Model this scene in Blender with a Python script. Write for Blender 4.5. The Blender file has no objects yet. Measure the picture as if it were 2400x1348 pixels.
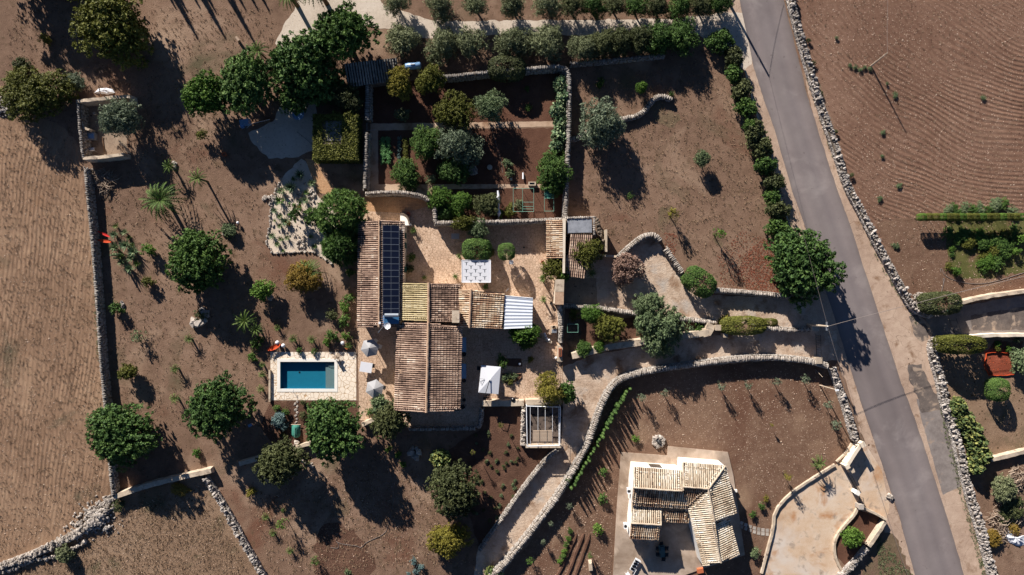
import bpy, math, random
import numpy as np
from mathutils import Vector

# ---------------------------------------------------------------- camera, sky, sun, exposure
SC = bpy.context.scene
COL = SC.collection
S, H = 16.0, 100.0            # photo pixels per metre on the ground, drone height
cam = bpy.data.cameras.new("drone_camera"); cam.lens = 24; cam.sensor_width = 36; cam.clip_end = 2000
co = bpy.data.objects.new("drone_camera", cam); COL.objects.link(co); co.location = (0, 0, H); SC.camera = co
ELEV = math.radians(23.5); SX, SY = -0.48, 0.877      # towards the sun (west-north-west in the picture)
W = bpy.data.worlds.new("World"); SC.world = W; W.use_nodes = True
nt = W.node_tree; sky = nt.nodes.new("ShaderNodeTexSky"); sky.sky_type = 'NISHITA'; sky.sun_disc = False
sky.sun_elevation = ELEV; sky.sun_rotation = math.atan2(SX, SY); sky.air_density = .5; sky.dust_density = 0; sky.ozone_density = 4
nt.links.new(sky.outputs[0], nt.nodes["Background"].inputs[0]); nt.nodes["Background"].inputs[1].default_value = 0.05
sl = bpy.data.lights.new("sun", 'SUN'); sl.energy = 5.0; sl.angle = math.radians(0.5); sl.color = (1.0, 0.945, 0.88)
so = bpy.data.objects.new("sun", sl); COL.objects.link(so)
so.rotation_euler = Vector((SX*math.cos(ELEV), SY*math.cos(ELEV), math.sin(ELEV))).to_track_quat('Z', 'Y').to_euler()
so.location = (-40, 80, 60)
SC.view_settings.view_transform = 'Standard'; SC.view_settings.look = 'None'
SC.view_settings.exposure = 0.80; SC.view_settings.gamma = 1

rng = np.random.default_rng(7); random.seed(7)
def P(px, py, z=0.0):
    """photo pixel -> world point at height z"""
    k = (1-z/H)/S
    return np.array(((px-1200)*k, (674-py)*k, z))
def PL(pts, z=0.0): return [P(x, y, z) for x, y in pts]

# ---------------------------------------------------------------- mesh building
class MB:
    def __init__(s): s.v = []; s.f = []; s.t = []; s.n = 0
    def add(s, v, f, t=None):
        v = np.asarray(v, float); s.v.append(v)
        n = s.n
        if isinstance(f, np.ndarray): fl = (f+n).tolist()
        else: fl = [[i+n for i in q] for q in f]
        s.f += fl
        if t is None: t = random.random()
        s.t += ([float(t)]*len(fl) if np.isscalar(t) else list(map(float, t)))
        s.n += len(v)
        return s
    def box(s, c, d, yaw=0.0, taper=1.0, t=None, pitch=0.0):
        x, y, z = d[0]/2, d[1]/2, d[2]/2
        v = np.array([(-x,-y,-z),(x,-y,-z),(x,y,-z),(-x,y,-z),(-x*taper,-y*taper,z),(x*taper,-y*taper,z),(x*taper,y*taper,z),(-x*taper,y*taper,z)])
        if pitch:
            cp, sp = math.cos(pitch), math.sin(pitch); v = v @ np.array(((cp,0,-sp),(0,1,0),(sp,0,cp)))
        cy, sy = math.cos(yaw), math.sin(yaw); v = v @ np.array(((cy,sy,0),(-sy,cy,0),(0,0,1)))
        return s.add(v+np.asarray(c), [(3,2,1,0),(4,5,6,7),(0,1,5,4),(1,2,6,5),(2,3,7,6),(3,0,4,7)], t)
    def prism(s, pts, z0, z1, t=None):
        n = len(pts); pts = [np.asarray(p)[:2] for p in pts]
        a = sum(pts[i][0]*pts[(i+1)%n][1]-pts[(i+1)%n][0]*pts[i][1] for i in range(n))
        if a < 0: pts = pts[::-1]
        za = z1 if hasattr(z1, '__len__') else [z1]*n
        if a < 0 and hasattr(z1, '__len__'): za = list(z1)[::-1]
        v = [(p[0], p[1], z0) for p in pts]+[(p[0], p[1], zz) for p, zz in zip(pts, za)]
        f = [tuple(range(n-1, -1, -1)), tuple(range(n, 2*n))]+[(i, (i+1)%n, (i+1)%n+n, i+n) for i in range(n)]
        return s.add(v, f, t)
    def tube(s, pts, r, k=6, t=None, cap=True):
        pts = [np.asarray(p, float) for p in pts]; n = len(pts)
        rr = r if hasattr(r, '__len__') else [r]*n
        v = []; f = []
        for i, p in enumerate(pts):
            d = pts[min(i+1, n-1)]-pts[max(i-1, 0)]; d = d/(np.linalg.norm(d)+1e-9)
            a = np.cross(d, (0, 0, 1.0) if abs(d[2]) < .9 else (1.0, 0, 0)); a /= np.linalg.norm(a); b = np.cross(d, a)
            for j in range(k):
                an = 2*math.pi*j/k; v.append(p+rr[i]*(math.cos(an)*a+math.sin(an)*b))
        for i in range(n-1):
            for j in range(k): f.append((i*k+j, i*k+(j+1)%k, (i+1)*k+(j+1)%k, (i+1)*k+j))
        if cap: f.append(tuple(range(k-1, -1, -1))); f.append(tuple(range((n-1)*k, n*k)))
        return s.add(v, f, t)
    def lathe(s, c, prof, k=12, t=None):
        v = []; f = []
        for r, z in prof:
            for j in range(k): v.append((c[0]+r*math.cos(2*math.pi*j/k), c[1]+r*math.sin(2*math.pi*j/k), c[2]+z))
        m = len(prof)
        for i in range(m-1):
            for j in range(k): f.append((i*k+j, i*k+(j+1)%k, (i+1)*k+(j+1)%k, (i+1)*k+j))
        f.append(tuple(range(k-1, -1, -1))); f.append(tuple(range((m-1)*k, m*k)))
        return s.add(v, f, t)
    def ball(s, c, r, sz=1.0, k=10, t=None):
        return s.lathe(c, [(r*math.sin(a), -r*sz*math.cos(a)) for a in np.linspace(0.15, math.pi-.15, 7)], k, t)
    def stones(s, c, d, yaw, jit=.10, tint=None):
        """many irregular stones: c (n,3) centres, d (n,3) sizes, yaw (n)"""
        c = np.asarray(c, float); d = np.asarray(d, float); n = len(c)
        if n == 0: return s
        a = np.arange(6)*math.pi/3+.4
        ring = np.stack([np.cos(a), np.sin(a)], 1)
        u = np.concatenate([np.c_[ring*.44, np.full(6, -.5)], np.c_[ring*.52, np.full(6, .08)], np.c_[ring*.30, np.full(6, .5)]])
        v = u[None]+rng.normal(0, jit, (n, 18, 3))*np.array((1, 1, .6))
        v = v*d[:, None, :]
        cy, sy = np.cos(yaw)[:, None], np.sin(yaw)[:, None]
        x = v[..., 0]*cy-v[..., 1]*sy; y = v[..., 0]*sy+v[..., 1]*cy
        v = np.stack([x, y, v[..., 2]], -1)+c[:, None, :]
        f = [(i, (i+1) % 6, (i+1) % 6+6, i+6) for i in range(6)]+[(i+6, (i+1) % 6+6, (i+1) % 6+12, i+12) for i in range(6)]+[(12, 13, 14, 15), (12, 15, 16, 17)]
        f = np.array(f); F = (f[None]+(np.arange(n)*18)[:, None, None]).reshape(-1, 4)
        tt = rng.random(n) if tint is None else tint
        return s.add(v.reshape(-1, 3), F, np.repeat(tt, 14))
    def build(s, name, mat, parent=None, loc=None, smooth=False):
        v = np.concatenate(s.v) if s.v else np.zeros((0, 3))
        if parent is not None: org = np.array(parent.get('_w', parent.location))
        elif loc is not None: org = np.asarray(loc, float)
        else: org = np.array(((v[:, 0].min()+v[:, 0].max())/2, (v[:, 1].min()+v[:, 1].max())/2, v[:, 2].min()))
        me = bpy.data.meshes.new(name); me.from_pydata((v-org).tolist(), [], s.f)
        at = me.attributes.new('tint', 'FLOAT', 'FACE'); at.data.foreach_set('value', np.array(s.t, np.float32))
        if smooth: me.polygons.foreach_set('use_smooth', [True]*len(me.polygons))
        if isinstance(mat, (list, tuple)): [me.materials.append(m) for m in mat]
        else: me.materials.append(mat)
        me.update()
        o = bpy.data.objects.new(name, me); COL.objects.link(o)
        if parent is not None: o.parent = parent; o['_w'] = [float(q) for q in org]
        else: o.location = org
        if parent is None: o['_w'] = [float(q) for q in org]
        return o
def tag(o, label, cat, group=None, kind=None):
    if label: o['label'] = label
    if cat: o['category'] = cat
    if group: o['group'] = group
    if kind: o['kind'] = kind
    return o
def thing(name, loc, label, cat, group=None, rz=0.0):
    o = bpy.data.objects.new(name, None); COL.objects.link(o); o.location = [float(q) for q in loc]; o.rotation_euler[2] = rz
    o['_w'] = [float(q) for q in loc]; o.empty_display_size = .3
    return tag(o, label, cat, group)
def dup(root, loc, rz, label, group=None, cat=None, sc=1.0):
    r = root.copy(); COL.objects.link(r); r.location = [float(q) for q in loc]; r.rotation_euler[2] = rz
    r.scale = (sc, sc, sc) if np.isscalar(sc) else sc
    r['label'] = label
    if group: r['group'] = group
    if cat: r['category'] = cat
    for ch in list(root.children):
        c = ch.copy(); COL.objects.link(c); c.parent = r
        for g in list(ch.children):
            d = g.copy(); COL.objects.link(d); d.parent = c
    return r

# ---------------------------------------------------------------- materials
def newmat(name):
    m = bpy.data.materials.new(name); m.use_nodes = True
    return m, m.node_tree.nodes, m.node_tree.links, m.node_tree.nodes["Principled BSDF"]
def N(nodes, typ, **kw):
    n = nodes.new(typ)
    for k, v in kw.items():
        if k in n.inputs: n.inputs[k].default_value = v
        else: setattr(n, k, v)
    return n
def ramp(nodes, cols, interp='LINEAR'):
    r = nodes.new("ShaderNodeValToRGB"); e = r.color_ramp.elements; r.color_ramp.interpolation = interp
    n = len(cols)
    for i, c in enumerate(cols):
        pos, c = (c if isinstance(c[1], tuple) else (i/max(1, n-1), c))
        if i < 2: el = e[i]; el.position = pos
        else: el = e.new(pos)
        el.color = (*c, 1)
    return r
def math_n(nodes, links, op, a, b=None, c=None):
    n = nodes.new("ShaderNodeMath"); n.operation = op
    for i, x in enumerate((a, b, c)):
        if x is None: continue
        if hasattr(x, 'is_output'): links.new(x, n.inputs[i])
        else: n.inputs[i].default_value = x
    return n.outputs[0]
def mixc(nodes, links, fac, a, b, mode='MIX'):
    n = nodes.new("ShaderNodeMix"); n.data_type = 'RGBA'; n.blend_type = mode
    for sock, x in ((n.inputs[0], fac), (n.inputs[6], a), (n.inputs[7], b)):
        if hasattr(x, 'is_output'): links.new(x, sock)
        elif isinstance(x, tuple): sock.default_value = (*x, 1)
        else: sock.default_value = x
    return n.outputs[2]
def ground_mat(name, cols, s1=.05, s2=.6, s3=5.0, specks=None, bump=.05, bscale=6.0, rough=.95, rows=None, patches=None, cracks=None, cells=None):
    """cols: ramp colours; specks: list of (colour, scale, size, share); rows: furrows (kind, a, b, spacing m, depth, distortion, colour darkening)"""
    m, nd, lk, bs = newmat(name)
    bs.inputs['Roughness'].default_value = rough; bs.inputs['Specular IOR Level'].default_value = .15
    tc = nd.new("ShaderNodeTexCoord"); ge = nd.new("ShaderNodeNewGeometry"); pos = ge.outputs['Position']
    def noise(sc, det=4, ro=.6, dist=0.0):
        n = N(nd, "ShaderNodeTexNoise", Scale=sc, Detail=det, Roughness=ro, Distortion=dist); lk.new(pos, n.inputs['Vector']); return n.outputs[0]
    n1, n2, n3 = noise(s1, 5), noise(s2, 6, .65), noise(s3, 4, .8)
    v = math_n(nd, lk, 'ADD', math_n(nd, lk, 'MULTIPLY', n1, .45), math_n(nd, lk, 'ADD', math_n(nd, lk, 'MULTIPLY', n2, .35), math_n(nd, lk, 'MULTIPLY', n3, .35)))
    v = math_n(nd, lk, 'SUBTRACT', math_n(nd, lk, 'MULTIPLY', v, 3.0), 1.22)
    r = ramp(nd, cols); lk.new(v, r.inputs[0]); c = r.outputs[0]
    h = math_n(nd, lk, 'MULTIPLY', noise(bscale, 5, .75), bump)
    if patches:
        for col, sc, lo, hi in patches:
            mr = nd.new("ShaderNodeMapRange"); mr.inputs[1].default_value = lo; mr.inputs[2].default_value = hi
            lk.new(noise(sc, 5, .6, .4), mr.inputs[0]); c = mixc(nd, lk, mr.outputs[0], c, col)
    if cells:      # crazy paving / setts: (scale, joint colour, tint amount, joint width, metric, squash)
        sc, jc, amt, jw, rnd = cells
        vo = N(nd, "ShaderNodeTexVoronoi", Scale=sc, Randomness=rnd, feature='DISTANCE_TO_EDGE'); lk.new(pos, vo.inputs['Vector'])
        vc = N(nd, "ShaderNodeTexVoronoi", Scale=sc, Randomness=rnd); lk.new(pos, vc.inputs['Vector'])
        sp = nd.new("ShaderNodeSeparateColor"); lk.new(vc.outputs['Color'], sp.inputs[0])
        k = math_n(nd, lk, 'ADD', math_n(nd, lk, 'MULTIPLY', sp.outputs[0], amt), 1-amt/2)
        hs = nd.new("ShaderNodeHueSaturation"); lk.new(c, hs.inputs['Color']); lk.new(k, hs.inputs['Value']); c = hs.outputs[0]
        mr = nd.new("ShaderNodeMapRange"); mr.inputs[1].default_value = jw*.4; mr.inputs[2].default_value = jw; lk.new(vo.outputs[0], mr.inputs[0])
        c = mixc(nd, lk, mr.outputs[0], jc, c); h = math_n(nd, lk, 'ADD', h, math_n(nd, lk, 'MULTIPLY', mr.outputs[0], .02))
    for sp in specks or []:
        col, sc, size, share = sp
        vo = N(nd, "ShaderNodeTexVoronoi", Scale=sc); lk.new(pos, vo.inputs['Vector'])
        sc_ = nd.new("ShaderNodeSeparateColor"); lk.new(vo.outputs['Color'], sc_.inputs[0])
        a = math_n(nd, lk, 'LESS_THAN', vo.outputs['Distance'], math_n(nd, lk, 'MULTIPLY', sc_.outputs[1], size))
        b = math_n(nd, lk, 'LESS_THAN', sc_.outputs[0], share); f = math_n(nd, lk, 'MULTIPLY', a, b)
        c = mixc(nd, lk, f, c, col); h = math_n(nd, lk, 'ADD', h, math_n(nd, lk, 'MULTIPLY', f, .04))
    if rows:
        for kind, a, b, sp_, depth, dist, sc_n in rows:
            xyz = nd.new("ShaderNodeSeparateXYZ"); lk.new(pos, xyz.inputs[0])
            if kind == 'ring':
                dx = math_n(nd, lk, 'SUBTRACT', xyz.outputs[0], a); dy = math_n(nd, lk, 'SUBTRACT', xyz.outputs[1], b)
                ph = math_n(nd, lk, 'SQRT', math_n(nd, lk, 'ADD', math_n(nd, lk, 'MULTIPLY', dx, dx), math_n(nd, lk, 'MULTIPLY', dy, dy)))
            else:
                ph = math_n(nd, lk, 'ADD', math_n(nd, lk, 'MULTIPLY', xyz.outputs[0], a), math_n(nd, lk, 'MULTIPLY', xyz.outputs[1], b))
            ph = math_n(nd, lk, 'ADD', ph, math_n(nd, lk, 'MULTIPLY', noise(sc_n, 2), dist))
            w = math_n(nd, lk, 'SINE', math_n(nd, lk, 'MULTIPLY', ph, 2*math.pi/sp_))
            mr = nd.new("ShaderNodeMapRange"); mr.inputs[1].default_value = .4; mr.inputs[2].default_value = .62; lk.new(noise(.09, 3), mr.inputs[0])
            amp = math_n(nd, lk, 'ADD', math_n(nd, lk, 'MULTIPLY', mr.outputs[0], .75), .25)
            h = math_n(nd, lk, 'ADD', h, math_n(nd, lk, 'MULTIPLY', math_n(nd, lk, 'MULTIPLY', w, amp), depth))
    if cracks:
        sc, wd, col = cracks
        wv = N(nd, "ShaderNodeTexNoise", Scale=sc*1.5, Detail=4); lk.new(pos, wv.inputs['Vector'])
        va = nd.new("ShaderNodeVectorMath"); va.operation = 'MULTIPLY_ADD'; lk.new(wv.outputs['Color'], va.inputs[0]); va.inputs[1].default_value = (1.2/sc*.6,)*3; lk.new(pos, va.inputs[2])
        vo = N(nd, "ShaderNodeTexVoronoi", Scale=sc, feature='DISTANCE_TO_EDGE'); lk.new(va.outputs[0], vo.inputs['Vector'])
        f = math_n(nd, lk, 'LESS_THAN', vo.outputs[0], wd); c = mixc(nd, lk, math_n(nd, lk, 'MULTIPLY', f, .5), c, col)
    bp = nd.new("ShaderNodeBump"); bp.inputs['Distance'].default_value = 1.0; bp.inputs['Strength'].default_value = 1.0
    lk.new(h, bp.inputs['Height']); lk.new(bp.outputs[0], bs.inputs['Normal']); lk.new(c, bs.inputs['Base Color'])
    return m
def tint_mat(name, cols, rough=.8, noise=(3.0, .35), bump=0.0, bscale=8, spec=.2, metal=0.0, objvar=0.0, transl=0.0, stain=None):
    m, nd, lk, bs = newmat(name)
    bs.inputs['Roughness'].default_value = rough; bs.inputs['Specular IOR Level'].default_value = spec; bs.inputs['Metallic'].default_value = metal
    at = nd.new("ShaderNodeAttribute"); at.attribute_name = 'tint'
    tc = nd.new("ShaderNodeTexCoord")
    n = N(nd, "ShaderNodeTexNoise", Scale=noise[0], Detail=5.0, Roughness=.65); lk.new(tc.outputs['Object'], n.inputs['Vector'])
    v = math_n(nd, lk, 'ADD', math_n(nd, lk, 'MULTIPLY', at.outputs['Fac'], 1-noise[1]), math_n(nd, lk, 'MULTIPLY', math_n(nd, lk, 'SUBTRACT', math_n(nd, lk, 'MULTIPLY', n.outputs[0], 2.0), .5), noise[1]))
    if objvar:
        oi = nd.new("ShaderNodeObjectInfo"); v = math_n(nd, lk, 'ADD', v, math_n(nd, lk, 'MULTIPLY', math_n(nd, lk, 'SUBTRACT', oi.outputs['Random'], .5), objvar))
    r = ramp(nd, cols); lk.new(v, r.inputs[0]); c = r.outputs[0]
    if stain:
        col, sc, lo, hi = stain
        n2 = N(nd, "ShaderNodeTexNoise", Scale=sc, Detail=6.0, Roughness=.7); lk.new(tc.outputs['Object'], n2.inputs['Vector'])
        mr = nd.new("ShaderNodeMapRange"); mr.inputs[1].default_value = lo; mr.inputs[2].default_value = hi; lk.new(n2.outputs[0], mr.inputs[0])
        c = mixc(nd, lk, mr.outputs[0], c, col)
    lk.new(c, bs.inputs['Base Color'])
    if bump:
        n3 = N(nd, "ShaderNodeTexNoise", Scale=bscale, Detail=5.0); lk.new(tc.outputs['Object'], n3.inputs['Vector'])
        bp = nd.new("ShaderNodeBump"); bp.inputs['Distance'].default_value = bump; lk.new(n3.outputs[0], bp.inputs['Height']); lk.new(bp.outputs[0], bs.inputs['Normal'])
    if transl:
        tr = nd.new("ShaderNodeBsdfTranslucent"); lk.new(c, tr.inputs[0]); mx = nd.new("ShaderNodeMixShader"); mx.inputs[0].default_value = transl
        lk.new(bs.outputs[0], mx.inputs[1]); lk.new(tr.outputs[0], mx.inputs[2]); lk.new(mx.outputs[0], nd["Material Output"].inputs[0])
    return m
def g(r, gg, b):   # sRGB 0-255 -> linear
    return tuple((x/255/12.92 if x <= 10 else ((x/255+.055)/1.055)**2.4) for x in (r, gg, b))
M = {}
STN = (g(200,178,150), 2.2, .33, .30)
M['soil'] = ground_mat('garden_soil', [g(94,72,58), g(128,102,84), g(154,127,107)], s3=9, specks=[(g(172,146,126), 5.0, .26, .16), (g(82,60,48), 3.5, .3, .3)], bump=.07, bscale=6,
                       patches=[(g(108,72,56), .07, .58, .72), (g(94,84,64), .10, .58, .70), (g(100,80,62), .8, .56, .70), (g(164,138,116), .09, .56, .72)])
M['field'] = ground_mat('ploughed_field', [g(94,68,54), g(124,94,77), g(148,118,99)], s2=1.2, s3=9, specks=[(g(192,166,144), 5.5, .34, .34), (g(80,56,44), 3.5, .36, .3)], bump=.10, bscale=6,
                        rows=[('ring', 81.0, 64.0, .66, .036, 8.0, .035), ('ring', 81.0, 64.0, 3.1, .02, 8.0, .035)])
M['field_plot'] = ground_mat('ploughed_plot_earth', [g(92,67,52), g(124,96,78), g(148,120,98)], s2=1.2, s3=9, specks=[(g(190,164,140), 5.0, .32, .28), (g(164,136,112), 8.0, .34, .3)], bump=.15, bscale=6, patches=[(g(96,62,48), .045, .52, .68), (g(156,128,104), .12, .58, .72)])
M['dryfield'] = ground_mat('stubble_field', [g(108,84,65), g(144,115,92), g(172,143,116)], s1=.08, s3=9, specks=[(g(182,156,130), 5.5, .32, .22), (g(104,82,62), 4.5, .34, .2)], bump=.06, bscale=7,
                           rows=[('band', 1.0, -.12, .60, .024, 2.5, .06), ('band', 1.0, -.12, 2.6, .03, 3.5, .05)], patches=[(g(96,86,68), .12, .58, .70), (g(140,106,78), .06, .60, .72)])
M['tan'] = ground_mat('dry_grass_plot', [g(112,89,70), g(142,116,94), g(164,138,114)], s1=.09, s3=8, specks=[(g(180,156,128), 4.0, .3, .25), (g(76,62,42), 2.6, .38, .3)], bump=.12, bscale=6, patches=[(g(94,86,64), .2, .55, .7)])
M['bed'] = ground_mat('dug_earth', [g(76,54,43), g(100,73,59), g(122,93,77)], s3=8, specks=[(g(150,124,104), 5.0, .24, .12)], bump=.14, bscale=5, patches=[(g(122,92,74), .4, .55, .7)])
M['redbed'] = ground_mat('red_earth', [g(74,50,38), g(98,68,54), g(120,88,70)], s3=9, bump=.10, bscale=6, specks=[(g(140,104,84), 5.0, .24, .12)])
M['asphalt'] = ground_mat('asphalt', [g(116,106,104), g(130,120,118), g(142,132,128)], s1=.06, s2=.3, s3=14, bump=.006, bscale=20, rough=.9, patches=[(g(112,102,100), .05, .5, .75), (g(150,140,136), .16, .56, .72), (g(104,95,92), .9, .66, .74)], cracks=None)
M['verge'] = ground_mat('worn_concrete_verge', [g(146,122,104), g(180,154,134), g(202,178,156)], s1=.15, s2=1.0, s3=8, bump=.02, bscale=9, cracks=(.28, .006, g(110,90,74)), patches=[(g(140,112,90), .5, .58, .7)], specks=[(g(96,76,62), 1.0, .16, .3)])
M['patch'] = ground_mat('asphalt_patch', [g(112,102,98), g(134,124,118), g(150,140,134)], s1=.3, s2=1.2, bump=.012, bscale=14, patches=[(g(160,140,124), .6, .58, .66)])
M['darkpatch'] = ground_mat('dark_asphalt_patch', [g(84,74,70), g(106,96,90), g(128,114,104)], s1=.3, s2=1.2, bump=.012, bscale=14, patches=[(g(164,144,126), .7, .53, .62)])
M['gravel'] = ground_mat('gravel', [g(176,160,144), g(202,186,168), g(216,202,186)], s1=.2, s2=2, s3=16, bump=.03, bscale=14, specks=[(g(110,92,76), 6.0, .3, .3)])
M['path'] = ground_mat('dirt_track', [g(150,122,100), g(188,160,136), g(208,184,160)], s1=.15, s2=1.0, s3=12, bump=.03, bscale=10, patches=[(g(140,108,84), .4, .54, .66)])
M['court'] = ground_mat('courtyard_paving', [g(184,154,130), g(204,174,148), g(214,188,164)], s1=.25, s2=1.0, s3=9, bump=.008, bscale=9, cells=(2.6, g(160,130,106), .16, .05, .75), patches=[(g(168,140,118), .3, .56, .72)])
M['ochre'] = ground_mat('ochre_drive_paving', [g(176,132,96), g(198,156,118), g(210,172,134)], s1=.25, s2=1.0, s3=9, bump=.008, bscale=10, cells=(4.5, g(156,116,82), .14, .07, .5))
M['poolpave'] = ground_mat('pale_crazy_paving', [g(226,206,180), g(238,222,202), g(246,234,218)], s1=.3, s2=1, s3=8, bump=.004, cells=(1.6, g(190,158,124), .09, .04, 1.0))
M['lane'] = ground_mat('rocky_lane', [g(152,126,106), g(192,168,146), g(220,202,182)], s1=.3, s2=1.0, s3=7, bump=.10, bscale=3, cracks=(.7, .008, g(120,96,78)), patches=[(g(140,110,86), .35, .55, .68), (g(184,172,160), .25, .56, .68)])
M['slab'] = ground_mat('stained_stone_slabs', [g(116,98,84), g(150,130,112), g(176,156,136)], s1=.3, s2=1.3, s3=8, bump=.03, bscale=6, cracks=(.45, .008, g(66,54,46)), patches=[(g(60,50,46), .9, .62, .68)])
M['concrete'] = ground_mat('house_terrace_concrete', [g(150,132,115), g(174,154,136), g(192,172,154)], s1=.2, s2=.8, s3=10, bump=.006, bscale=14, patches=[(g(136,116,98), .22, .5, .68), (g(204,182,160), .35, .58, .72)])
M['drive'] = ground_mat('pale_driveway', [g(170,136,106), g(202,174,146), g(216,198,178)], s1=.12, s2=.6, s3=9, bump=.02, bscale=9, patches=[(g(206,192,178), .16, .48, .66), (g(178,132,94), .25, .57, .70), (g(146,130,116), .6, .56, .70)])
M['cactusbed'] = ground_mat('pale_gravel_bed', [g(178,158,138), g(208,190,170), g(224,208,190)], s1=.3, s2=1.4, s3=12, bump=.04, bscale=9, specks=[(g(130,104,84), 3.0, .26, .3)])
M['rocky'] = ground_mat('bare_rock', [g(60,52,46), g(96,84,74), g(126,112,98)], s1=.4, s2=1.4, s3=6, bump=.14, bscale=2.2, cracks=(1.1, .03, g(36,30,28)))
M['turf'] = ground_mat('thin_green_weeds', [g(94,80,60), g(114,97,76), g(132,112,90)], s1=.3, s2=1.4, s3=9, bump=.1, bscale=6, patches=[(g(118,94,78), .5, .45, .6)])
M['kitchen'] = ground_mat('weedy_kitchen_soil', [g(74,72,42), g(94,94,52), g(124,108,76)], s1=.3, s2=1.4, s3=9, bump=.1, bscale=6, patches=[(g(120,94,74), .35, .55, .66)])
M['orangebed'] = ground_mat('net_tinted_soil', [g(104,58,42), g(140,74,54), g(170,96,74)], s3=9, bump=.1, specks=[(g(206,92,56), 6.0, .42, .5), (g(84,52,40), 3.0, .4, .4)])
M['redleaf'] = ground_mat('reddish_fallen_leaves', [g(108,78,64), g(134,92,76), g(150,106,88)], s1=.3, s2=1.4, s3=9, bump=.08, bscale=6, specks=[(g(150,72,54), 5.0, .36, .3)])
M['stone'] = tint_mat('limestone', [g(112,106,100), g(150,142,134), g(188,179,168)], bump=.03, rough=.9, noise=(1.2, .4))
M['whitestone'] = tint_mat('pale_limestone', [g(124,116,108), g(168,157,146), g(204,193,180)], bump=.03, rough=.9, noise=(1.2, .4))
M['pebble'] = tint_mat('field_pebbles', [g(130,106,88), g(166,140,120), g(204,182,160)], rough=.9)
M['rubble'] = tint_mat('grey_limestone_rubble', [g(112,106,100), g(160,151,143), g(204,194,184)], bump=.03, rough=.9, noise=(1.2, .3))
M['wallcore'] = tint_mat('wall_rubble_core', [g(78,68,60), g(112,100,88), g(140,126,110)], bump=.10, bscale=3, rough=.95, noise=(1.4, .9))
M['mortar'] = tint_mat('worn_mortar', [g(158,140,122), g(190,172,150), g(212,196,176)], bump=.02, rough=.9, noise=(.9, .9), stain=(g(120,100,84), 1.6, .55, .68))
M['plaster'] = tint_mat('cream_plaster', [g(206,188,164), g(222,206,184), g(232,220,202)], rough=.85, noise=(.6, .9), stain=(g(176,154,130), .9, .55, .75))
M['white'] = tint_mat('white_plaster', [g(226,218,206), g(236,230,220), g(240,236,230)], rough=.85, noise=(.6, .9))
M['tile'] = tint_mat('old_terracotta', [(0, g(66,52,46)), (.2, g(122,99,86)), (.5, g(162,134,116)), (.8, g(192,166,145)), (1, g(238,226,208))], rough=.85, noise=(.8, .3), bump=.01, stain=(g(120,94,80), 1.3, .60, .74))
M['tilepale'] = tint_mat('pale_yellowish_tiles', [(0, g(138,124,88)), (.5, g(188,170,130)), (1, g(220,206,170))], rough=.85, noise=(.8, .35), bump=.01)  # pale yellowish tiles for the west slope of the middle roof
M['tilemix'] = tint_mat('mixed_old_and_shaded_tiles', [(0, g(92,70,56)), (.3, g(164,128,102)), (.6, g(202,176,146)), (1, g(236,226,210))], rough=.85, noise=(.8, .3), bump=.01, stain=(g(92,80,58), 1.3, .60, .72))
M['tilecream'] = tint_mat('cream_mottled_tiles', [(0, g(118,106,90)), (.2, g(176,154,130)), (.5, g(202,186,162)), (.75, g(218,206,188)), (1, g(238,232,220))], rough=.85, noise=(.8, .2), bump=.01)
M['tilegrey'] = tint_mat('weathered_grey_tiles', [(0, g(90,88,84)), (.5, g(138,134,126)), (1, g(176,168,156))], rough=.9, noise=(.8, .35), bump=.01)
M['ridge'] = tint_mat('ridge_mortar', [g(150,118,96), g(180,148,122), g(204,176,150)], rough=.9, noise=(2.0, .8), bump=.03)
M['deck'] = tint_mat('roof_underlay', [g(40,28,24), g(56,40,34)], rough=.95)
M['panel'] = tint_mat('solar_cell_glass', [g(14,20,38), g(20,27,48)], rough=.35, spec=.4, noise=(2, .3))
M['alu'] = tint_mat('aluminium', [g(150,156,164), g(178,184,190)], rough=.4, metal=.6, spec=.5)
M['blueglass'] = tint_mat('collector_glass', [g(36,80,120), g(70,120,160)], rough=.15, spec=.5, noise=(1, .4))
M['dark'] = tint_mat('dark_metal', [g(24,24,26), g(44,44,46)], rough=.5, spec=.4)
M['black'] = tint_mat('black_lacquer', [g(10,10,12), g(22,22,24)], rough=.25, spec=.5)
M['whitepaint'] = tint_mat('white_painted_metal', [g(222,222,222), g(236,236,238)], rough=.5, spec=.3, noise=(1, .5))
M['whitesheet'] = tint_mat('white_corrugated_sheet', [g(206,212,222), g(228,232,238)], rough=.45, spec=.4, noise=(.7, .7), stain=(g(170,160,156), 1.0, .62, .74))
M['canvas'] = tint_mat('grey_canvas', [g(168,166,166), g(190,188,188)], rough=.9, noise=(2, .4), transl=.15)
M['whitecanvas'] = tint_mat('white_canvas', [g(218,218,222), g(232,232,236)], rough=.9, noise=(2, .3), transl=.12)
M['wood'] = tint_mat('weathered_wood', [g(92,68,50), g(138,108,84), g(170,142,114)], rough=.85, noise=(3, .6), bump=.01)
M['bark'] = tint_mat('bark', [g(50,40,32), g(88,72,58), g(116,98,82)], rough=.95, noise=(2, .7), bump=.03)
M['terracotta'] = tint_mat('terracotta_pot', [g(160,84,54), g(190,108,72)], rough=.8)
M['orange'] = tint_mat('orange_cloth', [g(186,66,34), g(214,88,46)], rough=.8, noise=(2, .5))
M['red'] = tint_mat('red_cloth', [g(176,34,34), g(206,52,46)], rough=.8, noise=(2, .5))
M['blue'] = tint_mat('pale_blue_plastic', [g(84,120,166), g(140,176,208)], rough=.35, spec=.5, noise=(1.0, .8))
M['greenmesh'] = tint_mat('green_netting', [g(44,104,92), g(76,140,124)], rough=.8, noise=(6, .8))
M['greenframe'] = tint_mat('pale_green_frame', [g(110,160,140), g(140,184,164)], rough=.5)
M['greenshutter'] = tint_mat('green_shutter', [g(26,66,60), g(40,86,78)], rough=.6)
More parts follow.
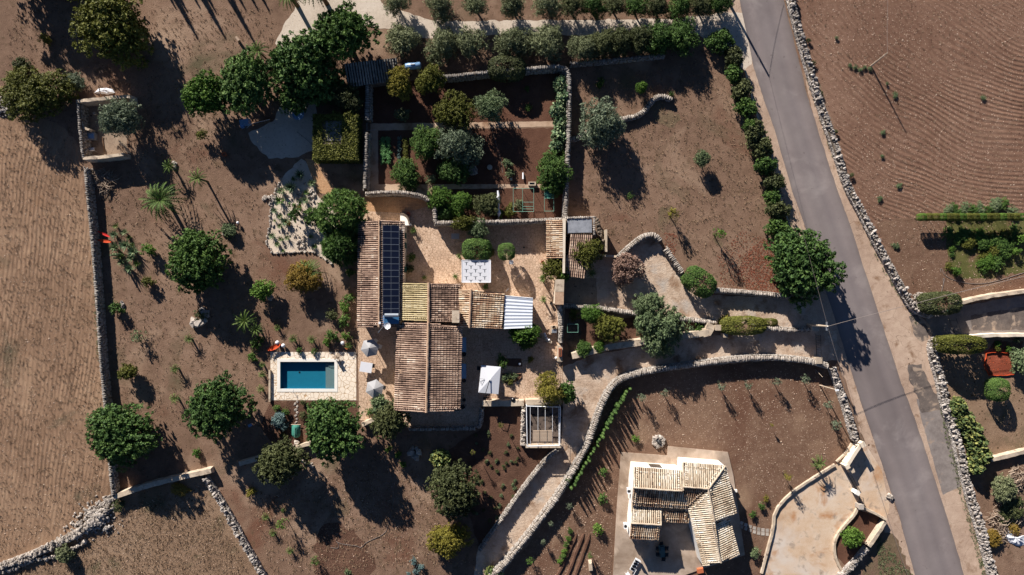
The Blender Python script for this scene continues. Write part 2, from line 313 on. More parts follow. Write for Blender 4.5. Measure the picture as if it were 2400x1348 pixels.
M['awning'] = tint_mat('pale_blue_awning', [g(120,150,176), g(150,176,196)], rough=.6)
M['window'] = tint_mat('window_glass', [g(14,18,22), g(26,32,38)], rough=.08, spec=.6)
M['globe'] = tint_mat('white_globe', [g(232,232,236), g(240,240,242)], rough=.3, spec=.5)
M['hose'] = tint_mat('grey_hose', [g(120,110,104), g(146,134,126)], rough=.6)
M['cover'] = tint_mat('beige_slatted_cover', [g(170,150,130), g(192,172,150)], rough=.8, noise=(2, .5))
M['twig'] = tint_mat('dead_wood', [g(110,92,78), g(160,140,122), g(190,172,152)], rough=.95)
M['pad'] = tint_mat('cactus_pad', [g(52,72,48), g(90,114,80), g(164,172,128)], rough=.6, noise=(1, .3))
M['padlight'] = tint_mat('pale_cactus_pad', [g(52,68,40), g(88,102,58), g(172,168,96)], rough=.6, noise=(1, .3))
def leafmat(name, a, b, c, ov=.25, tr=.18): return tint_mat(name, [g(*a), g(*b), g(*c)], rough=.65, noise=(.25, .2), spec=.25, objvar=ov, transl=tr)
M['carob'] = leafmat('carob_leaves', (40, 60, 30), (70, 98, 46), (118, 142, 74))
M['dkcarob'] = leafmat('dark_evergreen_leaves', (50, 56, 32), (78, 84, 50), (116, 120, 76))
M['olive'] = leafmat('olive_leaves', (74, 82, 54), (108, 114, 80), (152, 156, 116))
M['olivegrey'] = leafmat('silvery_olive_leaves', (68, 80, 60), (102, 114, 90), (148, 156, 128))
M['yellow'] = leafmat('yellowing_leaves', (84, 80, 28), (124, 116, 44), (166, 154, 72))
M['ygreen'] = leafmat('yellow_green_leaves', (62, 66, 24), (96, 98, 38), (138, 138, 64))
M['bright'] = leafmat('fresh_green_leaves', (50, 78, 28), (84, 116, 42), (134, 160, 74))
M['green'] = leafmat('green_leaves', (44, 66, 30), (74, 102, 44), (118, 142, 70))
M['greygreen'] = leafmat('grey_green_leaves', (68, 84, 58), (102, 118, 80), (146, 156, 116))
M['pink'] = leafmat('faded_pink_blossom', (104, 82, 70), (142, 114, 100), (176, 148, 132))
M['brown'] = leafmat('rusty_leaves', (100,82,32), (142,116,48), (174,146,78))
M['palm'] = leafmat('palm_fronds', (48, 70, 28), (80, 106, 46), (144, 158, 90))
M['agave'] = leafmat('agave_blades', (62,84,60), (96,118,86), (150,160,116))
M['blueleaf'] = leafmat('blue_grey_foliage', (72,96,96), (104,128,126), (148,166,160))
M['veg'] = leafmat('vegetable_leaves', (62,108,56), (100,150,88), (156,190,136))
M['drygrass'] = leafmat('dry_grass_blades', (112, 90, 70), (146, 120, 96), (172, 148, 122))
M['fallen'] = leafmat('reddish_fallen_leaves', (110,60,44), (142,82,60), (164,110,86))
M['straw'] = leafmat('straw', (150,120,60), (186,154,84), (206,178,116))
# ---------------------------------------------------------------- the ground and its sheets
def densify(pts, step, amp, closed=True):
    out = []; n = len(pts)
    for i in range(n if closed else n-1):
        a = np.array(pts[i][:2], float); b = np.array(pts[(i+1) % n][:2], float); L = np.linalg.norm(b-a); k = max(1, int(L/step))
        nr = np.array((-(b-a)[1], (b-a)[0]))/(L+1e-9)
        for j in range(k):
            q = a+(b-a)*j/k
            if amp and j: q = q+nr*random.uniform(-amp, amp)
            out.append(q)
    if not closed: out.append(np.array(pts[-1][:2], float))
    return out
def sheet(name, pts, mat, z, amp=.12, step=.6, label=None):
    w = [P(x, y) for x, y in pts]; q = densify(w, step, amp) if amp else [p[:2] for p in w]
    m = MB(); m.add([(p[0], p[1], z) for p in q], [tuple(range(len(q)))])
    bm_o = m.build(name, M[mat], loc=(0, 0, 0)); bm_o['kind'] = 'structure'
    import bmesh
    b = bmesh.new(); b.from_mesh(bm_o.data)
    bmesh.ops.recalc_face_normals(b, faces=b.faces)
    for f in b.faces:
        if f.normal.z < 0: f.normal_flip()
    bmesh.ops.triangulate(b, faces=b.faces, ngon_method='EAR_CLIP'); b.to_mesh(bm_o.data); b.free()
    return bm_o
def ring_sheet(name, outer, inner, mat, z):      # rectangle (x0,y0,x1,y1 world) with a rectangular hole
    X0, Y0, X1, Y1 = outer; a, b, c, d = inner; m = MB()
    v = [(X0,Y0,z),(X1,Y0,z),(X1,Y1,z),(X0,Y1,z),(a,b,z),(c,b,z),(c,d,z),(a,d,z)]
    m.add(v, [(0,1,5,4),(1,2,6,5),(2,3,7,6),(3,0,4,7)]); o = m.build(name, M[mat], loc=(0,0,0)); o['kind'] = 'structure'; return o
wa, wb = P(657, 911), P(784, 848); HOLE = (wa[0], wa[1], wb[0], wb[1])
ring_sheet('ground', (-400, -400, 400, 400), HOLE, 'soil', 0.0)
sheet('stubble_field', [(-400,-60),(-200,-60),(0,200),(60,260),(150,300),(178,330),(190,372),(199,450),(214,550),(224,700),(238,850),(250,1000),(262,1168),(235,1195),(180,1250),(90,1295),(0,1335),(-60,1360),(-400,1360)], 'dryfield', .004, .25)
sheet('dry_grass_plot', [(262,1175),(310,1155),(400,1130),(478,1110),(510,1165),(560,1255),(625,1380),(640,1500),(-200,1500),(-60,1370),(0,1342),(90,1303),(180,1262)], 'tan', .004, .2)
sheet('ploughed_field', [(1862,-200),(1862,0),(1905,150),(1938,240),(1970,340),(1997,440),(2030,500),(2084,604),(2112,656),(2140,705),(2165,720),(2240,712),(2330,692),(2900,640),(2900,-200)], 'field', .004, .1)
sheet('ploughed_plot', [(1465,895),(1530,878),(1640,862),(1750,850),(1840,848),(1935,855),(1950,880),(1968,930),(1990,1000),(2005,1045),(1965,1085),(1900,1125),(1850,1160),(1815,1200),(1812,1250),(1785,1345),(1700,1400),(1170,1500),(1180,1345),(1240,1275),(1320,1170),(1365,1095),(1395,1040),(1420,955),(1440,910)], 'field_plot', .004, .1)
sheet('planted_terrace', [(1130,950),(1228,950),(1230,1050),(1308,1052),(1220,1150),(1125,1290),(1090,1180),(1040,1060),(1128,1005)], 'bed', .006)
sheet('vegetable_plot', [(868,198),(1040,184),(1315,165),(1328,190),(1325,284),(868,290)], 'redbed', .006)
sheet('vegetable_plot_lower', [(886,306),(1330,300),(1325,432),(886,435)], 'redbed', .006)
sheet('berry_plot', [(1015,440),(1322,436),(1322,512),(1022,516)], 'redbed', .006)
sheet('flower_bed', [(636,940),(838,940),(838,985),(790,1030),(700,1045),(640,1040),(610,1000),(625,960)], 'bed', .006)
sheet('pool_border_bed', [(560,760),(640,800),(838,800),(838,826),(634,826),(634,930),(612,920),(575,860)], 'soil', .005)
sheet('weeds_by_wall', [(1530,225),(1575,232),(1595,280),(1580,300),(1545,290),(1520,262)], 'turf', .006, .3)
sheet('weeds_by_young_tree', [(1545,490),(1570,480),(1590,500),(1585,530),(1555,545),(1540,520)], 'turf', .006, .3)
sheet('weeds_near_drive', [(1672,535),(1698,530),(1702,565),(1690,580),(1670,560)], 'turf', .006, .2)
sheet('mulch_patch', [(770,1225),(830,1240),(880,1320),(850,1400),(760,1400),(735,1330),(740,1260)], 'bed', .006, .5)
# roads and tracks
sheet('verge', [(1700,-100),(1745,-100),(1775,150),(1850,420),(1960,752),(2004,900),(2066,1083),(2150,1348),(2150,1500),(2010,1400),(2095,1300),(2050,1190),(2040,1070),(2012,1000),(1985,900),(1955,830),(1900,770),(1880,700),(1860,560),(1825,450),(1777,277),(1747,167),(1690,60)], 'verge', .008, .12)
sheet('roadside_verge', [(1830,-100),(1857,-20),(1872,57),(1900,160),(1934,264),(1960,340),(1992,440),(2026,500),(2047,545),(2079,604),(2106,654),(2130,700),(2150,735),(2180,765),(2186,790),(2188,830),(2205,900),(2222,960),(2247,1030),(2272,1120),(2300,1230),(2335,1360),(2360,1500),(2240,1500),(2195,1171),(2100,900),(2050,743),(1970,500),(1915,317)], 'verge', .008, .1)
sheet('worn_asphalt_strip', [(2148,935),(2206,940),(2218,980),(2235,1050),(2252,1140),(2210,1160),(2160,985)], 'patch', .012, .06)
sheet('dark_asphalt_strip', [(2128,855),(2160,853),(2180,900),(2207,945),(2209,962),(2160,968),(2148,925),(2130,890)], 'darkpatch', .016, .25)
sheet('dark_stained_strip', [(2130,742),(2150,738),(2176,770),(2176,795),(2160,802),(2140,780)], 'darkpatch', .016, .2)
RL = [(1725,-110),(1733,0),(1767,160),(1790,234),(1814,300),(1857,450),(1876,500),(1958,752),(2004,900),(2020,950),(2065,1083),(2107,1210),(2144,1348),(2180,1480)]
RRt = [(1812,-110),(1837,0),(1870,133),(1892,225),(1921,317),(1964,450),(1983,500),(2063,745),(2113,900),(2133,950),(2174,1070),(2214,1195),(2260,1348),(2300,1480)]
def lerp_line(pl, n):
    pl = [np.array(q, float) for q in pl]; out = []
    for i in range(len(pl)-1):
        for k in range(n): out.append(pl[i]+(pl[i+1]-pl[i])*k/n)
    return out+[pl[-1]]
rl, rr_ = lerp_line(RL, 8), lerp_line(RRt, 8); V = []; F = []; LT = []; NC = 24
for a, b in zip(rl, rr_):
    ja, jb = random.uniform(-.6, .6), random.uniform(-.9, .9)
    for k in range(NC+1):
        s = k/NC; w = P(a[0]+(b[0]-a[0])*s+(ja if k == 0 else jb if k == NC else 0), a[1]+(b[1]-a[1])*s); V.append((w[0], w[1], .016)); LT.append(s)
for i in range(len(rl)-1):
    for k in range(NC): F.append((i*(NC+1)+k, (i+1)*(NC+1)+k, (i+1)*(NC+1)+k+1, i*(NC+1)+k+1))
ra = M['asphalt'].node_tree; at_ = ra.nodes.new('ShaderNodeAttribute'); at_.attribute_name = 'lateral'; rp_ = ramp(ra.nodes, [(0, (.80,.78,.76)), (.06, (.92,.92,.92)), (.22, (1.07,1.06,1.05)), (.36, (.95,.95,.95)), (.5, (1.0,1.0,1.0)), (.62, (.92,.92,.93)), (.78, (1.08,1.07,1.06)), (.92, (.97,.96,.95)), (1, (.82,.80,.77))]); ra.links.new(at_.outputs['Fac'], rp_.inputs[0])
bs_ = ra.nodes["Principled BSDF"]; src_ = bs_.inputs['Base Color'].links[0].from_socket; ra.links.new(mixc(ra.nodes, ra.links, 1.0, src_, rp_.outputs[0], 'MULTIPLY'), bs_.inputs['Base Color'])
o = MB().add(V, F).build('road', M['asphalt'], loc=(0, 0, 0)); o['kind'] = 'structure'; la = o.data.attributes.new('lateral', 'FLOAT', 'POINT'); la.data.foreach_set('value', np.array(LT, np.float32))
sheet('gravel_drive', [(645,102),(664,60),(690,25),(715,-40),(870,-40),(900,12),(960,30),(1005,46),(1100,50),(1200,48),(1330,48),(1600,42),(1690,30),(1745,30),(1762,90),(1762,150),(1745,165),(1690,120),(1640,82),(1400,84),(1300,82),(1150,82),(1000,90),(934,73),(880,66),(850,60),(800,60),(740,80),(720,104),(740,180),(742,260),(738,350),(700,368),(630,372),(588,330),(582,312),(640,285),(660,240),(690,180)], 'gravel', .0105, .15)
sheet('ochre_path', [(715,372),(738,372),(760,415),(800,458),(862,462),(1000,462),(1015,490),(1018,525),(940,530),(838,525),(800,480),(765,455),(742,452),(738,430)], 'ochre', .011, .04)
sheet('courtyard', [(838,500),(860,495),(945,500),(1018,480),(1020,523),(1328,520),(1325,640),(1325,720),(1313,862),(1313,945),(1130,948),(1126,1003),(955,1003),(880,985),(842,985),(838,765)], 'court', .015, 0)
sheet('garden_path', [(868,290),(1325,284),(1325,296),(886,306),(887,432),(1325,432),(1325,440),(1010,444),(1012,470),(930,452),(862,450),(868,380)], 'path', .013, .05)
sheet('upper_lane', [(1326,600),(1400,597),(1458,600),(1490,568),(1530,552),(1600,640),(1640,690),(1680,692),(1855,700),(1910,720),(1925,775),(1850,772),(1690,752),(1500,735),(1325,716)], 'lane', .012, .1)
sheet('slab_yard', [(1322,652),(1398,652),(1400,716),(1322,716)], 'slab', .016, .05)
sheet('lower_lane', [(1313,862),(1400,830),(1500,812),(1600,795),(1690,785),(1780,775),(1960,775),(1962,845),(1915,845),(1840,843),(1750,848),(1640,857),(1530,872),(1465,890),(1438,905),(1413,955),(1380,1045),(1312,1165),(1235,1270),(1165,1360),(1110,1360),(1120,1290),(1222,1152),(1308,1052),(1320,945)], 'lane', .014, .1)
sheet('driveway', [(1785,1370),(1815,1240),(1815,1200),(1850,1160),(1900,1125),(1965,1085),(2000,1048),(2030,1045),(2066,1100),(2085,1190),(2078,1216),(2012,1195),(1985,1228),(1960,1260),(1955,1300),(1985,1370)], 'drive', .012, .06)
sheet('planter_soil', [(2012,1195),(2078,1218),(2050,1265),(1990,1335),(1957,1300),(1962,1262),(1988,1228)], 'redbed', .013, .05)
sheet('roadside_weeds', [(2060,1240),(2100,1260),(2140,1348),(2150,1420),(2000,1400),(2040,1300)], 'turf', .012, .3)
sheet('cactus_bed', [(659,422),(648,444),(639,464),(634,500),(632,533),(624,569),(641,594),(683,592),(735,590),(757,605),(781,618),(790,600),(800,560),(790,500),(742,455),(738,430),(716,378),(706,372),(690,385)], 'cactusbed', .010, .15)
ring_sheet('pool_terrace', (*P(634,938)[:2], *P(835,825)[:2]), HOLE, 'poolpave', .024)
sheet('side_road', [(2160,735),(2240,722),(2330,703),(2500,680),(2500,790),(2280,787),(2186,795),(2180,765)], 'patch', .018, .1)
sheet('side_road_tarmac', [(2275,740),(2378,722),(2500,715),(2500,770),(2300,775),(2276,775)], 'darkpatch', .022, .1)
sheet('fallow_corner', [(2047,520),(2120,512),(2222,515),(2600,505),(2600,660),(2330,690),(2240,708),(2165,717),(2142,703),(2112,656),(2084,604)], 'field_plot', .007, .2)
sheet('allotment_soil', [(2205,800),(2500,790),(2500,1050),(2330,1075),(2250,1020),(2225,950),(2210,880)], 'tan', .006, .1)
sheet('allotment_soil_dark', [(2330,800),(2398,800),(2398,850),(2330,860),(2300,840)], 'bed', .010, .2)
sheet('scrub_soil', [(2330,1080),(2500,1060),(2500,1400),(2345,1400),(2300,1230),(2275,1120)], 'soil', .006, .2)
sheet('kitchen_garden_soil', [(2218,515),(2500,510),(2500,630),(2300,652),(2235,650),(2222,600)], 'kitchen', .010, .3)
sheet('rocky_ground', [(1330,745),(1360,748),(1364,800),(1350,838),(1330,835)], 'rocky', .010, .2)
sheet('ruin_floor', [(190,240),(302,232),(296,362),(200,368)], 'slab', .010, .05)
sheet('lane_garden_soil', [(1330,745),(1500,745),(1690,765),(1680,775),(1500,800),(1345,825)], 'bed', .008, .05)

# ---------------------------------------------------------------- walls
def along(pts, step):
    out = []; acc = 0.0
    for i in range(len(pts)-1):
        a, b = np.array(pts[i][:2]), np.array(pts[i+1][:2]); L = np.linalg.norm(b-a); d = (b-a)/max(L, 1e-6)
        while acc < L: out.append((a+d*acc, math.atan2(d[1], d[0]))); acc += step
        acc -= L
    return out
def smooth_line(pts, it=2):
    pts = [np.array(p[:2], float) for p in pts]
    for _ in range(it):
        q = [pts[0]]
        for i in range(len(pts)-1):
            a, b = pts[i], pts[i+1]; q += [a*.75+b*.25, a*.25+b*.75]
        pts = q+[pts[-1]]
    return pts
def wall(px, w, h, style, label, smooth=0, name=None, mat='stone', cat='wall', group=None, jag=.05):
    """dry stone wall: a rough core > a coping of stones set across it. px is where its top shows in the photo."""
    pts = [P(x, y, h)[:2] for x, y in px]; w = w*{'cope': .82, 'rubble': .72}.get(style, 1)
    if smooth: pts = smooth_line(pts, smooth)
    core = MB(); den = densify(pts, .5, 0, closed=False); n = len(den); prof = []
    hc = h-.16 if style in ('cope', 'rubble') else h-.03
    for i, p in enumerate(den):
        d = den[min(i+1, n-1)]-den[max(i-1, 0)]; d = d/np.linalg.norm(d); nr = np.array((-d[1], d[0]))
        for side, zz, ww in ((-1, -.05, .62), (-1, hc*.5, .54), (-1, hc, .46), (1, hc, .46), (1, hc*.5, .54), (1, -.05, .62)):
            q = p+nr*side*(w*ww+random.uniform(-1, 1)*jag*.8); prof.append((q[0], q[1], zz+random.uniform(-1, 1)*jag*(zz > .1)))
    f = [(i*6+j, i*6+(j+1) % 6, (i+1)*6+(j+1) % 6, (i+1)*6+j) for i in range(n-1) for j in range(6)]
    f += [tuple(range(5, -1, -1)), tuple(range((n-1)*6, n*6))]
    core.add([(p[0], p[1], p[2]) for p in prof], [t[::-1] for t in f], [random.random() for _ in f])
    cm = {'flat': M['mortar'], 'white': M['plaster']}.get(style, M['wallcore'])
    o = core.build(name or ('stone_wall' if style != 'white' else 'plastered_wall'), cm); tag(o, label, cat, group)
    if style == 'cope':
        s = along(pts, .27); c = []; dd = []; ya = []
        for p, a in s:
            c.append((p[0]+random.gauss(0, .03), p[1]+random.gauss(0, .03), h-.10+random.gauss(0, .025))); dd.append((random.uniform(.20, .36), w*(1+.14*math.sin(p[0]*.7+p[1]*.9))*random.uniform(.85, 1.12), random.uniform(.26, .36))); ya.append(a+random.gauss(0, .10))
        MB().stones(c, dd, np.array(ya), .05).build('coping', M[mat], o)
        # face stones: courses on both sides
        c = []; dd = []; ya = []
        for p, a in along(pts, .42):
            nr = np.array((-math.sin(a), math.cos(a)))
            for sd in (-1, 1):
                for zz in np.arange(.15, hc-.1, .27):
                    q = p+nr*sd*(w*(.60-.12*zz/hc))+np.array((math.cos(a), math.sin(a)))*random.uniform(-.15, .15)
                    c.append((q[0], q[1], zz+random.uniform(-.05, .05))); dd.append((random.uniform(.3, .5), .2, random.uniform(.2, .3))); ya.append(a+random.gauss(0, .06))
        MB().stones(c, dd, np.array(ya), .07).build('face_stones', M['stone'], o)
    elif style == 'rubble':
        c = []; dd = []; ya = []
        for p, a in along(pts, .24):
            nr = np.array((-math.sin(a), math.cos(a))); k = max(2, int(w/.26))
            for j in range(k):
                q = p+nr*((j+.5)/k-.5)*w*1.1+rng.normal(0, .06, 2); sz = random.uniform(.28, .46)
                c.append((q[0], q[1], h-.10+random.gauss(0, .06))); q = q+nr*.10*math.sin(p[0]*.6+p[1]*.8); c[-1:] = []; c.append((q[0], q[1], h-.12+random.gauss(0, .08))); sz *= random.choice((.5, .75, 1, 1.25)); dd.append((sz*.75, sz*1.2, sz*.9)); ya.append(a+random.gauss(0, .35))
            for sd in (-1, 1):
                for zz in np.arange(.15, hc-.1, .3):
                    q = p+nr*sd*(w*.6); sz = random.uniform(.3, .45); c.append((q[0], q[1], zz)); dd.append((sz, .3, sz*.8)); ya.append(a+random.gauss(0, .3))
        MB().stones(c, dd, np.array(ya), .10).build('loose_stones', M['rubble'] if mat == 'stone' else M[mat], o)
    return o
wall([(199,395),(205,470),(214,550),(222,650),(229,750),(235,850),(241,905),(247,975),(256,1093),(264,1164)], .55, 1.5, 'cope', 'long dry stone wall between the stubble field and the west garden', 1)
wall([(266,1166),(310,1150),(360,1135),(430,1118),(494,1104)], .75, 1.2, 'flat', 'mortar topped stone wall running from the field corner to the garden gap', 0)
wall([(478,1122),(510,1170),(545,1230),(580,1295),(612,1350),(650,1420)], .75, .9, 'rubble', 'grey loose rubble wall running diagonally to the bottom edge of the photo', 1)
wall([(250,1190),(215,1228),(160,1262),(80,1300),(0,1330),(-80,1360)], 1.1, .7, 'rubble', 'collapsed pale rubble wall between the stubble field and the grass plot', 1, mat='whitestone')
wall([(0,1342),(60,1322),(140,1300),(200,1272)], .5, .4, 'rubble', 'low spill of pale stones along the foot of the collapsed wall', 1, mat='whitestone')
wall([(861,200),(860,280)], .8, 2.0, 'cope', 'thick garden wall south of the corrugated shed beside the vine hut')
wall([(859,312),(856,380),(855,443)], .7, 2.0, 'cope', 'garden wall west of the vegetable rows, south of the small gate')
wall([(858,453),(900,450),(945,450),(985,457),(1008,470)], .55, 2.3, 'cope', 'bowed pale topped wall above the ochre paving north of the farmhouse', 1, mat='whitestone')
wall([(1018,488),(1020,522),(1090,521),(1200,519),(1326,514)], .6, 2.2, 'cope', 'high courtyard wall behind the square clipped bush and the white cover', mat='whitestone')
wall([(1035,180),(1100,173),(1150,168),(1240,160),(1300,155),(1324,158),(1334,172),(1335,260),(1331,360),(1325,510)], .7, 2.0, 'cope', 'tall curved wall round the vegetable garden, behind the prickly pears', 1)
wall([(1340,149),(1450,139),(1560,128)], .6, 1.0, 'cope', 'low wall below the dense end of the olive row', 0)
wall([(1330,326),(1350,324),(1368,317),(1392,303),(1425,290),(1465,276),(1490,272),(1510,262),(1524,243),(1535,228),(1552,223),(1575,231)], .7, .8, 'cope', 'low serpentine stone wall winding past the large olive tree', 2, mat='whitestone')
wall([(1452,602),(1478,578),(1505,556),(1525,549),(1540,553),(1550,566)], .75, 1.3, 'cope', 'hooked stone wall round the top of the upper lane', 1, mat='whitestone')
wall([(1562,584),(1580,610),(1600,638)], .8, 1.2, 'cope', 'short ribbed wall between the hooked wall and the clipped green bush', 0, mat='whitestone')
wall([(1676,680),(1740,685),(1800,690),(1852,696)], .7, 1.3, 'cope', 'straight ribbed wall from the clipped green bush to the roadside carob', 0, mat='whitestone')
wall([(1322,717),(1400,722),(1500,737),(1610,749),(1682,757)], .65, 1.1, 'cope', 'ribbed wall dividing the upper lane from the narrow tree garden', 0, mat='whitestone')
wall([(1770,767),(1815,771),(1850,774),(1902,773)], .7, 1.1, 'cope', 'ribbed wall between the two lanes beside the leaning utility pole', 0, mat='whitestone')
wall([(1341,835),(1380,826),(1420,815),(1500,803),(1560,793),(1620,786),(1662,779)], .95, 1.3, 'flat', 'wide mortar topped wall on the south side of the narrow tree garden')
wall([(1648,781),(1660,779),(1668,760)], 1.3, 1.3, 'flat', 'short thick mortar wall closing the east end of the narrow tree garden')
wall([(1150,1352),(1172,1336),(1230,1268),(1308,1165),(1350,1095),(1382,1035),(1408,955),(1432,908),(1462,884),(1530,868),(1640,853),(1720,843),(1770,838),(1840,840),(1905,847),(1942,858)], .85, 1.5, 'cope', 'very long ribbed wall south of the lower lane down to the bottom edge', 2, mat='whitestone')
wall([(1956,866),(1970,905),(1990,965),(2005,1020),(2011,1036)], .8, 1.2, 'rubble', 'grey rubble wall between the road and the ploughed house plot', 0)
wall([(1304,1056),(1270,1090),(1225,1148),(1178,1215),(1124,1292)], .6, 1.0, 'cope', 'narrow wall between the planted terrace and the lower lane', 1)
wall([(1313,718),(1316,770),(1315,806)], .55, 2.0, 'cope', 'pale capped courtyard wall south of the concrete gate block', 0, mat='whitestone')
wall([(1314,810),(1313,848)], .65, 1.6, 'flat', 'mortar wall end that carries the terracotta trough')
wall([(1130,946),(1180,946),(1228,945)], .9, .9, 'flat', 'low broad mortar parapet south of the white square parasol')
wall([(1232,944),(1280,942),(1316,941)], .8, 1.0, 'flat', 'mortar parapet between the bamboo and the steel pergola frame')
wall([(1129,960),(1127,990),(1120,1004)], .6, .9, 'cope', 'short curved stone wall at the southeast corner of the farmhouse terrace', 1, mat='whitestone')
wall([(1112,1005),(1050,1006),(958,1006)], .6, .9, 'cope', 'shaded ribbed wall along the south edge of the farmhouse terrace')
wall([(1228,955),(1227,1000),(1225,1046)], .5, .9, 'rubble', 'narrow rubble wall west of the steel pergola frame', mat='whitestone')
wall([(560,1088),(590,1080),(617,1071)], .65, 1.0, 'flat', 'short white topped wall west of the dark round tree')
wall([(684,1054),(715,1043),(745,1036)], .5, 1.0, 'flat', 'white topped wall between the green mesh tent and the big carob')
wall([(848,997),(880,981)], .6, 1.0, 'flat', 'white topped wall between the big carob and the grey leaved bush')
wall([(706,1078),(735,1094)], .4, .3, 'rubble', 'short line of pale stones east of the dark round tree', mat='whitestone')
wall([(1850,-60),(1857,0),(1872,57),(1900,160),(1934,264),(1960,340),(1992,440),(2026,500),(2047,545),(2079,604),(2106,654),(2130,698)], 1.0, 1.0, 'rubble', 'long white rubble wall between the road and the ploughed field', 1, mat='rubble')
wall([(2130,698),(2145,722),(2168,735),(2190,740)], .9, 1.0, 'rubble', 'bent end of the rubble wall at the side road corner', 1)
wall([(2202,798),(2192,801),(2190,820),(2198,854),(2210,894),(2220,950),(2243,1009),(2259,1083),(2281,1171),(2305,1245),(2328,1334),(2350,1430)], 1.15, 1.0, 'rubble', 'long rubble wall between the road and the allotment with the orange net', 1)
wall([(2236,715),(2280,703),(2330,693),(2400,684),(2500,670)], .55, 1.3, 'flat', 'pale mortar wall north of the side road')
wall([(2270,791),(2330,786),(2400,786),(2500,790)], .5, 1.3, 'white', 'white plastered wall south of the side road')
wall([(2325,1078),(2370,1068),(2400,1060),(2500,1040)], .6, .9, 'flat', 'pale wall at the south end of the prickly pear hedge')
wall([(1747,165),(1762,225),(1777,277),(1795,340),(1812,395),(1828,455),(1845,510),(1862,562)], .3, .8, 'flat', 'thin shaded wall between the roadside hedge and the verge', 0)
wall([(1786,1345),(1800,1290),(1814,1240),(1816,1200),(1850,1160),(1900,1126),(1958,1090)], .35, .35, 'flat', 'curved stone kerb between the ploughed plot and the pale driveway', 1, name='stone_kerb', cat='kerb', jag=.02)
wall([(1962,1083),(1985,1062),(1998,1040)], .25, .35, 'flat', 'small stone edging north of the white gate wall', 1, name='stone_kerb', cat='kerb', jag=.02)
wall([(2012,1190),(2004,1208),(1985,1228),(1962,1256),(1955,1285),(1962,1318),(1982,1350)], .35, .4, 'flat', 'curved pale kerb round the red soil planter', 1, name='stone_kerb', cat='kerb', jag=.02)
wall([(2018,1044),(2003,1066),(1988,1090)], .5, 1.6, 'white', 'pale rendered gate wall with a pale cap beside the driveway', 0, jag=.01)
wall([(2018,1188),(2048,1202),(2078,1219)], .3, 1.0, 'flat', 'thin ochre wall north of the red soil planter')
wall([(2076,1224),(2060,1250),(2038,1282)], .55, 1.0, 'flat', 'broad mortar wall east of the red soil planter')
wall([(2034,1288),(2010,1318),(1980,1348),(1950,1380)], .7, .9, 'rubble', 'broken speckled wall south of the red soil planter')
# rubble heaps: one could not count the stones
def heap(cx, cy, r, hh, n, label, mat='rubble', name='rubble_heap', sz=(.2, .5)):
    c = []; d = []
    p0 = P(cx, cy)
    for _ in range(n):
        a = random.uniform(0, 6.283); q = r*math.sqrt(random.random()); z = hh*(1-(q/r)**1.5)
        s = random.uniform(*sz); c.append((p0[0]+q*math.cos(a)*1.2, p0[1]+q*math.sin(a), z+.05)); d.append((s, s*.8, s*.7))
    o = MB().stones(c, d, rng.random(n)*6, .10).build(name, M[mat]); return tag(o, label, 'rubble heap')
def spill(spots, label, mat='rubble'):
    c = []; d = []
    for cx, cy, r, hh, n in spots:
        p0 = P(cx, cy)
        for _ in range(n):
            a = random.uniform(0, 6.283); q = r*abs(random.gauss(0, .55)); z = max(0, hh*(1-(q/r)**1.3)); s = random.uniform(.16, .46)
            c.append((p0[0]+q*math.cos(a)*1.3, p0[1]+q*math.sin(a), z+.04)); d.append((s, s*.8, s*.7))
    tag(MB().stones(c, d, rng.random(len(c))*6, .10).build('rubble_heap', M[mat]), label, 'rubble heap')
spill([(225,1222,1.5,.8,170),(240,1206,1.3,.7,120),(208,1236,1.1,.5,80),(250,1236,1.0,.3,40)], 'dark grey irregular heap of loose rubble at the field corner')
spill([(215,1200,1.4,.25,90),(243,1182,1.2,.25,80),(190,1225,1.2,.3,70),(175,1250,1.2,.3,70),(258,1170,.8,.2,40),(150,1262,1.2,.2,40)], 'pale sprawling spill of stones north west of the dark rubble heap', 'whitestone')
heap(15, 250, 1.6, .5, 140, 'shaded rubble heap at the left edge behind the yellowish tree')
heap(2158, 706, 1.3, .3, 160, 'small white stone heap beside the clipped bush at the road corner', 'whitestone', sz=(.15, .35))
heap(632, 468, .8, .3, 30, 'little pile of white rocks left of the cactus bed', 'whitestone')
heap(2085, 1165, .5, .2, 14, 'few pale stones on the verge beside the gate wall', 'whitestone')
heap(1497, 1252, .8, .2, 26, 'few pale stones left of the terrace of the small house', 'whitestone')

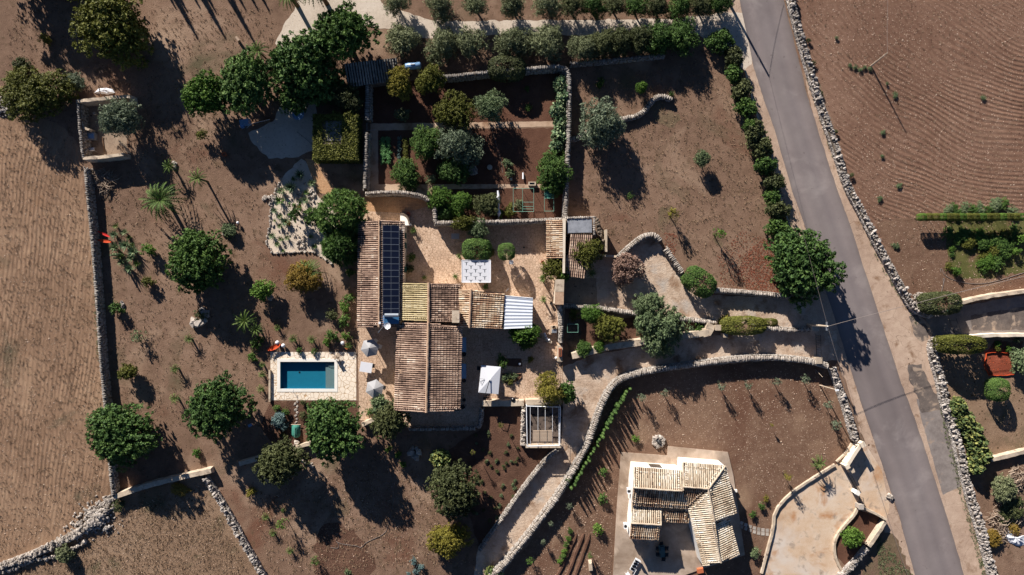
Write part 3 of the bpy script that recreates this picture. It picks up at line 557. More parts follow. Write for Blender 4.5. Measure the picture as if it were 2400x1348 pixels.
# ---------------------------------------------------------------- tiled roofs
def fit_plane(v):
    v = np.asarray(v); A = np.c_[v[:, :2], np.ones(len(v))]; s, *_ = np.linalg.lstsq(A, v[:, 2], rcond=None); return s
def roof(parent, poly, mat, rowsp=.30, tl=.42, drop=None, walls=None, edge=True, name='roof_slope', th=.10, band=None):
    """poly: world points of a roof plane. Lays rows of barrel tiles down the slope on an underlay; optional walls below."""
    v = np.asarray(poly, float); pl = fit_plane(v); v[:, 2] = v[:, :2] @ pl[:2]+pl[2]
    gr = pl[:2]; gl = np.linalg.norm(gr); e2 = -gr/gl if gl > 1e-5 else np.array((0, -1.0)); e1 = np.array((-e2[1], e2[0]))
    u = v[:, :2] @ e1; w = v[:, :2] @ e2; n = len(v)
    deck = MB(); deck.prism([p for p in v], 0, 0); a = sum(v[i][0]*v[(i+1)%n][1]-v[(i+1)%n][0]*v[i][1] for i in range(n))
    vv = v if a > 0 else v[::-1]
    deck = MB(); deck.add(np.concatenate([vv-np.array((0, 0, th)), vv-np.array((0, 0, .01))]), [tuple(range(n-1, -1, -1)), tuple(range(n, 2*n))]+[(i, (i+1)%n, (i+1)%n+n, i+n) for i in range(n)])
    rs = deck.build(name, M['deck'], parent)
    zf = lambda q: q @ pl[:2]+pl[2]
    tm = MB(); st_c = []; st_d = []; st_y = []
    V = []; F = []; T = []; cnt = 0
    nu = int((u.max()-u.min())/rowsp); ang = np.linspace(0, math.pi, 6)
    for i in range(nu+1):
        uu = u.min()+(i+.5)*(u.max()-u.min())/(nu+1); xs = []
        for k in range(n):
            a, b = k, (k+1) % n
            if (u[a]-uu)*(u[b]-uu) < 0: xs.append(w[a]+(w[b]-w[a])*(uu-u[a])/(u[b]-u[a]))
        if len(xs) < 2: continue
        w0, w1 = min(xs), max(xs); 
        if w1-w0 < .15: continue
        w0 += .0; w1 += random.uniform(0, .07); m = max(1, round((w1-w0)/tl)); rowt = random.random()*.25; off = 0.0
        for j in range(m):
            wa_, wb_ = w0+(w1-w0)*j/m, w0+(w1-w0)*(j+1)/m+.03; off += random.gauss(0, .012); off *= .8
            uj = uu+off+random.gauss(0, .008)
            r0, r1 = rowsp*.34, rowsp*.40; lift = .02
            ring = []
            for ww, rr, lf in ((wa_, r0, 0.0), (wb_, r1, .03)):
                for an in ang:
                    q = e1*(uj+rr*math.cos(an))+e2*ww; ring.append((q[0], q[1], zf(q)+rr*1.25*math.sin(an)+lf))
            V += ring; t = min(1, max(0, .12+rowt+random.random()*.42+.22*math.sin(uu*.9+1.7*math.sin(wa_*.8))+.12*math.sin(wa_*2.1+uu*.37)+(.3 if random.random() < .07 else 0)))
            if band and random.random() < band: t = random.random()*.2
            for k in range(5): F.append((cnt+k, cnt+k+1, cnt+k+7, cnt+k+6)); T.append(t)
            F.append((cnt+6, cnt+7, cnt+8, cnt+9, cnt+10, cnt+11)); T.append(0.0)
            cnt += 12
        if edge:   # stones and bedding tiles laid near the eave and ridge ends of the rows
            q = e1*uu+e2*(w1-.55); st_c.append((q[0], q[1], zf(q)+rowsp*.42)); st_d.append((.2, .24, .12)); st_y.append(math.atan2(e1[1], e1[0])+random.gauss(0, .3))
    tm.add(V, F, T); tm.build('tiles', M[mat], rs)
    if edge:   # mortared row along the two rakes
        c = st_c; d = st_d; y = st_y
        for k in range(n):
            a, b = v[k], v[(k+1) % n]; dd = (b-a)[:2]; L = np.linalg.norm(dd)
            if L < .5: continue
            if abs(np.dot(dd/L, e2)) > .7:
                cen = v.mean(0); nrm = np.array((-dd[1], dd[0]))/L
                if np.dot(nrm, (cen-a)[:2]) < 0: nrm = -nrm
                for s in np.arange(.1, L-.05, .3):
                    q = a+(b-a)*s/L; q2 = q[:2]+nrm*.42; c.append((q2[0], q2[1], zf(q2)+rowsp*.45)); d.append((.30, .16, .13)); y.append(math.atan2(nrm[1], nrm[0])+random.gauss(0, .25))
        if c: MB().stones(c, d, np.array(y), .08).build('bedding_tiles', M[mat], rs)
    if walls:
        wmat, inset, z0 = walls; cen = v.mean(0); q = []
        for p in v:
            dv = cen-p; L = np.linalg.norm(dv[:2]); p2 = p+dv*(inset*1.3/L); q.append((p2[0], p2[1], zf(p2[:2])-th-.02))
        MB().prism(q, z0, [p[2] for p in q]).build('wall', M[wmat], parent)
    return rs
def cap(parent, a, b, r=.14, mat='ridge'):
    a, b = np.array(a, float), np.array(b, float); n = max(2, int(np.linalg.norm(b-a)/.5)); pts = [a+(b-a)*i/n+np.array((random.gauss(0, .015), random.gauss(0, .015), .06)) for i in range(n+1)]
    MB().tube(pts, [r*random.uniform(.9, 1.1) for _ in pts], 8).build('ridge_cap', M[mat], parent)
def Q(*a): return [P(*t) for t in a]      # (px,py,z)
E, R = 3.3, 4.3
farm = thing('farmhouse', P(1000,860), 'old farmhouse with brown barrel tile roofs in four joined wings east of the pool', 'house')
fx = lambda px, py, z: P(px, py, z)
roof(farm, Q((889,517,R),(840,520,E),(838,768,E),(888,766,R)), 'tile', walls=('plaster', .35, 0))
roof(farm, Q((889,517,R),(948,518,E),(945,700,E),(937,766,E+.1),(888,766,R)), 'tile', walls=('plaster', .35, 0))
cap(farm, P(889,516,R+.1), P(888,767,R+.1))
roof(farm, Q((1005,664,R+.1),(940,665,E),(938,752,E),(1004,752,R+.1)), 'tilepale', walls=('plaster', .3, 0))
roof(farm, Q((1005,664,R+.1),(1078,665,E),(1076,755,E),(1004,755,R+.1)), 'tile', walls=('plaster', .3, 0), band=.3)
cap(farm, P(1005,662,R+.2), P(1004,756,R+.2), .17)
roof(farm, Q((1003.5,757,R+.4),(931,758,E+.2),(924,963,E+.1),(999,966,R+.4)), 'tile', walls=('plaster', .35, 0))
roof(farm, Q((1003.5,757,R+.4),(1083,766,E+.2),(1078,962,E+.1),(999,966,R+.4)), 'tile', walls=('plaster', .35, 0))
cap(farm, P(1004,755,R+.5), P(999,967,R+.5), .18)
roof(farm, Q((1104,679,R-.3),(1076,678,E+.2),(1080,767,E+.2),(1100,768,R-.3)), 'tilemix', walls=('plaster', .2, 0), edge=False)
roof(farm, Q((1104,679,R-.3),(1181,690,E-.2),(1175,772,E-.2),(1100,768,R-.3)), 'tilemix', walls=('plaster', .3, 0))
cap(farm, P(1104,678,R-.2), P(1100,769,R-.2), .16)
# chimney, skylight, awnings, doors
ch = MB(); c0 = P(1068,742,5.6); ch.box((c0[0], c0[1], 4.7), (.85, 1.55, 1.7)); cho = ch.build('chimney', M['white'], farm)
MB().box((c0[0], c0[1], 5.62), (1.0, 1.7, .12)).build('chimney_cap', M['mortar'], cho)
for py in (808, 870):
    c = P(1087, py, 2.4); a = MB(); a.box(c, (.7, 2.1, .05), 0, 1, None, .12); a.build('awning', M['awning'], farm)
    MB().box((c[0]-.42, c[1], 1.1), (.10, 1.1, 2.2)).build('door', M['greenshutter'], farm)
for px, py in ((949,552),(949,575),(949,632),(927,905)):
    c = P(px, py, 2.0); MB().box((c[0], c[1], 1.6), (.18, .8, 1.3)).build('shutter', M['greenshutter'], farm)
# small stone patch on west slope
MB().box(P(941,871,3.75), (.5, .5, .16), .2).build('roof_vent', M['ridge'], farm)

# solar panels on the east slope of the left wing (each a thing of its own)
pA, pB = P(889,517,R), P(948,518,E)
slope = (E-R)/(pB[0]-pA[0]); yaw = 0
ORD = ['first','second','third','fourth','fifth','sixth','seventh','eighth','ninth','tenth','eleventh','twelfth','thirteenth','fourteenth']
for i in range(14):
    y0 = 529+i*15.0; q = [P(898.5, y0, 0), P(936.5, y0, 0), P(936.5, y0+14.2, 0), P(898.5, y0+14.2, 0)]
    zz = [R-.30, E+.30]; k0, k1 = 1-zz[0]/H, 1-zz[1]/H
    t = thing('solar_panel', P(917, y0+7, 3.8), f'{ORD[i]} solar panel from the north in the column on the farmhouse roof', 'solar panel', 'solar panels in a column on the roof')
    yc = (674-(y0+7.1))/S*(1-3.9/H); xc0 = (898.5-1200)/S*k0; xc1 = (936.5-1200)/S*k1; L = xc1-xc0; dz = -(.62); an = math.atan2(dz, L)
    zc = 4.15-.0; m = MB(); m.box(((xc0+xc1)/2, yc, zc), (math.hypot(L, dz), .86, .04), 0, 1, None, -an); m.build('cell_sheet', M['panel'], t)
    fr = MB()
    for sy_ in (-1, 1): fr.box(((xc0+xc1)/2, yc+sy_*.435, zc+.012), (math.hypot(L, dz), .024, .05), 0, 1, None, -an)
    fr.box(((xc0+xc1)/2, yc, zc+.012), (.03, .83, .05), 0, 1, None, -an)
    fr.box((xc0+.01, yc, zc+dz*-.5+.0), (.03, .84, .06)); fr.box((xc1-.01, yc, zc+dz*.5), (.03, .84, .06)); fr.build('frame', M['alu'], t)
# water heater, dish, mast at the south end of that roof
t = thing('solar_water_heater', P(905,752,3.9), 'blue glass solar water heater with a horizontal tank at the end of the panels', 'water heater')
MB().box(P(918,750,4.0), (2.0, 1.1, .08), 0, 1, None, .2).build('collector', M['blueglass'], t)
a = P(902,739,4.5); b = P(934,739,4.5); MB().tube([a, b], .26, 12).build('tank', M['alu'], t)
MB().box(P(898,752,4.1), (.35, 1.5, .25)).build('support', M['blue'], t)
t = thing('satellite_dish', P(906,765,0), 'white satellite dish over the patio at the corner of the roof', 'satellite dish')
d = MB(); c = P(908,764,4.3); d.lathe((c[0], c[1], c[2]), [(.02, -.08), (.25, -.04), (.46, .06), (.47, .09), (.44, .08), (.24, 0)], 16); o = d.build('dish', M['whitepaint'], t)
MB().tube([(c[0], c[1], 4.25), (c[0]-.1, c[1]+.3, 3.4)], .04).build('mast', M['alu'], t); MB().tube([c, c+np.array((.1, -.5, .3))], .025).build('feed_arm', M['alu'], t)
t = thing('antenna_mast', P(896,768,0), 'thin leaning antenna pole with a white box beside the water heater', 'antenna')
a = P(896,768,3.2); b = P(884,784,5.2); MB().tube([a, P(894,770,5.4)], .03).build('mast', M['alu'], t)
MB().tube([P(886,780,5.0), P(899,764,5.2)], .025).build('boom', M['alu'], t); MB().box(P(890,757,4.9), (.3,.3,.3)).build('box', M['whitepaint'], t)
# corrugated sheet roof
def corr(parent, poly, mat, sp=.22, amp=.035, name='roof_sheet'):
    v = np.asarray(poly, float); A, B, C, D = v; n1 = int(np.linalg.norm(B-A)/sp*4); m = MB(); V = []; F = []
    for i in range(n1+1):
        s = i/n1; z = amp*math.sin(i*math.pi/2)
        V += [A+(B-A)*s+np.array((0, 0, z)), D+(C-D)*s+np.array((0, 0, z))]
        if i: F.append((2*i-2, 2*i, 2*i+1, 2*i-1))
    m.add(V, F, [random.random()*.4+.3 for _ in F]); o = m.build(name, M[mat], parent)
    return o
t = thing('lean_to', P(1213,733,0), 'white corrugated sheet lean-to roof at the east end of the farmhouse', 'shed')
q = Q((1183,694,3.0),(1249,700,2.7),(1247,768,2.7),(1181,771,3.0))
corr(t, [q[0], q[3], q[2], q[1]], 'whitesheet', .5, .03)
MB().prism([p*.998 for p in [q[0]*np.array((1,1,0))+np.array((.1,-.2,0)), q[1]*np.array((1,1,0))+np.array((-.3,-.2,0)), q[2]*np.array((1,1,0))+np.array((-.3,.3,0)), q[3]*np.array((1,1,0))+np.array((.1,.3,0))]], 0, 2.55).build('wall', M['plaster'], t)
MB().tube([q[0]+np.array((0,.05,.02)), q[1]+np.array((0,.05,.02))], .06).build('edge_trim', M['whitepaint'], t)
# long tiled lean-to on the east side of the courtyard
t = thing('tiled_lean_to', P(1300,560,0), 'narrow tiled lean-to roof against the east wall of the courtyard', 'shed')
roof(t, Q((1318,515,3.1),(1319,606,3.1),(1281,605,2.5),(1281,516,2.5)), 'tilemix', walls=('plaster', .15, 0), rowsp=.3)
MB().prism([P(1319,512,3.2)[:2], P(1326,512,3.2)[:2], P(1324,640,3.2)[:2], P(1319,640,3.2)[:2]], 0, 3.2).build('wall', M['plaster'], t)
t = thing('tiled_hut', P(1355,600,0), 'small hut with rows of tiles running south beside the pink flowered oleander', 'hut')
roof(t, Q((1337,549,2.9),(1390,551,2.9),(1371,652,2.3),(1323,645,2.3)), 'tile', walls=('plaster', .25, 0), edge=False, rowsp=.3)
t = thing('flat_roofed_hut', P(1358,528,0), 'flat grey roofed hut with a raised stone rim north of the tiled hut', 'hut')
m = MB(); m.prism([P(*a)[:2] for a in ((1328,513,2.8),(1388,512,2.8),(1388,546,2.8),(1330,547,2.8))], 0, 2.8); m.build('wall', M['plaster'], t)
m = MB(); m.prism([P(*a)[:2] for a in ((1329,514,2.83),(1387,514,2.83),(1387,545,2.83),(1330,546,2.83))], 2.8, 2.86); m.build('roof', tint_mat('grey_felt_roof', [g(96,98,104), g(140,142,148), g(164,166,172)], noise=(1.2,.9)), t)
c = []; d = []; y = []
for a, b in (((1326,511),(1392,509)), ((1392,509),(1393,550))):
    for p, an in along([P(*a, 2.9)[:2], P(*b, 2.9)[:2]], .3): c.append((p[0], p[1], 2.9)); d.append((.32, .34, .26)); y.append(an)
MB().stones(c, d, np.array(y)).build('rim', M['whitestone'], t)
t = thing('rough_terrace_wall', P(1404,545,0), 'crooked stack of rocks around the east side of the flat roofed hut', 'wall')
c = []; d = []
for _ in range(130):
    s = random.random(); q = P(1396+22*s+random.uniform(-3, 3), 515+75*s+random.uniform(-4, 4)); z = random.uniform(.1, .9); c.append((q[0], q[1], z)); k = random.uniform(.25, .5); d.append((k, k, k*.8))
MB().stones(c, d, rng.random(130)*6).build('rocks', M['wallcore'], t)
MB().box(P(1419,565,1.0), (.25, 3.2, 2.0)).build('end_wall', M['mortar'], t)
wall([(1400,598),(1428,600),(1452,602)], .35, 1.0, 'flat', 'short low mortar wall between the hut and the hooked wall')
t = thing('gate_block', P(1311,684,0), 'tall concrete topped gate block between courtyard and slab yard', 'gatehouse')
MB().prism([P(*a)[:2] for a in ((1302,656,3.2),(1322,656,3.2),(1321,713,3.2),(1300,712,3.2))], 0, 3.15).build('wall', M['plaster'], t)
MB().prism([P(*a)[:2] for a in ((1301,655,3.2),(1322.5,655,3.2),(1321.5,684,3.2),(1301,684,3.2))], 3.152, 3.22).build('roof_slab', M['mortar'], t)
MB().prism([P(*a)[:2] for a in ((1301,684.2,3.2),(1321.5,684.2,3.2),(1321,714,3.2),(1300,714,3.2))], 3.152, 3.20).build('roof_slab', M['concrete'] if 0 else M['ridge'], t)

# corrugated stone shed, top
t = thing('corrugated_shed', P(868,170,0), 'shaded shed with a grey ribbed roof beneath the carob trees', 'shed')
roof(t, Q((808,150,2.9),(930,136,2.9),(926,190,2.2),(815,204,2.2)), 'tilegrey', rowsp=.38, walls=('wallcore', .3, 0), edge=False)
# ---------------------------------------------------------------- small house, bottom right
hs = thing('small_house', P(1600,1200,.15), 'white walled house with cream mottled tile roofs on a pale terrace', 'house')
slab = MB(); sp = [(1455.7,1060),(1564,1068),(1565.6,1046),(1706,1060),(1719,1115),(1746,1301),(1645,1334),(1600,1350),(1590,1400),(1434,1400),(1445,1200)]
slab.prism([P(x, y, .18)[:2] for x, y in sp], 0, .18); so_ = slab.build('terrace', M['concrete'], None); so_['kind'] = 'structure'
EV, RG = 3.4, 4.5
RR = dict(
 A=[(1597.5,1151,RG),(1484.4,1142.6,RG),(1486,1094.7,EV),(1597.5,1103,EV)],
 B=[(1484.4,1143.4,RG),(1660,1146.4,RG),(1612.8,1192,EV),(1480,1183,EV)],
 C=[(1601,1141,RG+.1),(1660,1145,RG+.1),(1700,1092,EV+.1),(1601,1084,EV+.1)],
 D=[(1660,1146,RG+.1),(1675,1221.5,RG),(1726.5,1204,EV),(1700,1093,EV)],
 E=[(1660,1147,RG+.1),(1675,1222,RG),(1689.6,1318,RG-.1),(1648,1327,EV),(1613,1190.7,EV)],
 F=[(1668,1227,RG-.3),(1689.6,1318,RG-.2),(1732.5,1301,EV-.3),(1710,1217,EV-.3)],
 G=[(1550,1229.5,3.7),(1479,1226,3.7),(1481,1186,3.0),(1551,1190.5,3.0)],
 I=[(1479,1227,3.7),(1549,1230.6,3.7),(1544,1264.5,3.0),(1476,1261.6,3.0)],
 J=[(1554,1198,3.0),(1612,1200,3.0),(1615,1224,2.5),(1558,1222,2.5)])
for k, v in RR.items():
    roof(hs, Q(*v), 'tilecream' if k not in 'BIJ' else 'tilemix', walls=None if k == 'J' else ('white', .05, .15), rowsp=.30, edge=True, name='roof_slope')  # slopes turned from the sun take darker tiles, shade put into the colour
for a, b in (((1484,1143,RG+.1),(1598,1151,RG+.1)), ((1601,1141,RG+.2),(1660,1146,RG+.2)), ((1660,1146,RG+.2),(1700,1092,EV+.2)), ((1660,1146,RG+.2),(1675,1222,RG+.1)), ((1668,1226,RG),(1690,1319,RG-.1)), ((1479,1226.5,3.8),(1550,1230,3.8)), ((1601,1084,EV+.2),(1601,1150,RG+.1))):
    cap(hs, P(*a), P(*b), .13, 'mortar')
for px, py in ((1541,1098.9),(1640,1089.1)):
    c = P(px, py, 3.4); o = MB().box((c[0], c[1]-.02, 1.9), (1.7, .10, 1.6), -.075).build('window', M['window'], hs); MB().box((c[0], c[1]+.02, 1.05), (1.9, .16, .08), -.075).build('sill', M['mortar'], o)
for px, py in ((1475,1150),(1467,1232)):
    c = P(px, py, 2.2); o = MB().box((c[0]-.1, c[1], 2.2), (.45, .8, .6), .05).build('air_conditioner', M['whitepaint'], hs); MB().lathe((c[0]-.1, c[1], 2.5), [(.2, 0), (.22, .02), (.05, .03)], 10).build('fan_grille', M['dark'], o)
# ---------------------------------------------------------------- plants
def unit(n):
    v = rng.normal(size=(n, 3)); return v/np.linalg.norm(v, axis=1)[:, None]
def leaf_mesh(name, mat, p, nr, L, Wd, tint, shape='rhomb'):
    n = len(p); nr = nr/np.linalg.norm(nr, axis=1)[:, None]; t = np.cross(nr, unit(n)); t /= np.linalg.norm(t, axis=1)[:, None]; b = np.cross(nr, t)
    L = L*rng.uniform(.6, 1.3, n)[:, None]/2; Wd = Wd*rng.uniform(.7, 1.3, n)[:, None]/2
    v = np.stack([p-t*L, p+b*Wd+nr*Wd*.25, p+t*L, p-b*Wd+nr*Wd*.25], 1).reshape(-1, 3)
    me = bpy.data.meshes.new(name); f = np.arange(4*n).reshape(-1, 4); me.from_pydata(v.tolist(), [], f.tolist())
    at = me.attributes.new('tint', 'FLOAT', 'FACE'); at.data.foreach_set('value', np.clip(tint, 0, 1).astype(np.float32)); me.materials.append(mat); me.update(); return me
def crown_pts(R, n, lobes, lr, flat=.75, clump=.22, per=26, hole=.12, skew=0.0):
    d = unit(lobes); d[:, 2] = np.abs(d[:, 2])*1.1-.45; c = d*R*rng.uniform(.25, .72, lobes)[:, None]*np.array((1, 1, flat)); c[0] = (0, 0, 0)
    r = R*lr*rng.uniform(.7, 1.25, lobes); r[0] = R*.62
    lim = R/np.maximum(R, np.linalg.norm(c/np.array((1,1,flat)), axis=1)+r); c = c*lim[:, None]
    nc = max(1, n//per); k = rng.choice(lobes, nc, p=r**2/(r**2).sum()); u = unit(nc); u[:, 2] = np.where(rng.random(nc) < .55, np.abs(u[:, 2]), u[:, 2])
    cc = c[k]+u*(r[k]*rng.uniform(.74, 1.16, nc))[:, None]*np.array((1, 1, flat*1.05))
    # random bare bites
    keep = np.ones(nc, bool)
    for _ in range(int(hole*40)):
        h = cc[rng.integers(nc)]; keep &= np.linalg.norm(cc-h, axis=1) > R*.09
    cc = cc[keep]; u = u[keep]; nc = len(cc); ct = rng.random(nc)
    p = np.repeat(cc, per, 0)+unit(nc*per)*(clump*rng.uniform(.2, 1, nc*per)**.6)[:, None]*rng.uniform(.6, 1.3, (nc))[np.repeat(np.arange(nc), per)][:, None]
    off = p-np.repeat(cc, per, 0)
    nr = np.repeat(u, per, 0)*.5+off/clump*.7+unit(nc*per)*.95+np.array((0, 0, .25))
    return p, nr, np.clip(np.repeat(ct, per)*.55+rng.random(nc*per)*.45, 0, 1)
GEO = dict(
 carob=dict(R=4.0, n=21000, lobes=30, lr=.36, flat=.72, clump=.24, per=14, hole=.12, L=.34, W=.17),
 broad=dict(R=4.0, n=15000, lobes=20, lr=.40, flat=.75, clump=.34, per=14, hole=.3, L=.30, W=.17),
 olive=dict(R=2.8, n=7500, lobes=22, lr=.36, flat=.85, clump=.42, per=16, hole=.6, L=.38, W=.10),
 cedar=dict(R=3.2, n=11000, lobes=18, lr=.36, flat=.8, clump=.30, per=16, hole=.6, L=.36, W=.11),
 bush=dict(R=1.6, n=3600, lobes=10, lr=.45, flat=.8, clump=.24, per=16, hole=.25, L=.24, W=.15),
 fine=dict(R=1.6, n=6000, lobes=7, lr=.5, flat=.75, clump=.16, per=10, hole=.0, L=.17, W=.09),
 shrub=dict(R=.9, n=800, lobes=7, lr=.45, flat=.85, clump=.2, per=12, hole=.2, L=.20, W=.11),
 sapling=dict(R=.9, n=360, lobes=7, lr=.4, flat=.9, clump=.22, per=10, hole=.3, L=.20, W=.08),
)
GEO['clip'] = dict(R=1.8, n=8500, lobes=0, lr=0, flat=.8, clump=0, per=0, hole=0, L=.17, W=.11)
def clip_pts():
    n = 8500; u = unit(n); u[:, 2] = np.abs(u[:, 2])*1.0-.25*(rng.random(n) < .4)*2; e = .62; s = np.sign(u)*np.abs(u)**e; s /= np.maximum(1e-6, (np.abs(s)**(2/e*.85)).sum(1)**(.5*e/.85))[:, None]
    f = 1+.035*np.sin(u[:, 0]*9+1)*np.cos(u[:, 1]*8)+rng.normal(0, .025, n); p = s*1.8*.93*f[:, None]*np.array((1, 1, .8)); return p, u+unit(n)*.7+np.array((0, 0, .3)), rng.random(n)
CACHE = {}
def crown_mesh(geom, mat, var):
    key = (geom, mat, var)
    if key in CACHE: return CACHE[key]
    g0 = (geom, var)
    if g0 in CACHE: me = CACHE[g0].copy(); me.materials.clear(); me.materials.append(M[mat]); me.name = 'crown'
    else:
        q = GEO[geom]; p, nr, t = clip_pts() if geom == 'clip' else crown_pts(q['R'], q['n'], q['lobes'], q['lr'], q['flat'], q['clump'], q['per'], q['hole'])
        me = leaf_mesh('crown', M[mat], p, nr, q['L'], q['W'], t); CACHE[g0] = me
    CACHE[key] = me; return me
def trunk_mesh(var):
    if ('trunk', var) in CACHE: return CACHE[('trunk', var)]
    m = MB(); m.tube([(0, 0, -.05), (.04, .02, .25), (.0, .05, .55)], [.085, .06, .055], 8)   # unit: height 1 = crown centre, radius scaled
    for i in range(6):
        a = i*1.05+random.random(); r = random.uniform(.45, .7); m.tube([(0, .04, .45+random.random()*.1), (r*.4*math.cos(a), r*.4*math.sin(a), .78), (r*math.cos(a), r*math.sin(a), 1.1+random.random()*.25)], [.045, .03, .012], 6)
    o = m.build('trunk', M['bark']); me = o.data; bpy.data.objects.remove(o)
    org = 0
    CACHE[('trunk', var)] = me; return me
TR = {}
def tree(px, py, r, geom, mat, label, name='tree', cat='tree', h=None, sx=1.0, sy=1.0, rz=None, group=None, trunk=True, tilt=0):
    r = r*{'carob': 1.17, 'olive': 1.1, 'broad': 1.16, 'cedar': 1.12, 'bush': 1.2}.get(geom, 1.14)
    R = r/S; q = GEO[geom]; flat = q['flat']; sc = R/q['R']
    if h is None: h = 1.62*R if trunk else 1.3*R
    h = max(h, .25); zr = max(min(flat*R*1.05, h*.62), h*.50) if trunk else min(flat*R*1.05, h*.6); zc = h-zr*.95
    if not trunk: zc = max(zc, zr*.35)
    p = P(px, py, zc); k = 1-zc/H; var = random.randrange(3)
    root = thing(name, (p[0], p[1], 0), label, cat, group)
    c = bpy.data.objects.new('crown' if trunk else 'foliage', crown_mesh(geom, mat, var)); COL.objects.link(c); c.parent = root
    c.location = (0, 0, zc); zs = zr/(flat*q['R'])
    c.rotation_euler[2] = random.uniform(0, 6.28) if rz is None and sx == sy else 0
    c.scale = (sc*k*sx*1.03, sc*k*sy*1.03, zs)
    me = trunk_mesh(0); t = bpy.data.objects.new('trunk' if trunk else 'stem', me); COL.objects.link(t); t.parent = root
    ts = R*(1 if trunk else .7); t.scale = (ts*sx, ts*sy, zc); t.rotation_euler[2] = random.uniform(0, 6); t.location = (0, 0, .0)
    if rz is not None: root.rotation_euler[2] = rz
    return root
# trunk mesh was recentred at its base; make sure it starts at ground
def shr(px, py, r, mat, label, cat='shrub', h=None, sx=1.0, sy=1.0, geom=None, name='shrub', group=None, rz=None):
    return tree(px, py, r, geom or ('bush' if r > 17 else 'shrub'), mat, label, name, cat, h, sx, sy, rz, group, trunk=False)
EV_ = 'evergreen tree'
# --- north west
tree(262, 55, 88, 'broad', 'ygreen', 'big yellow-green tree at the top left casting a long shadow', h=7.2, sx=.95)
tree(92, 224, 76, 'broad', 'ygreen', 'wide yellowish tree left of the walled ruin', h=4.8, sy=.8)
tree(50, 195, 30, 'broad', 'ygreen', 'small yellowish tree top against the left edge', h=3.4)
tree(170, 197, 32, 'olive', 'olivegrey', 'round grey olive bush just above the walled ruin', h=2.2, sy=.85)
shr(50, 150, 18, 'dkcarob', 'small dark shrub above the wide yellowish tree'); shr(107, 90, 15, 'yellow', 'little yellowish bush standing in the shade at the top left')
tree(283, 280, 50, 'olive', 'olivegrey', 'grey-green olive tree growing at the edge of the walled ruin', name='olive_tree', h=5.4)
tree(484, 222, 49, 'carob', 'bright', 'round fresh green tree left of the dark carob group', h=6.4)
shr(475, 313, 14, 'ygreen', 'small light bush below the round fresh green tree', h=1.8)
tree(580, 203, 62, 'carob', 'carob', 'westernmost carob of the dark group north of the gravel yard', name='carob_tree', h=7.2, sy=1.28)
tree(704, 176, 80, 'carob', 'carob', 'largest dark carob, in the middle of the group above the gravel yard', name='carob_tree', h=7.6)
tree(804, 86, 70, 'carob', 'green', 'tall green tree inside the bend of the gravel track', h=7.8, sy=.95)
tree(812, 232, 34, 'broad', 'dkcarob', 'dark shaded tree between the carobs and the vine covered hut', h=4.0)
tree(770, 215, 34, 'broad', 'carob', 'dark shaded tree under the east side of the biggest carob', h=3.6)
tree(690, 232, 36, 'carob', 'carob', 'low carob crown hanging over the gravel yard', name='carob_tree', h=5.2)
tree(936, 195, 29, 'broad', 'yellow', 'yellowish tree on the wall south of the corrugated shed', h=4.2, sy=1.2)
tree(1007, 188, 31, 'broad', 'ygreen', 'light leaved tree right of the blue tank', h=4.4)
tree(942, 268, 16, 'bush', 'olive', 'small dull bush in the shaded top of the vegetable garden', h=1.9)
# olive rows
R2 = [(943,94,42),(1034,108,41),(1105,103,37),(1203,102,42),(1283,101,46),(1368,112,34),(1410,100,35),(1455,97,36),(1500,94,36),(1545,90,40),(1592,88,44)]
words = ['first','second','third','fourth','fifth','sixth','seventh','eighth','ninth','tenth','eleventh','twelfth','thirteenth','fourteenth','fifteenth','sixteenth','seventeenth','eighteenth','nineteenth','twentieth','twenty-first','twenty-second','twenty-third','twenty-fourth','twenty-fifth','twenty-sixth','twenty-seventh','twenty-eighth','twenty-ninth','thirtieth']
for i, (x, y, r) in enumerate(R2):
    tree(x, y, r, 'olive', 'olive' if i < 6 else 'green' if i > 8 else 'dkcarob', f'{words[i]} olive tree from the left in the row south of the gravel track', name='olive_tree', h=4.0, group='olives below the track')
R1 = [(930,8,29),(1030,16,34),(1115,12,30),(1200,12,33),(1285,12,33),(1340,12,30),(1390,14,30),(1440,12,30),(1490,14,31),(1540,14,31),(1590,14,32),(1640,12,34),(1685,6,34)]
for i, (x, y, r) in enumerate(R1):
    tree(x, y, r, 'olive', 'olive' if i < 5 else 'dkcarob' if i % 2 else 'green', f'{words[i]} olive tree from the left along the top edge of the photo', name='olive_tree', h=3.8, group='olives along the top edge')
RH = [(1690,102,28),(1722,138,25),(1716,172,22),(1735,208,26),(1752,252,25),(1764,310,25),(1757,292,15),(1783,350,26),(1791,388,23),(1810,430,25),(1806,462,20),(1820,492,25),(1828,535,27)]
for i, (x, y, r) in enumerate(RH):
    tree(x, y, r, 'bush', 'dkcarob' if i % 2 else 'green', f'{words[i]} tree from the north in the hedge beside the road', name='hedge_tree', h=2.9, group='hedge trees along the road')
shr(1188, 162, 40, 'dkcarob', 'dome shaped bush overhanging the top of the curved garden wall', sy=.62, h=3.0, geom='clip')
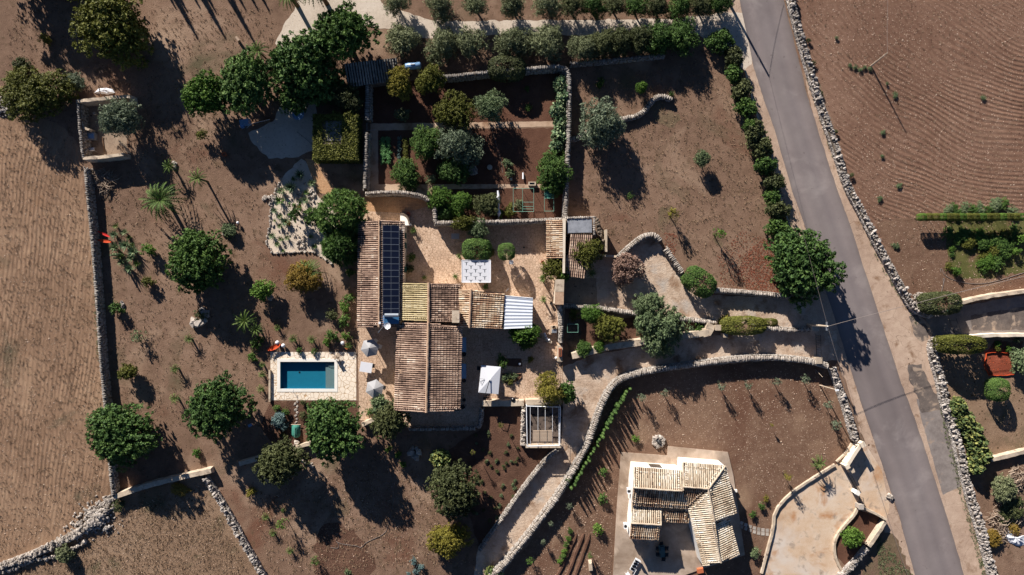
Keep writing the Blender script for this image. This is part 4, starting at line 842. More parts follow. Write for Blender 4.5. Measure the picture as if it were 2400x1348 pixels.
# kitchen garden
tree(1068, 262, 43, 'broad', 'ygreen', 'fruit tree with reddish leaf tips above the garden path', h=4.6)
tree(1152, 253, 38, 'olive', 'greygreen', 'pale olive tree standing right of the fruit tree in the upper plot', name='olive_tree', h=4.4)
tree(1074, 343, 52, 'olive', 'olivegrey', 'largest grey olive in the walled vegetable garden', name='olive_tree', h=5.0)
tree(1003, 336, 34, 'broad', 'green', 'green fruit tree between the vegetable rows and the grey olive', h=3.4, sy=1.15)
tree(951, 412, 33, 'broad', 'green', 'fruit tree at the lower left corner of the vegetable garden', h=3.2)
tree(1065, 398, 34, 'broad', 'carob', 'dark tree in shade below the largest grey olive', h=2.8)
tree(1299, 402, 42, 'broad', 'green', 'leafy fig tree leaning over the east garden wall', name='fig_tree', h=3.8)
tree(1297, 442, 22, 'broad', 'carob', 'low fig branch mass beside the green net frames', name='fig_tree', h=2.2)
for x, y, r, l in ((1188,384,13,'small grey shrub right of the pale gravel patch in the garden'),(1196,407,11,'small green shrub by the garden path near the white post'),(1010,425,13,'low grey bush at the edge of the garden path'),(1237,250,9,'tiny green plant alone in the upper vegetable plot'),(1235,208,7,'tiny green plant in the shaded upper vegetable plot')): shr(x, y, r, 'greygreen' if r > 10 else 'green', l)
tree(1030, 464, 27, 'broad', 'bright', 'leftmost of the citrus trees above the courtyard wall', name='citrus_tree', h=3.2)
tree(1078, 478, 25, 'broad', 'bright', 'second citrus tree, right of the bowed wall', name='citrus_tree', h=3.2, sy=1.15)
tree(1044, 498, 24, 'broad', 'carob', 'dark citrus bush in the wall corner north of the courtyard', name='citrus_tree', h=2.4)
tree(1140, 481, 29, 'broad', 'dkcarob', 'dull olive coloured bush left of the white wrapped figure', h=3.0)
shr(1195, 495, 17, 'ygreen', 'light bush right of the white wrapped figure'); shr(1170, 500, 12, 'bright', 'bright little bush below the white wrapped figure'); shr(1215, 480, 14, 'olive', 'thin weeds left of the green net frames')
tree(1085, 522, 32, 'fine', 'ygreen', 'feathery light green bush hanging over the courtyard wall', h=3.4, sy=.6, name='shrub', cat='shrub')
tree(1118, 538, 27, 'olive', 'greygreen', 'grey feathery bush drooping into the courtyard', h=3.2, name='shrub', cat='shrub')
# courtyard
shr(1118, 586, 31, 'green', 'big clipped green bush touching the white canopy', geom='clip', sy=.78, h=3.2)
shr(1150, 590, 13, 'ygreen', 'sparse bush beside the big clipped bush'); shr(1187, 590, 18, 'green', 'round clipped tree with a round white table in its shade', geom='clip', h=3.2, name='clipped_tree', cat='tree')
tree(1300, 627, 29, 'broad', 'ygreen', 'leafy tree at the foot of the tiled lean-to', h=3.4)
tree(1322, 645, 17, 'bush', 'green', 'small tree squeezed between the tiled hut and the gate block', h=3.2)
tree(1377, 592, 32, 'broad', 'ygreen', 'pink flowered oleander covering part of the tiled hut', name='oleander', cat='shrub', h=4.0, sy=1.15)
tree(1233, 778, 43, 'fine', 'bright', 'wide bush spilling over the south end of the white lean-to roof', h=3.4, sy=.58, name='shrub', cat='shrub')
tree(1232, 797, 20, 'bush', 'green', 'dark lower part bush south of the wide bush', h=1.8, name='shrub', cat='shrub')
shr(1178, 848, 17, 'green', 'round bush at the top left corner of the white parasol', h=1.6)
tree(1288, 913, 36, 'olive', 'yellow', 'yellow-green bamboo clump at the south wall of the courtyard', name='bamboo', cat='bamboo', h=5.4)
shr(1325, 918, 24, 'green', 'dark green bush right of the bamboo clump', h=3.2)
shr(1146, 937, 9, 'pink', 'purple leaved plant at the foot of the white parasol', cat='plant')
tree(1412, 292, 58, 'olive', 'olivegrey', 'large spreading olive over the serpentine wall', name='olive_tree', h=5.6)
tree(1505, 204, 15, 'fine', 'bright', 'small round ball tree near the top of the serpentine wall', h=2.6)
shr(1410, 190, 10, 'green', 'green shrub in the shade right of the curved garden wall'); shr(1404, 200, 8, 'bright', 'tiny bright shrub below another one beside the curved wall')
shr(1643, 373, 20, 'greygreen', 'single round bush in the middle of the east lawn', geom='fine', h=2.6); shr(1575, 222, 7, 'green', 'little plant at the tip of the serpentine wall', cat='plant')
tree(1577, 504, 18, 'sapling', 'yellow', 'young tree with yellow leaves in the east lawn', h=3.4)
tree(1683, 548, 16, 'sapling', 'bright', 'young sparse green tree with a long thin shadow in the east lawn', h=4.0)
shr(1478, 458, 11, 'green', 'straggly small plant in the east lawn', cat='plant', geom='sapling')
tree(1466, 636, 43, 'fine', 'pink', 'round faded pink flowering bush in the upper lane', name='flowering_bush', cat='shrub', h=3.6, sy=.88)
shr(1638, 661, 36, 'green', 'oval clipped green bush at the end of the ribbed wall', geom='clip', sy=.72, h=3.2, rz=-.65)
tree(1882, 626, 80, 'carob', 'carob', 'huge carob overhanging the road', name='carob_tree', h=7.4, sy=1.03)
tree(1555, 762, 60, 'cedar', 'greygreen', 'large grey-green tree with drooping boughs between the two lanes', h=5.8, sx=.95, sy=1.0)
tree(1525, 715, 36, 'cedar', 'greygreen', 'smaller grey-green crown on the north side of the drooping tree', h=4.8)
tree(1540, 812, 30, 'cedar', 'greygreen', 'low grey-green boughs hanging over the mortar topped wall', h=3.0)
tree(1387, 737, 25, 'olive', 'bright', 'leafy light tree at the west end of the narrow tree garden', h=3.8)
tree(1427, 768, 32, 'broad', 'ygreen', 'green citrus tree in the narrow tree garden', name='citrus_tree', h=4.2)
shr(1370, 816, 20, 'green', 'spiky green bush at the west end of the mortar topped wall', geom='fine', h=2.2); shr(1407, 812, 15, 'bright', 'smaller light bush beside the spiky one on the mortar topped wall', geom='fine', h=1.9)
shr(1343, 738, 14, 'ygreen', 'vine leaves by the metal frame in the narrow garden'); shr(1640, 766, 13, 'green', 'small shrub at the east end of the narrow tree garden')
shr(1740, 763, 48, 'ygreen', 'long low clipped bush between the two lanes', geom='clip', sy=.42, h=2.6); shr(1695, 748, 13, 'yellow', 'small yellowish bush at the left end of the long low clipped bush'); shr(1803, 755, 17, 'ygreen', 'tiny flat clipped mound right of the long low bush', geom='clip', sy=.48, h=1.0)
# --- west garden
tree(472, 607, 68, 'carob', 'green', 'big round tree in the west garden right of the cactus patch', h=6.2)
tree(712, 655, 36, 'broad', 'brown', 'rusty yellow bush with palm fronds behind it', h=3.2, name='rusty_bush', cat='shrub')
tree(612, 678, 24, 'bush', 'bright', 'bright green small tree left of the rusty bush', h=2.8)
shr(348, 583, 17, 'bright', 'light green shrub left of the big round tree', h=1.8); shr(347, 662, 16, 'ygreen', 'yellow-green shrub below the cactus patch', h=1.7)
shr(272, 724, 17, 'green', 'dark shrub with a few rocks near the long west wall', h=1.8); shr(325, 786, 19, 'greygreen', 'pale round shrub in the west garden', h=2.0, geom='sapling')
shr(303, 873, 20, 'ygreen', 'round light shrub in the lower west garden', h=2.3); shr(540, 540, 18, 'greygreen', 'grey agave like shrub with a long stone beside it', h=1.3)
shr(470, 736, 16, 'dkcarob', 'dark plant growing inside the broken rock ring', cat='plant', h=1.0)
tree(291, 1020, 80, 'carob', 'carob', 'big carob growing over the south end of the long west wall', name='carob_tree', h=6.4, sy=.85)
tree(514, 962, 67, 'carob', 'carob', 'round carob south west of the swimming pool', name='carob_tree', h=7.4, sy=1.08)
tree(785, 1010, 69, 'carob', 'carob', 'round carob directly below the pool terrace', name='carob_tree', h=7.4)
tree(660, 1088, 53, 'carob', 'dkcarob', 'dull dark round tree on the white topped wall', h=6.2, sy=.95)
tree(915, 990, 38, 'carob', 'dkcarob', 'dull green tree at the south west corner of the farmhouse terrace', h=5.2, sy=1.15)
tree(897, 955, 27, 'bush', 'greygreen', 'grey leaved tree below the lower hexagonal parasol', h=3.4)
tree(1070, 1143, 58, 'carob', 'dkcarob', 'dense dark round tree west of the planted terrace', h=6.0)
tree(1054, 1265, 44, 'broad', 'yellow', 'yellow leaved tree near the bottom edge', h=3.8, sy=.85)
shr(655, 987, 18, 'blueleaf', 'blue grey rounded bush left of the green mesh tent', h=1.3); shr(643, 985, 8, 'blueleaf', 'small blue grey tuft left of the blue grey bush'); shr(668, 1000, 10, 'blueleaf', 'small blue grey tuft right of the blue grey bush')
shr(588, 1152, 13, 'yellow', 'yellow bush below the short white topped wall', h=1.4); shr(663, 1226, 17, 'bright', 'light green small tree in the lower middle of the photo', h=2.8, geom='sapling'); shr(738, 1314, 13, 'green', 'small green shrub at the bottom left of the mulch patch', h=1.6, geom='sapling')
shr(664, 1194, 6, 'green', 'tiny round plant above the light green small tree', cat='plant'); shr(816, 1343, 9, 'greygreen', 'small shrub cut by the bottom edge of the photo'); shr(148, 1298, 20, 'olive', 'shrub on the spill of pale stones at the lower left', h=2.0)
shr(280, 1188, 16, 'dkcarob', 'dark weeds right of the big grey rubble heap', h=.8); shr(420, 1150, 22, 'brown', 'brown dead brush below the mortar topped wall', h=.6, sy=.6)
shr(460, 1063, 12, 'bright', 'small plant with yellow flowers above the mortar topped wall end', cat='plant')
for x, y, l in ((932,1066,'first'),(945,1088,'second'),(912,1052,'third')): shr(x, y, 9, 'bright', f'{l} bright sprout under the shaded terrace corner tree', cat='plant')
for x, y, r, l in ((970,1315,9,'upper'),(985,1328,9,'middle'),(974,1342,8,'lower'),(958,1345,6,'leftmost')): shr(x, y, r, 'blueleaf', f'{l} blue grey tuft in the cluster below the yellow leaved tree', cat='plant')
# planting round the pool and house walls
PB = [(820,640,12,'green','green shrub beside the farmhouse west wall, uppermost'),(815,700,15,'green','green shrub beside the farmhouse west wall, in the middle'),(808,720,14,'bright','light shrub next to the farmhouse west wall'),(805,752,16,'green','grassy clump near the corner of the farmhouse west wall'),(780,790,16,'green','dark clump above the pool terrace edge'),(765,802,11,'bright','light clump above the pool terrace edge'),(812,790,12,'bright','leafy clump beside the terracotta pot'),(598,810,14,'green','leafy clump left of the orange hammock'),(590,838,12,'bright','light clump left of the pool'),(612,795,10,'green','small clump above the orange hammock'),(700,822,8,'green','low plant at the north edge of the pool terrace'),(735,822,8,'green','second low plant at the north edge of the pool terrace'),(648,955,9,'green','left small bush below the pool terrace'),(668,965,9,'green','small dark bush below the pool terrace'),(712,945,8,'dkcarob','small bush right of the stepping stones'),(712,975,10,'dkcarob','round dark bush between stepping stones and carob'),(733,948,7,'green','tiny bush below the pool edge'),(868,968,11,'green','green shrub at the south end of the west patio'),(885,955,9,'bright','light shrub at the south end of the west patio'),(775,740,14,'dkcarob','dark shrub in the shade west of the house'),(662,1020,9,'dkcarob','small plant left of the green mesh tent')]
for x, y, r, m_, l in PB: shr(x, y, r, m_, l)
# --- small house plot
YO = [(1503,932,11,'first'),(1557,922,11,'second'),(1689,904,12,'third'),(1752,902,11,'fourth'),(1818,894,12,'fifth'),(1888,890,12,'sixth')]
for x, y, r, l in YO: tree(x, y, r, 'sapling', 'olivegrey', f'{l} young olive from the left below the long ribbed wall', name='young_olive_tree', h=2.6, group='young olives in the ploughed plot')
tree(1941, 948, 12, 'sapling', 'olivegrey', 'young olive near the lamp post on the road side', name='young_olive_tree', h=2.6, group='young olives in the ploughed plot'); tree(1958, 997, 13, 'sapling', 'olivegrey', 'young olive close to the rubble wall above the driveway', name='young_olive_tree', h=2.8, group='young olives in the ploughed plot')
tree(1844, 1114, 11, 'sapling', 'yellow', 'thin young tree above the curved kerb', h=3.0)
for x, y, r, m_, l in ((1490,1030,10,'bright','small bush left of the stone well'),(1412,1105,11,'green','dark shrub at the end of the seedling hedge'),(1410,1170,13,'green','green shrub on the slope left of the terrace'),(1405,1240,14,'bright','leafy shrub at the bottom left of the terrace'),(1796,1168,8,'yellow','small yellow shrub right of the small house'),(1783,1187,9,'green','small dark shrub right of the small house'),(1766,1205,9,'green','small dark shrub nearest the stepping slabs'),(1768,1293,13,'greygreen','white flowered shrub below the stepping slabs'),(1334,942,0,'','')):
    if r: shr(x, y, r, m_, l)
shr(1998, 1262, 26, 'bright', 'bright green shrub in the red soil planter', h=2.4, geom='fine'); shr(1809,996,4,'yellow','tiny yellow sapling in the middle of the ploughed plot', cat='plant', h=1.4)
for x, y, r, l in ((1330,1125,9,'dark shrub at the upper end of the seedling hedge foot'),(1243,1313,11,'small tree on the slope west of the furrowed bed'),(1290,1225,8,'thin olive sapling west of the furrowed bed'),(1273,1270,8,'second thin olive sapling west of the furrowed bed'),(1335,1185,8,'pale sapling above the furrowed bed'),(1383,1300,8,'small shrub left of the long rock')): tree(x, y, r, 'sapling', 'olivegrey' if 'sapling' in l else 'green', l, name='small_tree', h=2.0)
# seedling hedge: cones
cone = None
HP = [(1476,908),(1330,1160)]
def cone_mesh():
    n = 420; z = rng.random(n)**.8*1.6; a = rng.random(n)*6.283; r = (.34*(1-z/1.75))*rng.uniform(.5, 1.15, n); p = np.c_[r*np.cos(a), r*np.sin(a), z+.05]; nr = np.c_[np.cos(a), np.sin(a), np.full(n, .5)]+unit(n)*.5
    return leaf_mesh('foliage', M['carob'], p, nr, .20, .10, rng.random(n))
cme = cone_mesh()
for i in range(34):
    s = i/33; pts = [(1474,910),(1450,946),(1428,985),(1408,1025),(1385,1062),(1362,1100),(1340,1138)]; k = s*(len(pts)-1); j = min(int(k), len(pts)-2); q = np.array(pts[j])*(1-k+j)+np.array(pts[j+1])*(k-j)
    o = bpy.data.objects.new('hedge_seedling', cme); COL.objects.link(o); w = P(q[0]+random.uniform(-3, 3), q[1]+random.uniform(-1, 1), .5); o.location = (w[0], w[1], 0); f = random.uniform(.8, 1.15); o.scale = (f*1.2, f*1.2, f*1.35); o.rotation_euler[2] = random.random()*6
    tag(o, 'small pointed seedling in the dense row along the foot of the long ribbed wall', 'seedling', 'hedge seedlings')
# --- east side
shr(2201, 711, 42, 'dkcarob', 'oval clipped bush north of the side road entrance', geom='clip', sy=.58, h=3.0); shr(2246, 807, 50, 'ygreen', 'long clipped bush south of the side road entrance', geom='clip', sy=.40, h=3.9)
shr(2337, 913, 22, 'green', 'ball shaped bright bush below the orange netted bed', geom='clip', sy=1.1, h=2.8); shr(2392, 850, 22, 'greygreen', 'loose bush cut by the right edge beside the orange netted bed', h=2.6, sy=1.3)
shr(2350, 1150, 32, 'olive', 'dull feathery bush in the scrub at the right edge', h=2.4, geom='fine'); shr(2375, 1195, 30, 'dkcarob', 'dark thorny brush below the dull feathery bush', h=1.2); shr(2325, 1258, 22, 'brown', 'brown dead bush left of the white sheet', h=1.2, geom='fine'); shr(2380, 1240, 15, 'brown', 'reddish dead brush above the white sheet', h=.7)
shr(2243, 635, 12, 'bright', 'bright round bush in the kitchen garden corner', h=1.2); shr(2392, 558, 13, 'bright', 'bright bush at the right edge of the kitchen garden', h=1.5); shr(2383, 590, 11, 'bright', 'second bright bush at the right edge of the kitchen garden', h=1.3)
shr(2338, 806, 9, 'bright', 'small leafy plant behind the white plastered wall', cat='plant'); shr(2336, 816, 8, 'ygreen', 'small yellowish plant north of the orange netted bed', cat='plant'); shr(2364, 816, 8, 'bright', 'small green plant north of the orange netted bed', cat='plant'); shr(2386, 795, 10, 'olive', 'low weeds in the shade of the white plastered wall')
for i in range(9):
    x = 2222+i*18.5; shr(x, 492+random.uniform(-7, 6)-(10 if i in (6, 7) else 0), random.uniform(14, 19), 'green' if i % 2 else 'greygreen', f'{words[i]} squash plant from the left behind the bean row', cat='vegetable plant', name='squash_plant', h=.9, group='squash plants')
for i in range(16):
    x = 2160+i*15.6; shr(x, 509-.02*i, 10, 'ygreen' if i % 3 else 'bright', f'{words[i]} vine from the left in the straight trellis row', cat='vine', name='trellis_vine', h=2.2, sy=.8, geom='clip', group='vines on the straight trellis')
VG = [(2245,560,15),(2268,560,16),(2290,560,17),(2312,572,17),(2330,570,17),(2348,545,16),(2372,545,15),(2338,592,17),(2318,618,15),(2345,615,15),(2305,605,14),(2368,575,14),(2230,545,15),(2255,550,17),(2280,555,17),(2300,570,18),(2325,555,16),(2340,580,18),(2322,600,16),(2350,600,17),(2330,625,15),(2310,632,12),(2290,540,15),(2365,560,16),(2228,575,10),(2226,600,9),(2227,620,9),(2260,575,12)]
for i, (x, y, r) in enumerate(sorted([(x+random.uniform(-7, 7), y+random.uniform(-6, 6), r*random.uniform(.8, 1.2)) for x, y, r in VG], key=lambda v: v[1])):
    shr(x, y, r, ('green', 'bright', 'ygreen', 'green')[i % 4], f'{words[i]} leafy crop plant counted from the north in the kitchen garden', cat='vegetable plant', name='crop_plant', h=r/16*.8, group='crops in the kitchen garden')
for x, y in ((1992,154),(2005,158),(2015,163),(2026,158),(2040,161)): shr(x, y, 6, 'greygreen', 'small grey weed tuft in the short row beside the pole in the ploughed field', cat='weed', name='weed_tuft', h=.4, group='weed tufts by the field pole')
for x, y, r, l in ((2099,222,8,'weed clump beside the long pole shadow'),(2070,311,7,'round weed clump left of the end of the pole shadow'),(2069,366,5,'weed clump low in the ploughed field'),(2303,230,7,'weed clump on the right of the ploughed field'),(2062,466,8,'weed clump near the rubble wall in the lower ploughed field'),(2108,436,8,'weed clump in the curved furrows'),(2100,576,10,'flat weed patch left of the kitchen garden'),(2078,196,4,'tiny weed by the pole shadow'),(1961,90,5,'weed at the foot of the long rubble wall')): shr(x, y, r, 'greygreen', l, cat='weed', name='weed_clump', h=.4)
for x, y, l in ((1895,95,'first'),(1907,148,'second'),(1923,220,'third'),(1957,310,'fourth'),(1995,412,'fifth')): shr(x, y, 6, 'dkcarob', f'{l} shrub from the north growing on the field side of the rubble wall', h=.7)
# off-frame trees whose shadows reach the picture
tree(60, -150, 110, 'broad', 'dkcarob', 'large tree beyond the top edge whose dark shadow falls at the top left', h=9.5, sx=1.1)
def cyp():
    n = 1500; z = rng.random(n)**.8*9; a = rng.random(n)*6.283; r = (.8*np.sin(np.clip((z+.6)/9.8, 0, 1)*math.pi)**.6*(1-z/9.8)**.35)*rng.uniform(.6, 1.1, n); p = np.c_[r*np.cos(a), r*np.sin(a), z+.1]; return leaf_mesh('crown', M['dkcarob'], p, np.c_[np.cos(a), np.sin(a), np.full(n, .4)]+unit(n)*.5, .4, .2, rng.random(n))
cy = cyp()
for i, (tx, ty, f) in enumerate(((462,88,1),(527,88,1),(595,98,1),(438,26,.8),(468,18,.8),(505,27,.8),(575,22,.8),(604,22,.8),(630,24,.8),(550,10,.8),(412,20,.75))):
    L = 9*f/math.tan(ELEV); w = P(tx, ty); t = thing('cypress_tree', (w[0]+SX*L, w[1]+SY*L, 0), f'{words[i]} slim cypress beyond the top edge, seen by its thin shadow', 'tree', 'cypresses beyond the top edge')
    c = bpy.data.objects.new('crown', cy); COL.objects.link(c); c.parent = t; c.scale = (f*.8, f*.8, f); q = bpy.data.objects.new('trunk', trunk_mesh(0)); COL.objects.link(q); q.parent = t; q.scale = (.8, .8, 1.5)
# --- palms, agaves, cacti
def frond(m, a, L, rise, droop, n=11, w=.42, t=.5):
    ca, sa = math.cos(a), math.sin(a); pts = []
    for i in range(n+1):
        s = i/n; r = L*(s-.12*s*s); z = rise*math.sin(s*2.0)*.9-droop*s*s*s; pts.append(np.array((r*ca, r*sa, z)))
    side = np.array((-sa, ca, 0)); V = []; F = []; T = []
    for i in range(1, n+1):
        s = i/n; ww = w*math.sin(min(1, s*1.6+.15)*math.pi*.5)*(1-s**4*.8); d = (pts[i]-pts[i-1]); 
        for sg in (-1, 1):
            b = pts[i]; tip = b+side*sg*ww+d*1.1+np.array((0, 0, -.12*ww+.1)); k = len(V); V += [b-d*.45, b+d*.35, tip]; F.append((k, k+1, k+2)); T.append(t+random.uniform(-.25, .25))
    m.add(V, F, T); m.tube(pts[::3]+[pts[-1]], [.03]*len(pts[::3]+[pts[-1]]), 3, .9, False)
def palm_proto(nf, L, rise, w):
    m = MB()
    for i in range(nf):
        e = i/nf; frond(m, i*2.4+random.uniform(-.1, .1), L*random.uniform(.8, 1.05)*(1-.35*(e > .75)), rise*(.3+1.6*e), L*(.55-.5*e), w=w, t=.3+.4*e)
    o = m.build('fronds', M['palm'], loc=(0, 0, 0)); me = o.data; bpy.data.objects.remove(o); return me
PM = palm_proto(48, 2.8, .5, .26); PS = palm_proto(24, 1.25, .4, .13)
tk = MB(); tk.lathe((0, 0, 0), [(.36, -.02), (.30, .2), (.27, .6), (.30, .95), (.22, 1.05)], 10); tko = tk.build('trunk', M['bark'], loc=(0,0,0)); TK = tko.data; bpy.data.objects.remove(tko)
def palm(px, py, r, hgt, label, big=True, group=None):
    z = hgt; w = P(px, py, z); t = thing('palm_tree', (w[0], w[1], 0), label, 'palm', group, random.random()*6)
    f = (r/S)/(2.5 if big else 1.15)*(1-z/H); c = bpy.data.objects.new('fronds', PM if big else PS); COL.objects.link(c); c.parent = t; c.location = (0, 0, hgt); c.scale = (f, f, f)
    q = bpy.data.objects.new('trunk', TK); COL.objects.link(q); q.parent = t; q.scale = ((1, 1, hgt) if big else (.5, .5, hgt)); return t
palm(376, 469, 50, 2.4, 'largest palm in the west garden with a star shaped shadow'); palm(464, 418, 25, 3.0, 'medium palm right of the largest palm', False); palm(397, 390, 20, 1.6, 'small palm with rocks below the walled ruin', False)
palm(443, 795, 14, .9, 'small palm in the west garden below the rock ring', False); palm(574, 752, 30, 1.6, 'palm with light fronds at the left of the pool planting', False); palm(600, 772, 20, 1.4, 'smaller palm right of the light fronded palm', False)
palm(412, 865, 14, .9, 'small palm in the lower west garden, upper one', False); palm(410, 934, 15, 1.0, 'small palm in the lower west garden, lower one', False); palm(722, 640, 36, 1.6, 'palm half hidden behind the rusty yellow bush'); palm(605, 120, 26, 5.0, 'palm crown peeking out above the dark carobs', False)
palm(676, -14, 34, 4.0, 'palm at the top edge beside the gravel track'); palm(738, -34, 46, 6.0, 'palm beyond the top edge over the gravel bend'); palm(1918, 1086, 20, 1.8, 'palm beside the curved kerb of the driveway', False); palm(1272, 655, 12, 1.3, 'small palm in a pot by the tree near the gate block', False); palm(1274, 702, 11, 1.2, 'small palm in the courtyard west of the gate block', False); palm(1387, 640, 14, .9, 'spiky palm right of the tiled hut', False)
for x, y, r, l in ((687,795,13,'small palm at the north edge of the pool bed, left one'),(731,797,13,'small palm at the north edge of the pool bed, right one'),(650,770,10,'small palm left of the pool bed in weeds'),(614,878,11,'small palm left of the pool'),(612,912,12,'yellowish small palm left of the pool corner'),(615,855,9,'tiny palm left of the pool, uppermost'),(969,541,10,'small palm beside the curved planter'),(994,651,8,'small potted palm in front of the farmhouse, left one'),(1067,648,9,'small potted palm in front of the farmhouse, right one'),(1076,601,8,'small palm left of the white canopy'),(817,810,11,'leafy palm beside the terracotta pot'),(680,1292,11,'small palm near the mulch patch'),(623,1212,12,'dry grassy palm in the lower garden'),(640,1250,11,'dry tuft palm in the lower garden')): palm(x, y, r, .5, l, False)
def rosette(nb, L, w, mat, name='agave'):
    m = MB()
    for i in range(nb):
        a = i*2.4; e = .25+.9*i/nb; l = L*random.uniform(.85, 1.1); ca, sa = math.cos(a), math.sin(a); s = np.array((-sa, ca, 0))*w
        b = np.array((ca*.05, sa*.05, .05)); mid = np.array((ca*l*.5*math.cos(e), sa*l*.5*math.cos(e), .1+l*.5*math.sin(e))); tip = np.array((ca*l*math.cos(e*.8), sa*l*math.cos(e*.8), .1+l*math.sin(e*.8)))
        m.add([b-s*.6, b+s*.6, mid+s, mid-s, tip], [(0, 1, 2, 3), (3, 2, 4)], random.random())
    o = m.build('blades', M[mat], loc=(0, 0, 0)); me = o.data; bpy.data.objects.remove(o); return me
RA = rosette(30, .9, .07, 'agave'); RB = rosette(34, .7, .03, 'green'); RC = rosette(24, .5, .05, 'greygreen')
def ag(px, py, r, label, me=RA, name='agave', group=None, hs=1.0):
    w = P(px, py); o = bpy.data.objects.new(name, me); COL.objects.link(o); o.location = (w[0], w[1], .01); f = 1.35*r/S/(.8 if me is not RC else .48); o.scale = (f, f, f*hs); o.rotation_euler[2] = random.random()*6; tag(o, label, 'succulent', group)
CB = [(684,440,12,'large agave near the top of the cactus bed'),(659,471,15,'largest agave on the left side of the cactus bed'),(662,448,10,'dark agave left of the large one in the cactus bed'),(645,494,7,'small agave at the left rim of the cactus bed'),(720,452,9,'agave with pale rocks at the right of the cactus bed'),(658,508,7,'yellow tinged succulent in the cactus bed'),(672,520,10,'reddish succulent clump in the cactus bed'),(645,517,5,'tiny succulent in the left of the cactus bed'),(658,530,7,'succulent low in the cactus bed'),(640,553,8,'bright succulent at the lower left rim of the cactus bed'),(660,560,9,'grey succulent low in the cactus bed'),(675,558,7,'columnar plant low in the cactus bed'),(730,555,6,'thin succulent in the lower right of the cactus bed'),(738,578,8,'succulent near the lower right rim of the cactus bed'),(652,573,7,'succulent with rocks at the bottom rim of the cactus bed'),(705,410,10,'shaded agave at the top of the cactus bed'),(690,420,8,'second shaded agave at the top of the cactus bed'),(733,430,9,'agave beside the ochre path'),(717,470,8,'small agave below the pale rocks in the cactus bed'),(665,587,6,'tiny plant at the southern tip of the cactus bed')]
for i, (x, y, r, l) in enumerate(CB): ag(x, y, r, l, (RA, RB, RC)[i % 3], hs=1.3)
shr(694, 495, 17, 'green', 'tall dark cactus like bush in the middle of the cactus bed', h=2.6, sy=1.4); shr(704, 488, 8, 'brown', 'brown dry plant beside the tall dark one in the cactus bed', h=1.0); shr(675, 523, 8, 'brown', 'rusty dry plant in the cactus bed', h=.7)
WP = [(275,530,9),(272,550,9),(297,545,8),(305,557,8),(300,575,12),(275,580,11),(285,600,12),(318,590,12),(312,605,10),(325,618,10),(308,630,11),(290,615,9),(312,575,8)]
for i, (x, y, r) in enumerate(WP): ag(x, y, r, f'{words[i]} plant from the top in the cactus patch beside the long west wall', (RB, RA, RC)[i % 3], 'cactus_plant', 'cactus patch by the west wall', 1.6)
w = P(283, 600); cc = MB()
for dx, dy, hh in ((0, 0, 2.6), (.35, .2, 1.9), (-.3, .25, 1.5), (.1, -.4, 2.1)): cc.tube([(w[0]+dx, w[1]+dy, 0), (w[0]+dx, w[1]+dy, hh)], [.12, .10], 8)
tag(cc.build('column_cactus', M['pad']), 'tall column cactus in the patch near the west wall throwing a thin long shadow', 'cactus')
# yucca mass west of the farmhouse
def yucca(px, py, r, h, n, label):
    R = r/S; d = unit(n); d[:, 2] = np.abs(d[:, 2])*.95; w = P(px, py, h*.6); base = thing('yucca_thicket', (w[0], w[1], 0), label, 'yucca')
    V = []; F = []; T = []; m = MB()
    for i in range(n):
        rad = rng.uniform(.75, 1.08); c = np.array((d[i, 0]*R*rad, d[i, 1]*R*rad, h*.32+d[i, 2]*h*.66*rad)); tt = rng.random(); ax = d[i]+np.array((0, 0, .5)); ax /= np.linalg.norm(ax)
        for j in range(18):
            v = unit(1)[0]+ax*.9; v /= np.linalg.norm(v); s = np.cross(v, ax); s = s/(np.linalg.norm(s)+1e-6)*.06; L = rng.uniform(.42, .68); k = len(V); V += [c-s, c+s, c+v*L*.6+s, c+v*L]; F.append((k, k+1, k+2, k+3)); T.append(np.clip(tt*.5+rng.random()*.5, 0, 1))
    m.add([v+np.array((w[0], w[1], 0)) for v in V], F, T); m.build('leaf_heads', M['green'], base)
    s = MB()
    for i in range(14):
        a = rng.random()*6.28; q = rng.random()*R*.7; s.tube([(w[0]+q*.5*math.cos(a), w[1]+q*.5*math.sin(a), 0), (w[0]+q*math.cos(a), w[1]+q*math.sin(a), h*.8)], [.10, .05], 5)
    s.build('stems', M['bark'], base)
yucca(797, 503, 54, 5.6, 620, 'wide yucca thicket west of the north end of the farmhouse'); yucca(800, 575, 42, 4.8, 430, 'lower yucca thicket pressed against the farmhouse west wall'); yucca(732, 508, 17, 2.4, 60, 'small spiky yucca at the right rim of the cactus bed')
# prickly pears: pads
def pads(cx, cy, rx, ry, h, n, label, mat='pad', group=None):
    m = MB(); V = []; F = []; T = []; w = P(cx, cy, h*.5); k8 = np.arange(8)*math.pi/4
    for i in range(n):
        a = rng.random()*6.28; q = math.sqrt(rng.random()); c = np.array((w[0]+rx/S*q*math.cos(a), w[1]+ry/S*q*math.sin(a), h*(.15+.8*rng.random()*(1-.5*q*q))))
        nn = unit(1)[0]+np.array((0, 0, .3)); nn /= np.linalg.norm(nn); u = np.cross(nn, (0, 0, 1.0)); u /= np.linalg.norm(u)+1e-9; v = np.cross(nn, u); ra, rb = rng.uniform(.12, .19), rng.uniform(.2, .3); b = len(V)
        for s in (-.02, .02):
            for t in k8: V.append(c+u*ra*math.cos(t)+v*rb*math.sin(t)+nn*s)
        F += [tuple(b+j for j in range(7, -1, -1)), tuple(b+8+j for j in range(8))]+[(b+j, b+(j+1) % 8, b+8+(j+1) % 8, b+8+j) for j in range(8)]; T += [rng.random()]*10
    m.add(V, F, T)
    for i in range(6): a = i*1.05; m.tube([(w[0], w[1], 0), (w[0]+rx/S*.5*math.cos(a), w[1]+ry/S*.5*math.sin(a), h*.6)], [.12, .08], 6, .2)
    tag(m.build('prickly_pear', M[mat]), label, 'cactus', group)
